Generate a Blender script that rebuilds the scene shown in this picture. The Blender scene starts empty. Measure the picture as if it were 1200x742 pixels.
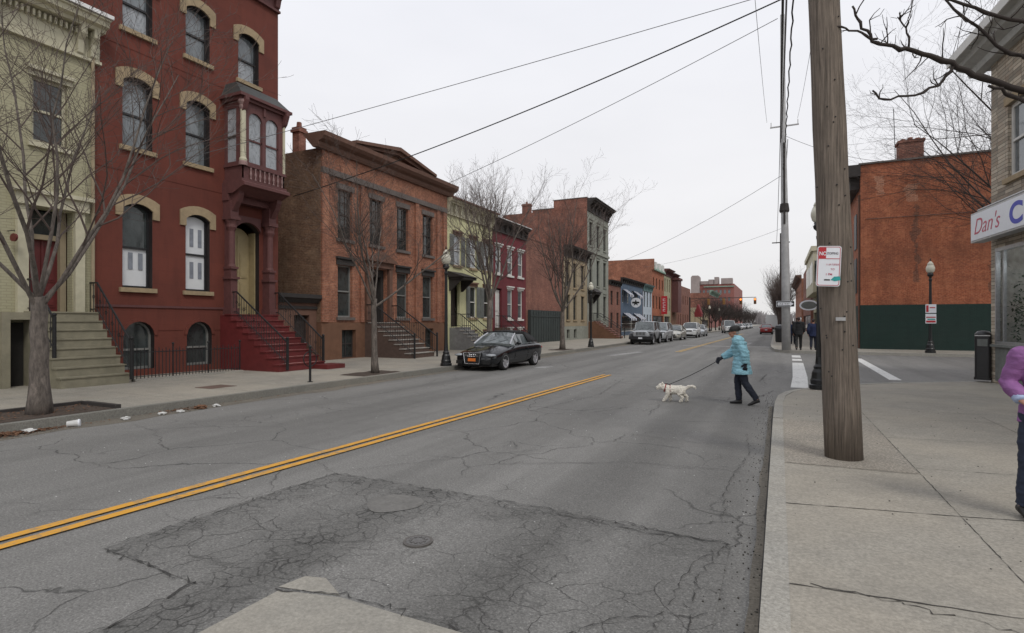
import bpy, bmesh, math, random
from mathutils import Vector, Matrix, noise
PI = math.pi
R = math.radians
sc = bpy.context.scene
col = sc.collection

# ------------------------------------------------------------------ mesh builder
class MB:
    def __init__(s):
        s.v = []; s.f = []; s.m = []
    def add(s, vs, fs, mi=0):
        o = len(s.v); s.v += [tuple(p) for p in vs]
        for f in fs:
            s.f.append([i + o for i in f]); s.m.append(mi)
    def quad(s, a, b, c, d, mi=0): s.add([a, b, c, d], [(0, 1, 2, 3)], mi)
    def box(s, x0, x1, y0, y1, z0, z1, mi=0):
        if x0 > x1: x0, x1 = x1, x0
        if y0 > y1: y0, y1 = y1, y0
        if z0 > z1: z0, z1 = z1, z0
        s.add([(x0,y0,z0),(x1,y0,z0),(x1,y1,z0),(x0,y1,z0),(x0,y0,z1),(x1,y0,z1),(x1,y1,z1),(x0,y1,z1)],
              [(0,3,2,1),(4,5,6,7),(0,1,5,4),(1,2,6,5),(2,3,7,6),(3,0,4,7)], mi)
    def prism(s, poly, a0, a1, axis='y', mi=0):
        """poly in the two other axes, extruded a0..a1 along axis"""
        def P(p, a):
            return (p[0], a, p[1]) if axis == 'y' else (a, p[0], p[1]) if axis == 'x' else (p[0], p[1], a)
        n = len(poly)
        vs = [P(p, a0) for p in poly] + [P(p, a1) for p in poly]
        fs = [list(range(n)), list(range(2*n-1, n-1, -1))] + [(i, i+n, (i+1) % n + n, (i+1) % n) for i in range(n)]
        s.add(vs, fs, mi)
    def tube(s, pts, rad, n=6, mi=0, cap=True, ry=None):
        pts = [Vector(p) for p in pts]
        if not hasattr(rad, '__len__'): rad = [rad]*len(pts)
        if ry is None: ry = rad
        o = len(s.v); up = None
        for i, p in enumerate(pts):
            d = (pts[min(i+1, len(pts)-1)] - pts[max(i-1, 0)])
            d = d.normalized() if d.length > 1e-9 else Vector((0,0,1))
            if up is None:
                up = Vector((1,0,0)) if abs(d.x) < .9 else Vector((0,1,0))
            a = (up - d*up.dot(d)).normalized(); up = a
            b = d.cross(a)
            for k in range(n):
                t = 2*PI*k/n
                s.v.append(tuple(p + a*(math.cos(t)*rad[i]) + b*(math.sin(t)*ry[i])))
        for i in range(len(pts)-1):
            for k in range(n):
                k2 = (k+1) % n
                s.f.append([o+i*n+k, o+i*n+k2, o+(i+1)*n+k2, o+(i+1)*n+k]); s.m.append(mi)
        if cap:
            s.f.append([o+k for k in range(n-1, -1, -1)]); s.m.append(mi)
            s.f.append([o+(len(pts)-1)*n+k for k in range(n)]); s.m.append(mi)
    def lathe(s, prof, c=(0,0,0), n=16, mi=0, flute=0, cap=True):
        o = len(s.v)
        for (r, z) in prof:
            for k in range(n):
                t = 2*PI*k/n; rr = r*(1 - flute*(k % 2))
                s.v.append((c[0]+rr*math.cos(t), c[1]+rr*math.sin(t), c[2]+z))
        for i in range(len(prof)-1):
            for k in range(n):
                k2 = (k+1) % n
                s.f.append([o+i*n+k, o+i*n+k2, o+(i+1)*n+k2, o+(i+1)*n+k]); s.m.append(mi)
        if cap:
            s.f.append([o+k for k in range(n-1, -1, -1)]); s.m.append(mi)
            s.f.append([o+(len(prof)-1)*n+k for k in range(n)]); s.m.append(mi)
    def disc_y(s, cx, y0, y1, cz, r, n=16, mi=0):
        s.prism([(cx+r*math.cos(2*PI*k/n), cz+r*math.sin(2*PI*k/n)) for k in range(n)], y0, y1, 'y', mi)
    def disc_x(s, x0, x1, cy, cz, r, n=20, mi=0):
        s.prism([(cy+r*math.cos(2*PI*k/n), cz+r*math.sin(2*PI*k/n)) for k in range(n)], x0, x1, 'x', mi)
    def ell(s, rings, n=14, mi=0):
        """rings: (cx,cy,cz,rx,ry) stacked in z"""
        o = len(s.v)
        for (cx, cy, cz, rx, ry) in rings:
            for k in range(n):
                t = 2*PI*k/n
                s.v.append((cx+rx*math.cos(t), cy+ry*math.sin(t), cz))
        for i in range(len(rings)-1):
            for k in range(n):
                k2 = (k+1) % n
                s.f.append([o+i*n+k, o+i*n+k2, o+(i+1)*n+k2, o+(i+1)*n+k]); s.m.append(mi)
        s.f.append([o+k for k in range(n-1, -1, -1)]); s.m.append(mi)
        s.f.append([o+(len(rings)-1)*n+k for k in range(n)]); s.m.append(mi)
    def ball(s, c, rx, ry=None, rz=None, n=12, mi=0):
        ry = ry or rx; rz = rz or rx
        k = 8
        s.ell([(c[0], c[1], c[2]+rz*math.sin(-PI/2*.97+PI*.97*i/k), max(.001, rx*math.cos(-PI/2*.97+PI*.97*i/k)), max(.001, ry*math.cos(-PI/2*.97+PI*.97*i/k))) for i in range(k+1)], n, mi)
    def build(s, name, mats, parent=None, smooth=False, loc=None, fixn=True):
        me = bpy.data.meshes.new(name)
        me.from_pydata(s.v, [], s.f)
        if not isinstance(mats, (list, tuple)): mats = [mats]
        for m in mats: me.materials.append(m)
        if len(mats) > 1: me.polygons.foreach_set('material_index', s.m)
        if fixn:
            bm = bmesh.new(); bm.from_mesh(me)
            bmesh.ops.recalc_face_normals(bm, faces=bm.faces); bm.to_mesh(me); bm.free()
        if smooth: me.polygons.foreach_set('use_smooth', [True]*len(me.polygons))
        me.update()
        o = bpy.data.objects.new(name, me); col.objects.link(o)
        if parent is not None: o.parent = parent
        if loc is not None: o.location = loc
        return o

def build_each(m, name, mats, parent):
    """one object for every separate piece in the builder"""
    par_ = list(range(len(m.v)))
    def find(a):
        while par_[a] != a: par_[a] = par_[par_[a]]; a = par_[a]
        return a
    for f in m.f:
        r0 = find(f[0])
        for i in f[1:]: par_[find(i)] = r0
    # pieces that touch in space belong together
    groups = {}
    for fi, f in enumerate(m.f): groups.setdefault(find(f[0]), []).append(fi)
    outs = []; boxes = []
    for g, fs in groups.items():
        vs = sorted({i for fi in fs for i in m.f[fi]}); co = [m.v[i] for i in vs]
        lo = [min(c[k] for c in co) for k in range(3)]; hi = [max(c[k] for c in co) for k in range(3)]
        for b in boxes:
            if all(lo[k] <= b[1][k]+.002 and hi[k] >= b[0][k]-.002 for k in range(3)):
                b[2] += fs; b[0] = [min(x, y) for x, y in zip(lo, b[0])]; b[1] = [max(x, y) for x, y in zip(hi, b[1])]; break
        else: boxes.append([lo, hi, list(fs)])
    for lo, hi, fs in boxes:
        k = MB(); vs = sorted({i for fi in fs for i in m.f[fi]}); mp = {v: i for i, v in enumerate(vs)}
        k.v = [m.v[i] for i in vs]; k.f = [[mp[i] for i in m.f[fi]] for fi in fs]; k.m = [0]*len(fs)
        outs.append(k.build(name, mats, parent))
    return outs

def tag(o, label=None, cat=None, group=None, kind=None):
    if label: o['label'] = label
    if cat: o['category'] = cat
    if group: o['group'] = group
    if kind: o['kind'] = kind
    return o
def thing(name, label, cat, loc=(0,0,0), rz=0, group=None):
    o = bpy.data.objects.new(name, None); col.objects.link(o)
    o.location = loc; o.rotation_euler = (0, 0, rz); o.empty_display_size = .2
    return tag(o, label, cat, group)
def struct(o): o['kind'] = 'structure'; return o
def kids(o): return [c for c in bpy.data.objects if c.parent == o]
def dup(root, loc=None, rz=None, label=None, group=None):
    r = root.copy(); col.objects.link(r)
    if loc is not None: r.location = loc
    if rz is not None: r.rotation_euler = (0, 0, rz)
    if label: r['label'] = label
    if group: r['group'] = group
    for ch in kids(root):
        c = ch.copy(); col.objects.link(c); c.parent = r
        for g in kids(ch):
            d = g.copy(); col.objects.link(d); d.parent = c
    return r
def baked(o, mods):
    """apply modifiers by evaluating (no ops)"""
    for typ, kw in mods:
        m = o.modifiers.new(typ, typ)
        for k, v in kw.items(): setattr(m, k, v)
    dg = bpy.context.evaluated_depsgraph_get(); dg.update()
    me = bpy.data.meshes.new_from_object(o.evaluated_get(dg))
    o.modifiers.clear(); old = o.data; o.data = me
    me.name = old.name
    return o
def fuse(o, vox=.01, it=4, f=.5, smooth=True):
    baked(o, [('REMESH', dict(mode='VOXEL', voxel_size=vox, use_smooth_shade=smooth)), ('SMOOTH', dict(factor=f, iterations=it))])
    return o

# ------------------------------------------------------------------ materials
class NT:
    def __init__(s, name):
        s.mat = bpy.data.materials.new(name); s.mat.use_nodes = True
        s.t = s.mat.node_tree; s.n = s.t.nodes; s.b = s.n['Principled BSDF']
    def new(s, typ, **kw):
        n = s.n.new(typ)
        for k, v in kw.items(): setattr(n, k, v)
        return n
    def link(s, a, b): s.t.links.new(a, b)
    def coord(s, mode='Object'):
        return s.new('ShaderNodeTexCoord').outputs[mode]
    def map(s, vec, scale):
        m = s.new('ShaderNodeMapping'); s.link(vec, m.inputs[0])
        m.inputs['Scale'].default_value = scale if hasattr(scale, '__len__') else (scale,)*3
        return m.outputs[0]
    def noise(s, vec, scale, detail=4, rough=.6, dist=0):
        n = s.new('ShaderNodeTexNoise'); s.link(vec, n.inputs['Vector'])
        n.inputs['Scale'].default_value = scale; n.inputs['Detail'].default_value = detail
        n.inputs['Roughness'].default_value = rough; n.inputs['Distortion'].default_value = dist
        return n.outputs['Fac']
    def ramp(s, fac, stops):
        r = s.new('ShaderNodeValToRGB'); s.link(fac, r.inputs[0])
        e = r.color_ramp.elements
        while len(e) < len(stops): e.new(.5)
        for i, (p, c) in enumerate(stops):
            e[i].position = p; e[i].color = (c, c, c, 1) if not hasattr(c, '__len__') else (*c, 1)
        return r.outputs[0]
    def mix(s, fac, a, b, mode='MIX'):
        m = s.new('ShaderNodeMix', data_type='RGBA', blend_type=mode)
        for idx, x in ((0, fac), (6, a), (7, b)):
            if hasattr(x, 'is_linked') or isinstance(x, bpy.types.NodeSocket): s.link(x, m.inputs[idx])
            elif idx == 0: m.inputs[0].default_value = x
            else: m.inputs[idx].default_value = (*x, 1) if hasattr(x, '__len__') else (x, x, x, 1)
        return m.outputs[2]
    def math(s, op, a, b=None, c=None):
        m = s.new('ShaderNodeMath', operation=op)
        for i, x in enumerate((a, b, c)):
            if x is None: continue
            if isinstance(x, bpy.types.NodeSocket): s.link(x, m.inputs[i])
            else: m.inputs[i].default_value = x
        return m.outputs[0]
    def bump(s, h, strength=.3, dist=.01, prev=None):
        b = s.new('ShaderNodeBump'); s.link(h, b.inputs['Height'])
        b.inputs['Strength'].default_value = strength; b.inputs['Distance'].default_value = dist
        if prev is not None: s.link(prev, b.inputs['Normal'])
        s.link(b.outputs[0], s.b.inputs['Normal']); return b.outputs[0]
    def out(s, colr, rough=.8, metal=0, spec=None):
        if isinstance(colr, bpy.types.NodeSocket): s.link(colr, s.b.inputs['Base Color'])
        else: s.b.inputs['Base Color'].default_value = (*colr, 1)
        if isinstance(rough, bpy.types.NodeSocket): s.link(rough, s.b.inputs['Roughness'])
        else: s.b.inputs['Roughness'].default_value = rough
        s.b.inputs['Metallic'].default_value = metal
        if spec is not None: s.b.inputs['Specular IOR Level'].default_value = spec
        return s.mat
def sc3(c, k): return tuple(min(1, x*k) for x in c)

def m_plain(name, c, rough=.7, metal=0, var=.25, scale=6, bump=.15, spec=None, grime=.35):
    t = NT(name); v = t.coord()
    n1 = t.noise(v, scale, 6, .65); n2 = t.noise(v, scale*.18, 4, .6)
    c1 = t.mix(t.ramp(n1, [(.3, 0), (.7, 1)]), sc3(c, 1-var), sc3(c, 1+var*.6))
    c2 = t.mix(t.ramp(n2, [(.42, 0), (.72, grime)]), c1, sc3(c, .45))
    if bump: t.bump(n1, bump, .01)
    return t.out(c2, rough, metal, spec)

def m_brick(name, c, c2=None, mortar=None, rough=.88, bw=.21, bh=.072, msize=.012, grime=.4, soot=(.03,.028,.025), var=.25, painted=False):
    t = NT(name); v = t.coord()
    sep = t.new('ShaderNodeSeparateXYZ'); t.link(v, sep.inputs[0])
    cb = t.new('ShaderNodeCombineXYZ'); t.link(t.math('ADD', sep.outputs[0], sep.outputs[1]), cb.inputs[0]); t.link(sep.outputs[2], cb.inputs[1])
    br = t.new('ShaderNodeTexBrick'); t.link(cb.outputs[0], br.inputs['Vector'])
    br.inputs['Scale'].default_value = 1; br.inputs['Brick Width'].default_value = bw; br.inputs['Row Height'].default_value = bh
    br.inputs['Mortar Size'].default_value = msize; br.inputs['Mortar Smooth'].default_value = .3; br.inputs['Bias'].default_value = 0
    c2 = c2 or sc3(c, .6); mortar = mortar or sc3(c, .8)
    br.inputs['Color1'].default_value = (*c, 1); br.inputs['Color2'].default_value = (*c2, 1); br.inputs['Mortar'].default_value = (*mortar, 1)
    n1 = t.noise(v, 2.2, 8, .7); n2 = t.noise(v, .45, 6, .65)
    ms = t.map(v, (2.2, 2.2, .35)); n3 = t.noise(ms, 1.6, 5, .6)
    col_ = t.mix(t.ramp(n1, [(.3, 0), (.7, 1)]), br.outputs[0], sc3(c, 1+var), 'MIX') if painted else t.mix(t.ramp(n1, [(.35, 0), (.75, .55)]), br.outputs[0], sc3(c2, .6))
    if painted: col_ = t.mix(.5, br.outputs[0], col_)
    if not painted:
        n5 = t.noise(cb.outputs[0], 9, 5, .75); n6 = t.noise(v, 1.1, 6, .7)
        col_ = t.mix(t.ramp(n5, [(.50, 0), (.64, .6)]), col_, sc3(c2, .42)); col_ = t.mix(t.ramp(n5, [(.32, .55), (.45, 0)]), col_, sc3((c[0], c[1]*1.25, c[2]*1.5), 1.45))
        col_ = t.mix(t.ramp(n6, [(.3, .45), (.5, 0)]), col_, sc3((c[0], c[1]*1.3, c[2]*1.5), 1.25))
    col_ = t.mix(t.ramp(n2, [(.4, 0), (.75, grime)]), col_, soot)
    col_ = t.mix(t.ramp(n3, [(.5, 0), (.8, grime*.8)]), col_, sc3(c, .35))
    h = t.math('MULTIPLY', br.outputs['Fac'], -1)
    b1 = t.bump(h, .5 if not painted else .3, .012)
    t.bump(n1, .25, .02, b1)
    return t.out(col_, rough)

def m_metal(name, c, rough=.45, metal=.3): return m_plain(name, c, rough, metal, .2, 12, .05, grime=.2)

def m_glass(name, c, rough=.06, var=.5, scale=1.3, spec=.6):
    """dark pane: what shows behind it is uneven, reflected branches and sky are painted in, its surface mirrors the sky and slightly wavy"""
    t = NT(name); v = t.coord()
    mp = t.map(v, (1.6, 1.6, .8)); n = t.noise(mp, scale, 4, .55)
    oi = t.new('ShaderNodeObjectInfo')
    k = t.math('ADD', t.math('MULTIPLY', oi.outputs['Random'], .35), t.math('MULTIPLY', n, .9))
    cc = t.mix(t.ramp(k, [(.3, 0), (.85, 1)]), sc3(c, 1-var), sc3(c, 1+var))
    st = t.noise(t.map(v, (1, 1, .4)), 4.5, 9, .78, 1.6)
    cc = t.mix(t.ramp(st, [(.5, 0), (.6, .55)]), cc, sc3(c, .3)); cc = t.mix(t.ramp(st, [(.3, .45), (.42, 0)]), cc, sc3(c, 1.9))  # dark and pale streaks paint reflected branches and sky into the pane
    t.bump(t.noise(v, .9, 2, .5), .08, .05)
    return t.out(cc, rough, 0, spec)

def m_stone(name, c, cols=None):
    """coursed rubble facing: long flat stones of mixed buff tones"""
    t = NT(name); v = t.coord()
    sep = t.new('ShaderNodeSeparateXYZ'); t.link(v, sep.inputs[0])
    cb = t.new('ShaderNodeCombineXYZ'); t.link(t.math('ADD', sep.outputs[0], sep.outputs[1]), cb.inputs[0]); t.link(sep.outputs[2], cb.inputs[1])
    w = t.new('ShaderNodeTexNoise'); t.link(cb.outputs[0], w.inputs['Vector']); w.inputs['Scale'].default_value = 1.7
    vm = t.new('ShaderNodeVectorMath', operation='MULTIPLY_ADD'); t.link(w.outputs['Color'], vm.inputs[0]); vm.inputs[1].default_value = (.06, .03, 0); t.link(cb.outputs[0], vm.inputs[2])
    br = t.new('ShaderNodeTexBrick'); t.link(vm.outputs[0], br.inputs['Vector'])
    br.inputs['Scale'].default_value = 1; br.inputs['Brick Width'].default_value = .42; br.inputs['Row Height'].default_value = .1
    br.inputs['Mortar Size'].default_value = .008; br.offset_frequency = 3; br.squash = 1.6; br.squash_frequency = 3
    br.inputs['Color1'].default_value = (*c, 1); br.inputs['Color2'].default_value = (*sc3(c, .42), 1); br.inputs['Mortar'].default_value = (*sc3(c, .22), 1)
    n = t.noise(v, 5, 6, .7)
    cc = t.mix(t.ramp(n, [(.46, 0), (.68, .42)]), br.outputs[0], (.36, .22, .14))
    cc = t.mix(t.ramp(t.noise(v, 1.1, 4), [(.45, 0), (.75, .35)]), cc, (.22, .2, .17))
    b1 = t.bump(t.math('MULTIPLY', br.outputs['Fac'], -1), .8, .03); t.bump(n, .5, .02, b1)
    return t.out(cc, .9)

def m_bark(name, c, sc=14, z=.15):
    t = NT(name); v = t.coord(); mp = t.map(v, (1, 1, z)); n = t.noise(mp, sc, 6, .7, .4); n2 = t.noise(v, 2.5, 4)
    cc = t.mix(t.ramp(n, [(.35, 0), (.65, 1)]), sc3(c, .4), sc3(c, 1.35))
    cc = t.mix(t.ramp(n2, [(.4, 0), (.7, .5)]), cc, sc3(c, .55))
    t.bump(n, .9, .02); return t.out(cc, .9)

M = {}
M['red_stucco'] = m_brick('red_stucco', (.142,.035,.022), (.126,.031,.02), (.105,.026,.017), bw=.9, bh=.42, msize=.004, grime=.5, soot=(.05,.016,.012), painted=True, var=.1)
M['cream_brick'] = m_brick('cream_painted_brick', (.385,.365,.245), (.355,.335,.225), (.29,.27,.18), painted=True, grime=.3, soot=(.16,.14,.09), var=.1)
M['orange_brick'] = m_brick('orange_brick', (.43,.165,.088), (.25,.085,.05), (.33,.2,.14), grime=.5, soot=(.07,.03,.02))
M['old_brick'] = m_brick('old_side_brick', (.27,.15,.085), (.16,.085,.052), (.25,.17,.115), grime=.55, soot=(.035,.025,.018))
M['wall_brick'] = m_brick('red_side_brick', (.33,.125,.08), (.2,.07,.05), (.28,.16,.12), grime=.55, soot=(.06,.03,.025))
M['big_brick'] = m_brick('bright_orange_brick', (.47,.14,.06), (.33,.085,.04), (.4,.19,.11), grime=.7, soot=(.10,.04,.025))
M['green_paint_brick'] = m_brick('dark_green_painted_brick', (.012,.034,.028), (.011,.03,.025), (.008,.022,.018), painted=True, grime=.3, soot=(.03,.035,.032))
M['yellow_brick'] = m_brick('pale_yellow_painted_brick', (.60,.58,.34), (.56,.54,.31), (.45,.44,.27), painted=True, grime=.3, soot=(.2,.2,.13), var=.08)
M['maroon_brick'] = m_brick('maroon_painted_brick', (.15,.022,.03), (.13,.02,.026), (.1,.016,.02), painted=True, grime=.3)
M['tan_stone'] = m_plain('tan_sandstone', (.34,.26,.16), .85, var=.18, scale=8)
M['tan_wall'] = m_plain('tan_stucco', (.33,.27,.18), .9, var=.15, scale=3)
M['grey_wall'] = m_plain('grey_green_stone', (.27,.28,.24), .9, var=.2, scale=3)
M['brownstone'] = m_plain('brownstone_base', (.17,.085,.05), .9, var=.2, scale=3)
M['brown_trim'] = m_plain('brown_painted_trim', (.145,.075,.052), .8, var=.2, scale=5)
M['dark_trim'] = m_plain('blackened_trim', (.035,.03,.028), .8, var=.3, scale=5)
M['cream_trim'] = m_plain('cream_painted_trim', (.50,.47,.345), .7, var=.12, scale=6, grime=.3)
M['white_trim'] = m_plain('white_painted_trim', (.62,.61,.58), .6, var=.1, scale=6, grime=.2)
M['lintel_grey'] = m_plain('grey_painted_lintel', (.13,.11,.10), .8)
M['purple_trim'] = m_plain('purple_brown_painted_trim', (.115,.043,.04), .7, var=.18, scale=6, grime=.3)
M['pink_trim'] = m_plain('dusty_pink_painted_wood', (.27,.17,.16), .7, var=.15, scale=8)
M['slate'] = m_plain('dark_slate', (.05,.052,.05), .7, var=.3, scale=9)
M['roof'] = m_plain('flat_tar_roof', (.06,.058,.056), .9)
M['snow_edge'] = m_plain('white_metal_roof_edge', (.75,.75,.74), .5, var=.08)
M['black_frame'] = m_plain('black_window_frame', (.018,.018,.02), .5, var=.2, bump=.05)
M['grey_frame'] = m_plain('grey_window_frame', (.2,.2,.19), .6, var=.15, bump=.05)
M['iron'] = m_metal('black_wrought_iron', (.014,.014,.015), .5, .2)
M['lamp_black'] = m_metal('black_lamp_paint', (.013,.014,.015), .35, .1)
M['globe'] = m_plain('frosted_acorn_globe', (.62,.60,.50), .3, var=.08, bump=0, grime=.1)
M['steel'] = m_plain('weathered_pale_pole', (.42,.42,.42), .6, var=.2, scale=4)
M['pole_wood'] = m_bark('weathered_utility_pole_wood', (.19,.155,.125), 55, .03)
M['bark'] = m_bark('grey_tree_bark', (.145,.122,.105), 16, .3)
M['twig'] = m_plain('brown_grey_twigs', (.098,.072,.062), .9, var=.3, scale=3)
M['twig_dark'] = m_plain('dark_twigs', (.042,.032,.028), .9, var=.3, scale=3)
M['olive_step'] = m_plain('olive_painted_steps', (.25,.23,.165), .8, var=.2, scale=4)
M['red_step'] = m_plain('red_painted_steps', (.14,.02,.02), .6, var=.22, scale=5)
M['brown_step'] = m_plain('brown_stone_steps', (.10,.065,.052), .8, var=.25)
M['grey_step'] = m_plain('grey_stone_steps', (.2,.2,.2), .85)
M['tread'] = m_plain('worn_grey_tread', (.33,.31,.28), .8, var=.25)
M['door_red'] = m_plain('dark_red_door', (.13,.018,.018), .5, var=.15)
M['door_tan'] = m_plain('tan_panelled_door', (.36,.29,.16), .5, var=.12, bump=.05)
M['door_dark'] = m_plain('dark_brown_door', (.03,.02,.017), .6)
M['gate_green'] = m_plain('dark_green_grey_gate', (.035,.045,.043), .7, var=.2, scale=2)
M['recess'] = m_plain('recess_shade', (.02,.018,.016), .9)
M['glass'] = m_glass('window_glass', (.13,.145,.155), spec=.8)
M['glass_dark'] = m_glass('dark_window_glass', (.035,.042,.042), spec=.7)
M['glass_curtain'] = m_glass('curtained_window_glass', (.30,.32,.34), .07, .25)
M['shade'] = m_plain('white_window_shade', (.66,.68,.70), .35, var=.05, scale=4, bump=0, grime=.1)
M['shade_print'] = m_plain('grey_printed_slats', (.23,.25,.29), .5, bump=0)
M['shutter_grey'] = m_plain('grey_shutter', (.16,.17,.16), .7)
M['shutter_dark'] = m_plain('dark_shutter', (.05,.05,.05), .7)
M['stone'] = m_stone('coursed_buff_stone', (.56,.49,.39))
M['blue_wall'] = m_brick('slate_blue_painted_brick', (.10,.145,.21), None, None, painted=True, grime=.3)
M['pale_blue'] = m_plain('pale_blue_clapboard', (.48,.55,.62), .7)
M['teal'] = m_plain('teal_cornice_paint', (.12,.2,.2), .7)
M['copper'] = m_plain('verdigris_roof', (.24,.34,.28), .8)
M['sign_white'] = m_plain('sign_white', (.74,.76,.8), .4, var=.04, bump=0, grime=.08)
M['sign_red'] = m_plain('sign_red', (.45,.02,.03), .5, var=.1, bump=0, grime=.1)
M['sign_blue'] = m_plain('sign_blue_lettering', (.05,.06,.42), .5, var=.05, bump=0, grime=.05)
M['sign_pink'] = m_plain('faded_red_lettering', (.5,.07,.12), .5, var=.1, bump=0, grime=.05)
M['sign_grey'] = m_plain('grey_sign_lettering', (.22,.2,.22), .6, bump=0, grime=0)
M['sign_teal'] = m_plain('teal_sticker', (.02,.34,.33), .6, bump=0, grime=.05)
M['black'] = m_plain('matt_black', (.012,.012,.012), .6, var=.2, bump=.05)
M['alu'] = m_metal('aluminium_edge', (.45,.45,.45), .35, .6)
M['plastic_black'] = m_plain('black_bin_plastic', (.02,.02,.022), .35, var=.2, bump=.05)
M['rubber'] = m_plain('tyre_rubber', (.018,.018,.018), .85, bump=.05)
M['rim'] = m_metal('alloy_rim', (.5,.5,.52), .3, .6)
M['chrome'] = m_metal('chrome_trim', (.6,.6,.62), .2, .8)
M['car_glass'] = m_glass('car_glass', (.06,.07,.075), .04, .4, spec=1)
M['car_glass_light'] = m_glass('painted_reflection_glass', (.10,.115,.12), .05, .7, spec=1)  # paler base colour stands in for sky reflected in the glass
M['headlight'] = m_plain('clear_headlight', (.28,.3,.32), .12, var=.2, bump=0, grime=0, spec=1)
M['plate_orange'] = m_plain('orange_number_plate', (.72,.19,.03), .5, var=.1, bump=0, grime=.1)
M['skin'] = m_plain('skin', (.42,.21,.145), .55, var=.08, bump=.03, grime=.1)
M['hair_dark'] = m_plain('dark_brown_hair', (.03,.014,.012), .6, scale=40)
M['hair_grey'] = m_plain('grey_hair', (.3,.29,.28), .7, scale=40)
M['jeans'] = m_plain('dark_blue_jeans', (.022,.03,.055), .85, scale=20)
M['trousers'] = m_plain('navy_trousers', (.016,.02,.034), .85, scale=20)
M['shoe'] = m_plain('black_shoe', (.012,.011,.011), .5)
M['glove'] = m_plain('dark_glove', (.018,.02,.03), .8)
M['dark_cloth'] = m_plain('black_coat_cloth', (.016,.016,.018), .9)
M['navy_cloth'] = m_plain('navy_coat_cloth', (.014,.022,.065), .9)
M['litter_white'] = m_plain('dirty_white_paper', (.6,.6,.58), .7, var=.15)
M['leaf'] = m_plain('dead_leaves', (.17,.085,.045), .9, var=.6, scale=30)
M['mulch'] = m_plain('brown_tree_pit_soil', (.07,.05,.038), .95, var=.5, scale=25, bump=.8)
def m_cloth(name, c, scale=9, fold=.6):
    t = NT(name); v = t.coord(); mp = t.map(v, (1, 1, 2.2)); n = t.noise(mp, scale, 4, .55, .6); n2 = t.noise(v, 60, 3)
    cc = t.mix(t.ramp(n, [(.3, 0), (.7, 1)]), sc3(c, .72), sc3(c, 1.15))
    b1 = t.bump(n, fold, .03); t.bump(n2, .15, .004, b1)
    return t.out(cc, .75)
M['coat_blue'] = m_cloth('light_blue_padded_coat', (.27,.52,.62), 11, .8)
M['fleece_purple'] = m_cloth('purple_fleece', (.25,.10,.27), 7, .6)
M['shirt_blue'] = m_cloth('pale_blue_shirt_cuff', (.35,.42,.6), 9, .3)
M['dog_fur'] = m_cloth('white_dog_fur', (.72,.68,.60), 30, .5)
M['collar_red'] = m_plain('red_and_black_harness', (.3,.03,.03), .7)
def m_carpaint(name, c, rough=.22, metal=0):
    t = NT(name); v = t.coord(); n = t.noise(v, 3, 4)
    cc = t.mix(t.ramp(n, [(.35, 0), (.75, .35)]), c, sc3(c, .8) if c[0] > .1 else sc3(c, 1.6))
    rr = t.ramp(t.noise(v, 5, 4), [(.3, rough), (.8, rough+.08)])
    t.out(cc, rr, metal, .6); t.b.inputs['Coat Weight'].default_value = .15
    return t.mat
M['paint_black'] = m_carpaint('black_car_paint', (.006,.007,.009), .1)
M['paint_silver'] = m_carpaint('silver_car_paint', (.42,.44,.46), .3, .3)
M['paint_white'] = m_carpaint('white_car_paint', (.62,.63,.63))
M['paint_gold'] = m_carpaint('champagne_car_paint', (.45,.44,.4), .3, .3)
M['paint_red'] = m_carpaint('red_car_paint', (.3,.03,.03))
M['paint_grey'] = m_carpaint('grey_car_paint', (.12,.13,.14), .3, .2)
M['soft_top'] = m_plain('black_fabric_soft_top', (.014,.014,.015), .85)
M['taillight'] = m_plain('red_tail_light', (.5,.02,.02), .3, bump=0)
def m_emit(name, c, e):
    t = NT(name); t.b.inputs['Emission Color'].default_value = (*c, 1); t.b.inputs['Emission Strength'].default_value = e
    return t.out(c, .5)
M['signal_lit'] = m_emit('lit_orange_red_signal', (1,.22,.04), 2.2)
M['tube_lit'] = m_emit('lit_fluorescent_tube', (.9,.95,1), 9)
M['signal_yellow'] = m_plain('yellow_signal_housing', (.28,.14,.04), .6)

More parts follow.
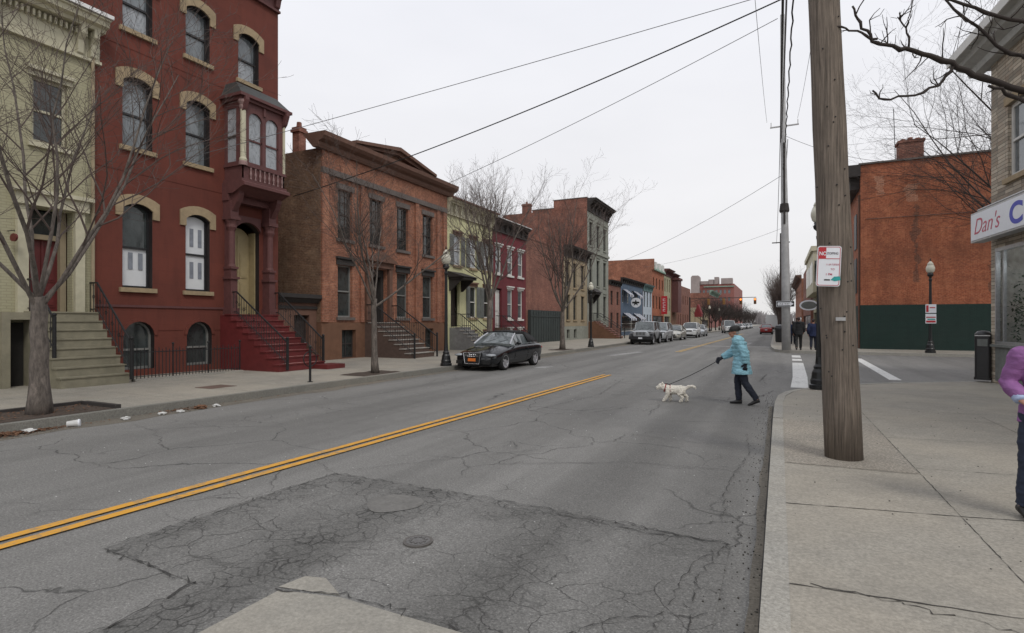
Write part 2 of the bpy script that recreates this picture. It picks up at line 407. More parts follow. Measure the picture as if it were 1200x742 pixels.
# asphalt: warped coordinate helper
def m_asphalt(name, base=.10, patch=False):
    t = NT(name); v = t.coord()
    sp = t.noise(v, 55, 4, .8); med = t.noise(v, 3.2, 6, .65); big = t.noise(t.map(v, (1, .35, 1)), .33, 5, .6)
    long_ = t.noise(t.map(v, (1.2, .06, 1)), 1.0, 4, .55)
    b = (base, base*.98, base*.93)
    c = t.mix(.5, sc3(b, .95), sc3(b, 1.05))
    c = t.mix(t.ramp(med, [(.35, 0), (.7, .55)]), c, sc3(b, .78))
    c = t.mix(t.ramp(big, [(.42, 0), (.62, .7)]), c, sc3(b, 1.22))
    c = t.mix(t.ramp(long_, [(.45, 0), (.62, .55)]), c, sc3(b, .68))
    sx = t.new('ShaderNodeSeparateXYZ'); t.link(v, sx.inputs[0])
    for x0, k0 in ((1.65, .55), (3.3, .3), (7.2, .25), (8.9, .25), (.55, .25)):
        dd = t.math('ADD', t.math('ABSOLUTE', t.math('ADD', sx.outputs[0], x0)), t.math('MULTIPLY', t.math('SUBTRACT', t.noise(t.map(v, (1, .25, 1)), 1.3 + x0*.1, 5, .65), .5), 1.1))
        c = t.mix(t.ramp(dd, [(.05, k0), (.5, 0)]), c, sc3(b, .55))
    st = t.noise(v, 22, 5, .8); c = t.mix(t.ramp(st, [(.56, 0), (.68, .5)]), c, sc3(b, 1.7)); c = t.mix(t.ramp(st, [(.3, .55), (.42, 0)]), c, sc3(b, .5))
    wn = t.new('ShaderNodeTexNoise'); t.link(v, wn.inputs['Vector']); wn.inputs['Scale'].default_value = 2.2; wn.inputs['Detail'].default_value = 5
    vm = t.new('ShaderNodeVectorMath', operation='MULTIPLY_ADD'); t.link(wn.outputs['Color'], vm.inputs[0]); vm.inputs[1].default_value = (.5, .5, 0); t.link(v, vm.inputs[2])
    def cracks(scale, w0, w1):
        vo = t.new('ShaderNodeTexVoronoi', feature='DISTANCE_TO_EDGE'); t.link(vm.outputs[0], vo.inputs['Vector']); vo.inputs['Scale'].default_value = scale
        return t.ramp(vo.outputs['Distance'], [(w0, 1), (w1, 0)])
    if patch:
        # crack density follows a worn band running across the patch
        sep = t.new('ShaderNodeSeparateXYZ'); t.link(v, sep.inputs[0])
        d = t.math('MINIMUM', t.math('ABSOLUTE', t.math('ADD', sep.outputs[0], 3.28)), t.math('ADD', t.math('ABSOLUTE', t.math('ADD', sep.outputs[0], 1.65)), .22))
        d = t.math('MINIMUM', d, t.math('ADD', t.math('ABSOLUTE', t.math('ADD', sep.outputs[0], 4.62)), .12))
        d = t.math('MINIMUM', d, t.math('ADD', t.math('ABSOLUTE', t.math('ADD', sep.outputs[1], -4.75)), .18))
        d = t.math('ADD', d, t.math('MULTIPLY', t.math('SUBTRACT', t.noise(v, 1.7, 5, .6), .5), 1.3))
        band = t.ramp(d, [(.0, 1), (.65, 0)])
        k1 = t.math('MULTIPLY', cracks(2.6, .002, .014), t.ramp(t.noise(v, 1.1, 3), [(.42, 0), (.56, .75)]))
        k2 = t.math('MULTIPLY', cracks(7.5, .008, .06), band)
        k2 = t.math('MULTIPLY', k2, t.ramp(t.noise(v, 4, 3), [(.36, .25), (.56, 1)]))
        c = t.mix(t.math('MULTIPLY', band, .5), c, sc3(b, .40))
        k = t.math('MAXIMUM', k1, k2)
    else:
        k1 = t.math('MULTIPLY', cracks(.55, .0015, .006), t.ramp(t.noise(v, .35, 3), [(.44, 0), (.56, .8)]))
        k2 = t.math('MULTIPLY', cracks(1.9, .003, .014), t.ramp(t.noise(v, .5, 4), [(.56, 0), (.66, .7)]))
        k = t.math('MAXIMUM', k1, k2)
    c = t.mix(k, c, sc3(b, .25))
    c = t.mix(1.0, c, t.ramp(sp, [(.34, .66), (.5, 1.0), (.66, 1.42)]), 'MULTIPLY')
    vo2 = t.new('ShaderNodeTexVoronoi'); t.link(v, vo2.inputs['Vector']); vo2.inputs['Scale'].default_value = 130
    sx2 = t.new('ShaderNodeSeparateColor'); t.link(vo2.outputs['Color'], sx2.inputs[0])
    c = t.mix(1.0, c, t.ramp(sx2.outputs[0], [(.0, .84), (.5, 1.0), (.95, 1.08), (1, 1.5)]), 'MULTIPLY')
    b1 = t.bump(sp, .35, .006); b2 = t.bump(t.math('MULTIPLY', k, -1), .7, .012, b1)
    return t.out(c, t.ramp(med, [(.3, .78), (.8, .92)]), 0, .3)
M['asphalt'] = m_asphalt('worn_asphalt', .182)
M['asphalt_patch'] = m_asphalt('cracked_asphalt_patch', .178, True)
M['asphalt_round'] = m_plain('smooth_asphalt_fill', (.165,.16,.15), .9, var=.25, scale=30)
def m_concrete(name, c, speck=1.0):
    t = NT(name); v = t.coord()
    sp = t.noise(v, 38, 5, .8); med = t.noise(v, 2.1, 7, .68); big = t.noise(v, .5, 4, .6); st = t.noise(v, 7, 5, .7)
    cc = t.mix(t.ramp(sp, [(.3, 0), (.7, 1)]), sc3(c, 1-.12*speck), sc3(c, 1+.1*speck))
    cc = t.mix(t.ramp(med, [(.35, 0), (.72, .65)]), cc, sc3(c, .72))
    cc = t.mix(t.ramp(big, [(.4, 0), (.66, .6)]), cc, sc3((c[0]*1.02, c[1]*.98, c[2]*.93), 1.2))
    cc = t.mix(t.ramp(st, [(.66, 0), (.74, .5)]), cc, sc3(c, .4))
    cc = t.mix(1.0, cc, t.ramp(sp, [(.34, 1-.2*min(speck, 1.6)), (.5, 1.0), (.66, 1+.2*speck)]), 'MULTIPLY')
    ws = t.noise(t.map(v, (.5, 1.6, 1)), 1.3, 6, .7); cc = t.mix(t.ramp(ws, [(.5, 0), (.7, .4)]), cc, sc3(c, .66))
    b1 = t.bump(sp, .35*speck, .006); t.bump(med, .2, .02, b1)
    return t.out(cc, .88, 0, .3)
M['sidewalk'] = m_concrete('sidewalk_concrete', (.31,.29,.25))
M['kerb'] = m_concrete('granite_kerb', (.32,.31,.28), 1.2)
M['kerb_dark'] = m_concrete('stained_granite_kerb', (.20,.195,.175), 1.2)
M['concrete_patch'] = m_concrete('pale_concrete_patch', (.30,.285,.25), .8)
M['grit'] = m_concrete('gutter_grit', (.165,.15,.125), 1.5)
M['joint'] = m_plain('joint_dirt', (.06,.055,.048), .95, var=.4, scale=20)
M['crack'] = m_plain('tar_dark_crack', (.045,.043,.04), .9)
def m_worn(name, c, under, lo=.42, hi=.6, scale=9):
    t = NT(name); v = t.coord(); n = t.noise(v, scale, 8, .75); n2 = t.noise(v, 1.1, 3)
    k = t.math('ADD', n, t.math('MULTIPLY', t.math('SUBTRACT', n2, .5), .3))
    cc = t.mix(t.ramp(k, [(lo, 0), (hi, 1)]), sc3(c, 1.0), under)
    return t.out(cc, .75)
M['yellow_line'] = m_worn('worn_yellow_road_paint', (.62,.31,.035), (.27,.2,.12), .49, .64)
M['yellow_faded'] = m_worn('faded_yellow_road_paint', (.5,.33,.12), (.2,.17,.12), .5, .66)
M['white_line'] = m_worn('worn_white_road_paint', (.62,.62,.6), (.2,.2,.19), .54, .66)
M['white_faded'] = m_worn('faded_white_road_paint', (.36,.36,.35), (.16,.155,.15), .42, .58)
# ------------------------------------------------------------------ facade tools (local: X along the front, -Y out to the street, Z up)
def arc_pts(x0, x1, zs, rise, n=8):
    """points of a segmental arch from x0 to x1 springing at zs"""
    w = (x1-x0)/2; cx = (x0+x1)/2
    if rise >= w*.98:
        return [(cx - w*math.cos(PI*i/n), zs + rise*math.sin(PI*i/n)) for i in range(n+1)]
    r = (w*w + rise*rise)/(2*rise); a = math.asin(w/r); cz = zs + rise - r
    return [(cx + r*math.sin(-a + 2*a*i/n), cz + r*math.cos(-a + 2*a*i/n)) for i in range(n+1)]
def front(m, x0, x1, z0, z1, holes, depth=.2, mi=0, y=0, rmi=None):
    """wall face with real openings and reveals. hole = (x0,x1,z0,z1[,rise])"""
    rmi = mi if rmi is None else rmi
    xs = sorted({x0, x1, *[h[0] for h in holes], *[h[1] for h in holes]})
    zs = sorted({z0, z1, *[h[2] for h in holes], *[h[3] for h in holes]})
    for i in range(len(xs)-1):
        for j in range(len(zs)-1):
            cx = (xs[i]+xs[i+1])/2; cz = (zs[j]+zs[j+1])/2
            if any(h[0] < cx < h[1] and h[2] < cz < h[3] for h in holes): continue
            m.quad((xs[i],y,zs[j]), (xs[i+1],y,zs[j]), (xs[i+1],y,zs[j+1]), (xs[i],y,zs[j+1]), mi)
    for h in holes:
        a, b, c, d = h[:4]; e = y+depth; rise = h[4] if len(h) > 4 else 0
        m.quad((a,y,c),(a,e,c),(a,e,d),(a,y,d), rmi); m.quad((b,y,c),(b,y,d),(b,e,d),(b,e,c), rmi)
        m.quad((a,y,c),(b,y,c),(b,e,c),(a,e,c), rmi)
        if not rise: m.quad((a,y,d),(a,e,d),(b,e,d),(b,y,d), rmi)
        else:
            ap = arc_pts(a, b, d-rise, rise)
            k = len(ap)//2
            m.add([(p[0], y, p[1]) for p in ap[:k+1]] + [(a, y, d)], [list(range(k+2))], mi)
            m.add([(p[0], y, p[1]) for p in ap[k:]] + [(b, y, d)], [list(range(len(ap)-k+1))], mi)
            for p, q in zip(ap[:-1], ap[1:]): m.quad((p[0],y,p[1]), (q[0],y,q[1]), (q[0],e,q[1]), (p[0],e,p[1]), rmi)
def shell(m, x0, x1, z0, z1, D, smi=0, tmi=0, steps=None):
    """sides, back and top; steps = [(y, z)...] stepped side parapet outline"""
    m.quad((x0,0,z0),(x0,D,z0),(x0,D,z1),(x0,0,z1), smi); m.quad((x1,0,z0),(x1,0,z1),(x1,D,z1),(x1,D,z0), smi)
    m.quad((x0,D,z0),(x1,D,z0),(x1,D,z1),(x0,D,z1), smi)
    m.quad((x0,0,z1),(x1,0,z1),(x1,D,z1),(x0,D,z1), tmi)
def window(par, x0, x1, z0, z1, frame, pane, depth=.14, rise=0, sill=None, lintel=None, kind='sash', fw=.055, lz=.22, lw=.1, ears=0, shade=None, name='window', proud=.05, lo_pane=None, shutters=None, blinds=False, y=0):
    f = MB(); y0 = y+depth; y1 = y+depth+.06
    top = z1 - rise
    if rise:
        ap = arc_pts(x0, x1, top, rise); ip = arc_pts(x0+fw, x1-fw, top, max(.02, rise-fw))
        for i in range(len(ap)-1):
            f.prism([ap[i], ap[i+1], ip[i+1], ip[i]], y0, y1)
        f.box(x0, x0+fw, y0, y1, z0, top); f.box(x1-fw, x1, y0, y1, z0, top)
    else:
        f.box(x0, x0+fw, y0, y1, z0, z1); f.box(x1-fw, x1, y0, y1, z0, z1); f.box(x0+fw, x1-fw, y0, y1, z1-fw, z1)
    f.box(x0+fw, x1-fw, y0, y1, z0, z0+fw*1.2)
    zm = (z0+z1)/2 - (rise*.3 if rise else 0)
    if kind in ('sash', 'six'): f.box(x0+fw, x1-fw, y0-.015, y1, zm-.03, zm+.03)
    if kind == 'six':
        for k in (1, 2):
            xx = x0 + (x1-x0)*k/3; f.box(xx-.012, xx+.012, y0+.012, y1-.01, z0+fw, z1-fw-rise)
        for q in (.25, .75): zz = z0+(z1-z0)*q; f.box(x0+fw, x1-fw, y0+.014, y1-.012, zz-.012, zz+.012)
    if kind == 'cross': xx = (x0+x1)/2; f.box(xx-.03, xx+.03, y0+.005, y1, z0+fw, top); f.box(x0+fw, x1-fw, y0+.008, y1, zm-.03, zm+.03)
    w = f.build(name, frame, par)
    yp = y1-.02
    ap = arc_pts(x0+.02, x1-.02, top, rise) if rise else [(x0+.02, z1-.02), (x1-.02, z1-.02)]
    def pane_obj(poly, mat, yy, nm='pane'):
        p = MB(); p.add([(a, yy, b) for a, b in poly], [list(range(len(poly)))]); return p.build(nm, mat, w)
    if lo_pane is None: pane_obj([(x1-.02, z0+.02), (x0+.02, z0+.02)] + ap, pane, yp)
    else:
        pane_obj([(x1-.02, zm), (x0+.02, zm)] + ap, pane, yp)
        pane_obj([(x0+.02, z0+.02), (x1-.02, z0+.02), (x1-.02, zm), (x0+.02, zm)], lo_pane, yp+.012)
    if sill:
        s = MB(); s.box(x0-.1, x1+.1, y-.09, y+.1, z0-.13, z0+.002); s.build('sill', sill, w)
    if lintel:
        s = MB()
        if rise:
            o = arc_pts(x0-lw, x1+lw, top+lz*.85, rise+.02); i = arc_pts(x0, x1, top, rise)
            n = len(o)
            for k in range(n-1): s.prism([i[k], i[k+1], o[k+1], o[k]], y-proud, y+.01)
            if ears:
                s.prism([(x0, top), o[0], (x0-lw, top-ears), (x0, top-ears)], y-proud, y+.01)
                s.prism([(x1, top), (x1, top-ears), (x1+lw, top-ears), o[-1]], y-proud, y+.01)
        else:
            s.box(x0-lw, x1+lw, y-proud, y+.01, z1, z1+lz)
            if ears: s.box(x0-lw-.03, x1+lw+.03, y-proud-.09, y+.01, z1+lz, z1+lz+.09)
        s.build('lintel', lintel, w)
    if shutters:
        ww = (x1-x0)*.5
        for a in (x0-ww-.01, x1+.01):
            s = MB(); s.box(a, a+ww, y-.05, y-.003, z0, z1)
            nb = max(4, int((z1-z0)/.12))
            for k in range(nb): zz = z0+.05+(z1-z0-.1)*k/nb; s.box(a+.05, a+ww-.05, y-.068, y-.05, zz, zz+.05)
            s.build('shutter', shutters, w)
    return w
def cornice(par, x0, x1, z, mats, h=.8, out=.6, brackets=.8, bw=.12, ret=0, name='cornice', y=0, cap=None):
    """stepped cornice: frieze, brackets, projecting top with a moulded edge"""
    m = MB()
    m.box(x0, x1, y-.06, y+.02, z-h, z-h*.3)
    m.box(x0-.02, x1+.02, y-.12, y+.02, z-h*1.08, z-h)
    prof = [(y+.02, z-h*.3), (y-out*.55, z-h*.3), (y-out*.62, z-h*.22), (y-out*.85, z-h*.18), (y-out*.9, z-h*.06), (y-out, z-h*.04), (y-out, z), (y+.02, z+.02)]
    m.prism(prof, x0-ret, x1+ret, 'x')
    if brackets:
        n = max(2, int(round((x1-x0)/brackets)))
        for i in range(n+1):
            c = x0+bw/2+.02 + (x1-x0-bw-.04)*i/n
            m.prism([(y-.06, z-h*.95), (y-.14, z-h*.9), (y-.2, z-h*.65), (y-out*.5, z-h*.42), (y-out*.52, z-h*.3), (y-.06, z-h*.3)], c-bw/2, c+bw/2, 'x')
        nd = int((x1-x0)/.22)
        for i in range(nd):
            c = x0 + (i+.5)*(x1-x0)/nd; m.box(c-.045, c+.045, y-.16, y-.06, z-h*.42, z-h*.3)
    o = m.build(name, mats, par)
    if cap:
        k = MB(); k.box(x0-ret-.02, x1+ret+.02, y-out-.03, y+.3, z+.022, z+.07); k.build('roof_edge', cap, par)
    return o
def stoop(par, x0, x1, ytop, yfoot, zt, zb, n, mat, tread=None, side='full', y0=0, cheek=0):
    """steps going down from the landing (ytop) out to yfoot (more negative)"""
    m = MB(); run = (yfoot - ytop)/n; rise = (zt-zb)/(n+1) if False else (zt-zb)/n
    m.box(x0, x1, ytop, y0, zb-.02, zt)
    for i in range(1, n):
        z = zt - rise*i
        m.box(x0, x1, ytop+run*i, ytop+run*(i-1)+.001, zb-.02, z)
    o = m.build('stoop', mat, par)
    if tread:
        t = MB()
        t.box(x0-.03, x1+.03, ytop-.03, ytop+.3, zt, zt+.035)
        for i in range(1, n):
            z = zt - rise*i
            t.box(x0-.03, x1+.03, ytop+run*i-.03, ytop+run*(i-1)+.01, z, z+.035)
        t.build('tread', tread, o)
    return o
def railing(par, x, pts, mat, h=.85, sp=.14, newel=True, y_first=None, r=.021, name='railing', scroll=False):
    """pts: [(y,z)...] base line in the plane x"""
    m = MB()
    top = [(x, p[0], p[1]+h) for p in pts]
    m.tube(top, r*1.3, 6); m.tube([(x, p[0], p[1]+.12) for p in pts], r*.7, 4)
    for a, b in zip(pts[:-1], pts[1:]):
        L = abs(b[0]-a[0]); n = max(1, int(L/sp))
        for i in range(n+1):
            t = i/n; y = a[0]+(b[0]-a[0])*t; z = a[1]+(b[1]-a[1])*t
            m.tube([(x, y, z), (x, y, z+h)], r*.5, 4)
            if scroll and i % 2: m.tube([(x, y+.05*math.cos(q), z+h*.55+.05*math.sin(q)) for q in [k*PI/3 for k in range(7)]], r*.4, 3)
    if newel:
        y, z = pts[-1]
        m.tube([(x, y, z-.1), (x, y, z+h+.1)], r*2.2, 8); m.ball((x, y, z+h+.14), .05)
    return m.build(name, mat, par)
def door(par, x0, x1, z0, z1, mat, depth=.4, leafs=1, rise=0, knob=True, y=0, glass=None):
    m = MB(); yy = y+depth
    if rise:
        ap = arc_pts(x0, x1, z1-rise, rise); m.prism([(x1, z0), (x0, z0)] + ap, yy, yy+.05)
    else: m.box(x0, x1, yy, yy+.05, z0, z1)
    w = (x1-x0)/leafs
    for i in range(leafs):
        a = x0+i*w
        for (p, q) in ((.08, .38), (.43, .72 if rise else .92)):
            za = z0+(z1-z0)*p; zb = z0+(z1-z0)*q
            m.box(a+w*.18, a+w*.82, yy-.02, yy, za, zb)
            m.box(a+w*.26, a+w*.74, yy-.035, yy-.02, za+.06, zb-.06)
        if i: m.box(a-.015, a+.015, yy-.03, yy, z0, z1-rise)
    o = m.build('door', mat, par)
    if knob:
        k = MB(); k.ball((x0+w*(.88 if leafs > 1 else .9), yy-.06, z0+(z1-z0)*.4), .035); k.build('handle', M['chrome'], o)
    if glass:
        g = MB(); g.box(x0+.12*w, x1-.12*w, yy-.03, yy-.005, z0+(z1-z0)*.5, z1-.12); g.build('pane', glass, o)
    return o
XL = -17.3
M['reveal_dark'] = m_plain('black_window_reveal', (.02,.014,.014), .7, var=.3)  # black colour for the sides of the window openings
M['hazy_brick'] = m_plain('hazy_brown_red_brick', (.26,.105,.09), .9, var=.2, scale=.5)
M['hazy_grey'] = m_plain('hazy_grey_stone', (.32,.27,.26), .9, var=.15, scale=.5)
M['worn_red'] = m_worn('worn_red_tread', (.42,.25,.22), (.2,.03,.025), .45, .6, 5)
def left_house(name, label, y0, cat='house', x=XL, group=None):
    return thing(name, label, cat, (x, y0, 0), PI/2, group)

# ================================================================== LEFT ROW
# --- A: cream painted house ------------------------------------------------
A = left_house('town_house', 'cream painted brick house with olive steps at the left edge of the photo', 1.95, x=-17.3)
W = 7.0
def ax(y): return y-1.95
wins = [(ax(7.52), ax(8.3), 6.42, 8.12), (ax(4.9), ax(5.7), 6.42, 8.12), (ax(2.7), ax(3.5), 6.42, 8.12), (ax(4.9), ax(5.7), 2.6, 4.7), (ax(2.7), ax(3.5), 2.6, 4.7), (ax(4.9), ax(5.7), .3, 1.5)]
dh = (ax(7.42), ax(8.42), 2.0, 4.72)
m = MB(); front(m, 0, W, .0, 10.1, wins + [dh], .25); shell(m, 0, W, 0, 10.05, 11); m.build('wall', M['cream_brick'], A)
for i, w_ in enumerate(wins): window(A, *w_, M['cream_trim'], M['glass'] if i else M['glass_dark'], sill=M['cream_trim'], lintel=M['cream_trim'], depth=.1, ears=1, lz=.14, fw=.07)
d_ = door(A, dh[0]+.14, dh[1]-.14, 2.0, 3.95, M['door_red'], .45, 2)
m = MB(); m.box(dh[0], dh[0]+.14, .3, .5, 2.0, 4.72); m.box(dh[1]-.14, dh[1], .3, .5, 2, 4.72); m.box(dh[0]+.14, dh[1]-.14, .3, .5, 3.95, 4.08); m.build('door_frame', M['tan_wall'], A)
m = MB(); m.box(dh[0]+.14, dh[1]-.14, .45, .5, 4.08, 4.72); m.build('transom', M['glass_dark'], A)
m = MB(); m.box(dh[0]-.25, dh[0]-.02, -.12, 0, 2.0, 4.75); m.box(dh[1]+.02, dh[1]+.25, -.12, 0, 2.0, 4.75); m.box(dh[0]-.32, dh[1]+.32, -.2, 0, 4.75, 5.05); m.box(dh[0]-.4, dh[1]+.4, -.3, 0, 5.05, 5.15); m.build('door_surround', M['cream_trim'], A)
cornice(A, 0, W+.12, 10.12, M['cream_trim'], h=1.05, out=.62, brackets=0)
m = MB(); m.box(-.02, W+.16, -.68, .1, 10.14, 10.24); m.build('roof_edge', M['snow_edge'], A)
m = MB(); m.box(5.9, 6.9, 1.2, 2.4, 10.0, 12.4); m.box(5.5, 6.98, 2.4, 11, 10.0, 11.2); m.build('chimney', M['wall_brick'], A)
m = MB(); m.box(5.84, 6.96, 1.14, 2.46, 12.4, 12.5); m.box(5.45, 6.99, 2.47, 11, 11.2, 11.28); m.build('coping', M['dark_trim'], A)
m = MB()
for bx in (.3, 2.3, 4.6, 6.75):
    for dx in (-.16, .16):
        m.prism([(-.062, 9.05), (-.16, 9.12), (-.2, 9.45), (-.34, 9.6), (-.36, 9.85), (-.062, 9.85)], bx+dx-.07, bx+dx+.07, 'x')
build_each(m, 'bracket', M['cream_trim'], A)
m = MB()
for i in range(58): xx = .1+i*.12; m.box(xx, xx+.05, -.2, -.062, 9.6, 9.76)
m.build('dentils', M['cream_trim'], A)
m = MB(); m.tube([(.0+W-.07, -.09, .2), (W-.07, -.09, 9.4)], .045, 8); m.build('drainpipe', M['tan_wall'], A)
sx0, sx1 = ax(7.32), ax(8.93)-.06
st = stoop(A, sx0, sx1, -.38, -1.98, 2.0, .15, 8, M['olive_step'], M['olive_step'])
# landing slab runs on to the left over a flat dark panel painted as the shaded basement doorway
m = MB(); m.box(sx0-.62, sx0-.002, -.5, 0, 1.82, 2.0); m.box(sx0-.62, sx0-.45, -.5, 0, .15, 1.82); m.build('landing', M['olive_step'], A)
m = MB(); m.box(sx0-.44, sx0-.01, -.06, -.004, .15, 1.75); m.build('shaded_doorway', M['recess'], A)  # no opening here: the doorway's shade is put into the panel colour
railing(A, sx1-.04, [(-.05, 2.0), (-.38, 2.0), (-1.95, .35)], M['iron'], .85, scroll=True)
railing(A, sx0+.06, [(-.05, 2.0), (-.38, 2.0), (-1.35, .95)], M['iron'], .85, scroll=True)
m = MB(); m.prism([(sx0+(-.38+.03)+.28*math.cos(2*PI*k/12), 3.3+.1*math.sin(2*PI*k/12)) for k in range(12)], -.95, -.9, 'y')
m = MB(); m.prism([(.1*math.cos(2*PI*k/14), .16*math.sin(2*PI*k/14)) for k in range(14)], -.02, .02, 'y')
# small oval plaque on an iron arm beside the door
pl = m.build('plaque', M['door_red'], A); pl.location = (ax(7.02), -.3, 3.85); pl.rotation_euler = (0, PI/2, PI/2)
m = MB(); m.tube([(0, .0, .18), (0, .32, .18)], .012, 5); m.tube([(0, 0, .18), (0, 0, .15)], .01, 4); a_ = m.build('plaque_arm', M['iron'], A); a_.location = (ax(7.02), -.32, 3.85)

# --- B: tall red house with oriel -------------------------------------------
B = left_house('brownstone_house', 'tall dark red house with tan window arches, oriel bay and red stoop', 8.95)
def bx(y): return y-8.95
W = 6.35
cols = [(bx(9.70), bx(10.56)), (bx(11.62), bx(12.46)), (bx(13.56), bx(14.42))]
rows = [(2.78, 5.30), (6.95, 9.05), (10.42, 12.15)]
holes = []
for r_, (a, b) in enumerate(rows):
    for c_, (p, q) in enumerate(cols):
        if c_ == 2 and r_ < 2: continue
        holes.append((p, q, a, b, .17))
base = [(bx(9.72), bx(10.62), .35, 1.78, .42), (bx(11.66), bx(12.54), .35, 1.78, .42)]
dr = (bx(13.38), bx(14.44), 2.0, 5.35, .3)
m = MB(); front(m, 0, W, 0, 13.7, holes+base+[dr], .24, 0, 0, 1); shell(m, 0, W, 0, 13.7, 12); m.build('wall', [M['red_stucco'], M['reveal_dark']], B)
for i, h in enumerate(holes):
    g = M['glass']; lo = None
    if i == 1: g = M['shade']
    if i == 0: g = M['glass_dark']; lo = M['shade']
    if i in (4, 6): lo = M['glass_curtain']
    w_ = window(B, *h[:4], M['black_frame'], g, depth=.17, rise=.17, sill=M['tan_stone'], lintel=M['tan_stone'], lz=.3, lw=.2, ears=.24, lo_pane=lo, fw=.06)
    if i in (0, 1):
        for (za, zb) in ([(3.35, 3.85)] if i == 0 else [(3.2, 3.75), (4.25, 4.85)]):
            for xx in (.27, .56):
                s = MB(); s.box(h[0]+xx, h[0]+xx+.13, .198, .206, za, zb)
                s.build('printed_shutter', M['shade_print'], w_)
for h in base: window(B, *h[:4], M['grey_frame'], M['glass_dark'], depth=.18, rise=.42, fw=.06)
for i, h in enumerate(base):   # raised edge round the basement arches
    m = MB(); o = arc_pts(h[0]-.1, h[1]+.1, 1.36, .52); ii = arc_pts(h[0], h[1], 1.36, .42)
    for k in range(len(o)-1): m.prism([ii[k], ii[k+1], o[k+1], o[k]], -.03, .01)
    m.build('arch_trim', M['red_stucco'], B)
m = MB()
m.box(0, bx(13.1), -.035, .01, 2.2, 2.27); m.build('belt_course', M['purple_trim'], B)
m = MB()
for z in (9.85, 6.2): m.box(0, W, -.012, .01, z, z+.025)
for z in (.85, 1.5):
    m.box(0, base[0][0]-.12, -.014, .01, z, z+.03); m.box(base[0][1]+.12, base[1][0]-.12, -.014, .01, z, z+.03); m.box(base[1][1]+.12, bx(12.85), -.014, .01, z, z+.03)
build_each(m, 'score_line', M['red_stucco'], B)
door(B, dr[0]+.04, dr[1]-.04, 2.0, 5.2, M['door_tan'], .5, 2, .3)
m = MB(); m.box(dr[0]-.02, dr[0]+.05, .2, .52, 2.0, 5.05); m.box(dr[1]-.05, dr[1]+.02, .2, .52, 2.0, 5.05); m.build('door_frame', M['door_tan'], B)
# door surround: clustered columns carrying the oriel
m = MB()
for cx in (bx(13.12), bx(14.72)):
    m.box(cx-.17, cx+.17, -.42, 0, 2.0, 2.25); m.box(cx-.13, cx+.13, -.36, 0, 2.25, 3.25); m.box(cx-.18, cx+.18, -.42, 0, 3.25, 3.33)
    m.box(cx-.15, cx+.15, -.39, 0, 3.6, 3.68); m.box(cx-.12, cx+.12, -.34, 0, 3.33, 3.6)
    m.lathe([(.15, 3.68), (.12, 3.78), (.115, 4.9), (.13, 4.95), (.17, 5.05), (.16, 5.15), (.2, 5.3)], (cx, -.22, 0), 14)
    m.box(cx-.1, cx+.1, -.2, 0, 3.68, 5.3)
    m.box(cx-.2, cx+.2, -.44, 0, 5.3, 5.42); m.box(cx-.16, cx+.16, -.38, 0, 5.42, 5.95)
    m.prism([(0, 5.5), (-.4, 5.6), (-.62, 5.9), (-.72, 6.12), (-.72, 6.3), (0, 6.3)], cx-.1, cx+.1, 'x')
m.box(bx(12.92), bx(14.92), -.3, 0, 5.95, 6.18)
ap = arc_pts(dr[0], dr[1], 5.05, .3)
for p, q in zip(ap[:-1], ap[1:]): m.prism([p, q, (q[0], 5.55), (p[0], 5.55)], -.1, .0)
m.build('door_surround', M['purple_trim'], B)
# oriel
ox0, ox1, oy = bx(13.02), bx(14.8), -.88
m = MB()
m.prism([(0, 6.18), (-.55, 6.18), (-.95, 6.36), (-1.12, 6.4), (-1.12, 6.5), (-1.0, 6.56), (0, 6.56)], ox0-.1, ox1+.06, 'x')
m.build('oriel_base', M['purple_trim'], B)
m = MB()
zb_, zt_ = 7.22, 9.22
hs = []
wq = (ox1-ox0-.34)/2
for k in range(2):
    a = ox0+.2+k*(wq-.02)+.06; hs.append((a, a+wq-.16, zb_+.05, zt_-.2, (wq-.16)/2*.96))
front(m, ox0, ox1, 6.56, 9.5, hs, .08, 0, oy)
# returns with one opening each
for xs_, sg in ((ox0, 1), (ox1, -1)):
    a, b = oy+.3, -.12
    m.box(xs_, xs_+sg*.06, oy, a, 6.56, 9.5); m.box(xs_, xs_+sg*.06, b, 0, 6.56, 9.5)
    m.box(xs_, xs_+sg*.06, a, b, 6.56, zb_+.05); m.box(xs_, xs_+sg*.06, a, b, zt_-.12, 9.5)
for zz, o_ in ((6.56, .06), (7.1, .05), (9.32, .1), (9.42, .2)):
    m.box(ox0-o_, ox1+o_, oy-o_, -.002, zz, zz+.1)
for cx in (ox0+.03, ox1-.03):
    m.prism([(oy-.02, 8.9), (oy-.12, 9.0), (oy-.24, 9.3), (oy-.24, 9.42), (oy-.02, 9.42)], cx-.07, cx+.07, 'x')
m.box((ox0+ox1)/2-.05, (ox0+ox1)/2+.05, oy-.05, oy, 9.02, 9.32)
o_body = m.build('oriel', M['purple_trim'], B)
for h in hs:
    f = MB(); zm = (h[2]+h[3])/2-.1; f.box(h[0], h[1], oy+.03, oy+.08, zm-.03, zm+.03); f.box(h[0], h[0]+.035, oy+.03, oy+.08, h[2], h[3]-h[4]); f.box(h[1]-.035, h[1], oy+.03, oy+.08, h[2], h[3]-h[4]); f.build('sash', M['purple_trim'], o_body)
    p = MB(); p.add([(a, oy+.07, b) for a, b in [(h[1], h[2]), (h[0], h[2])]+arc_pts(h[0], h[1], h[3]-h[4], h[4])], [list(range(11))]); p.build('pane', M['glass_curtain'], o_body)
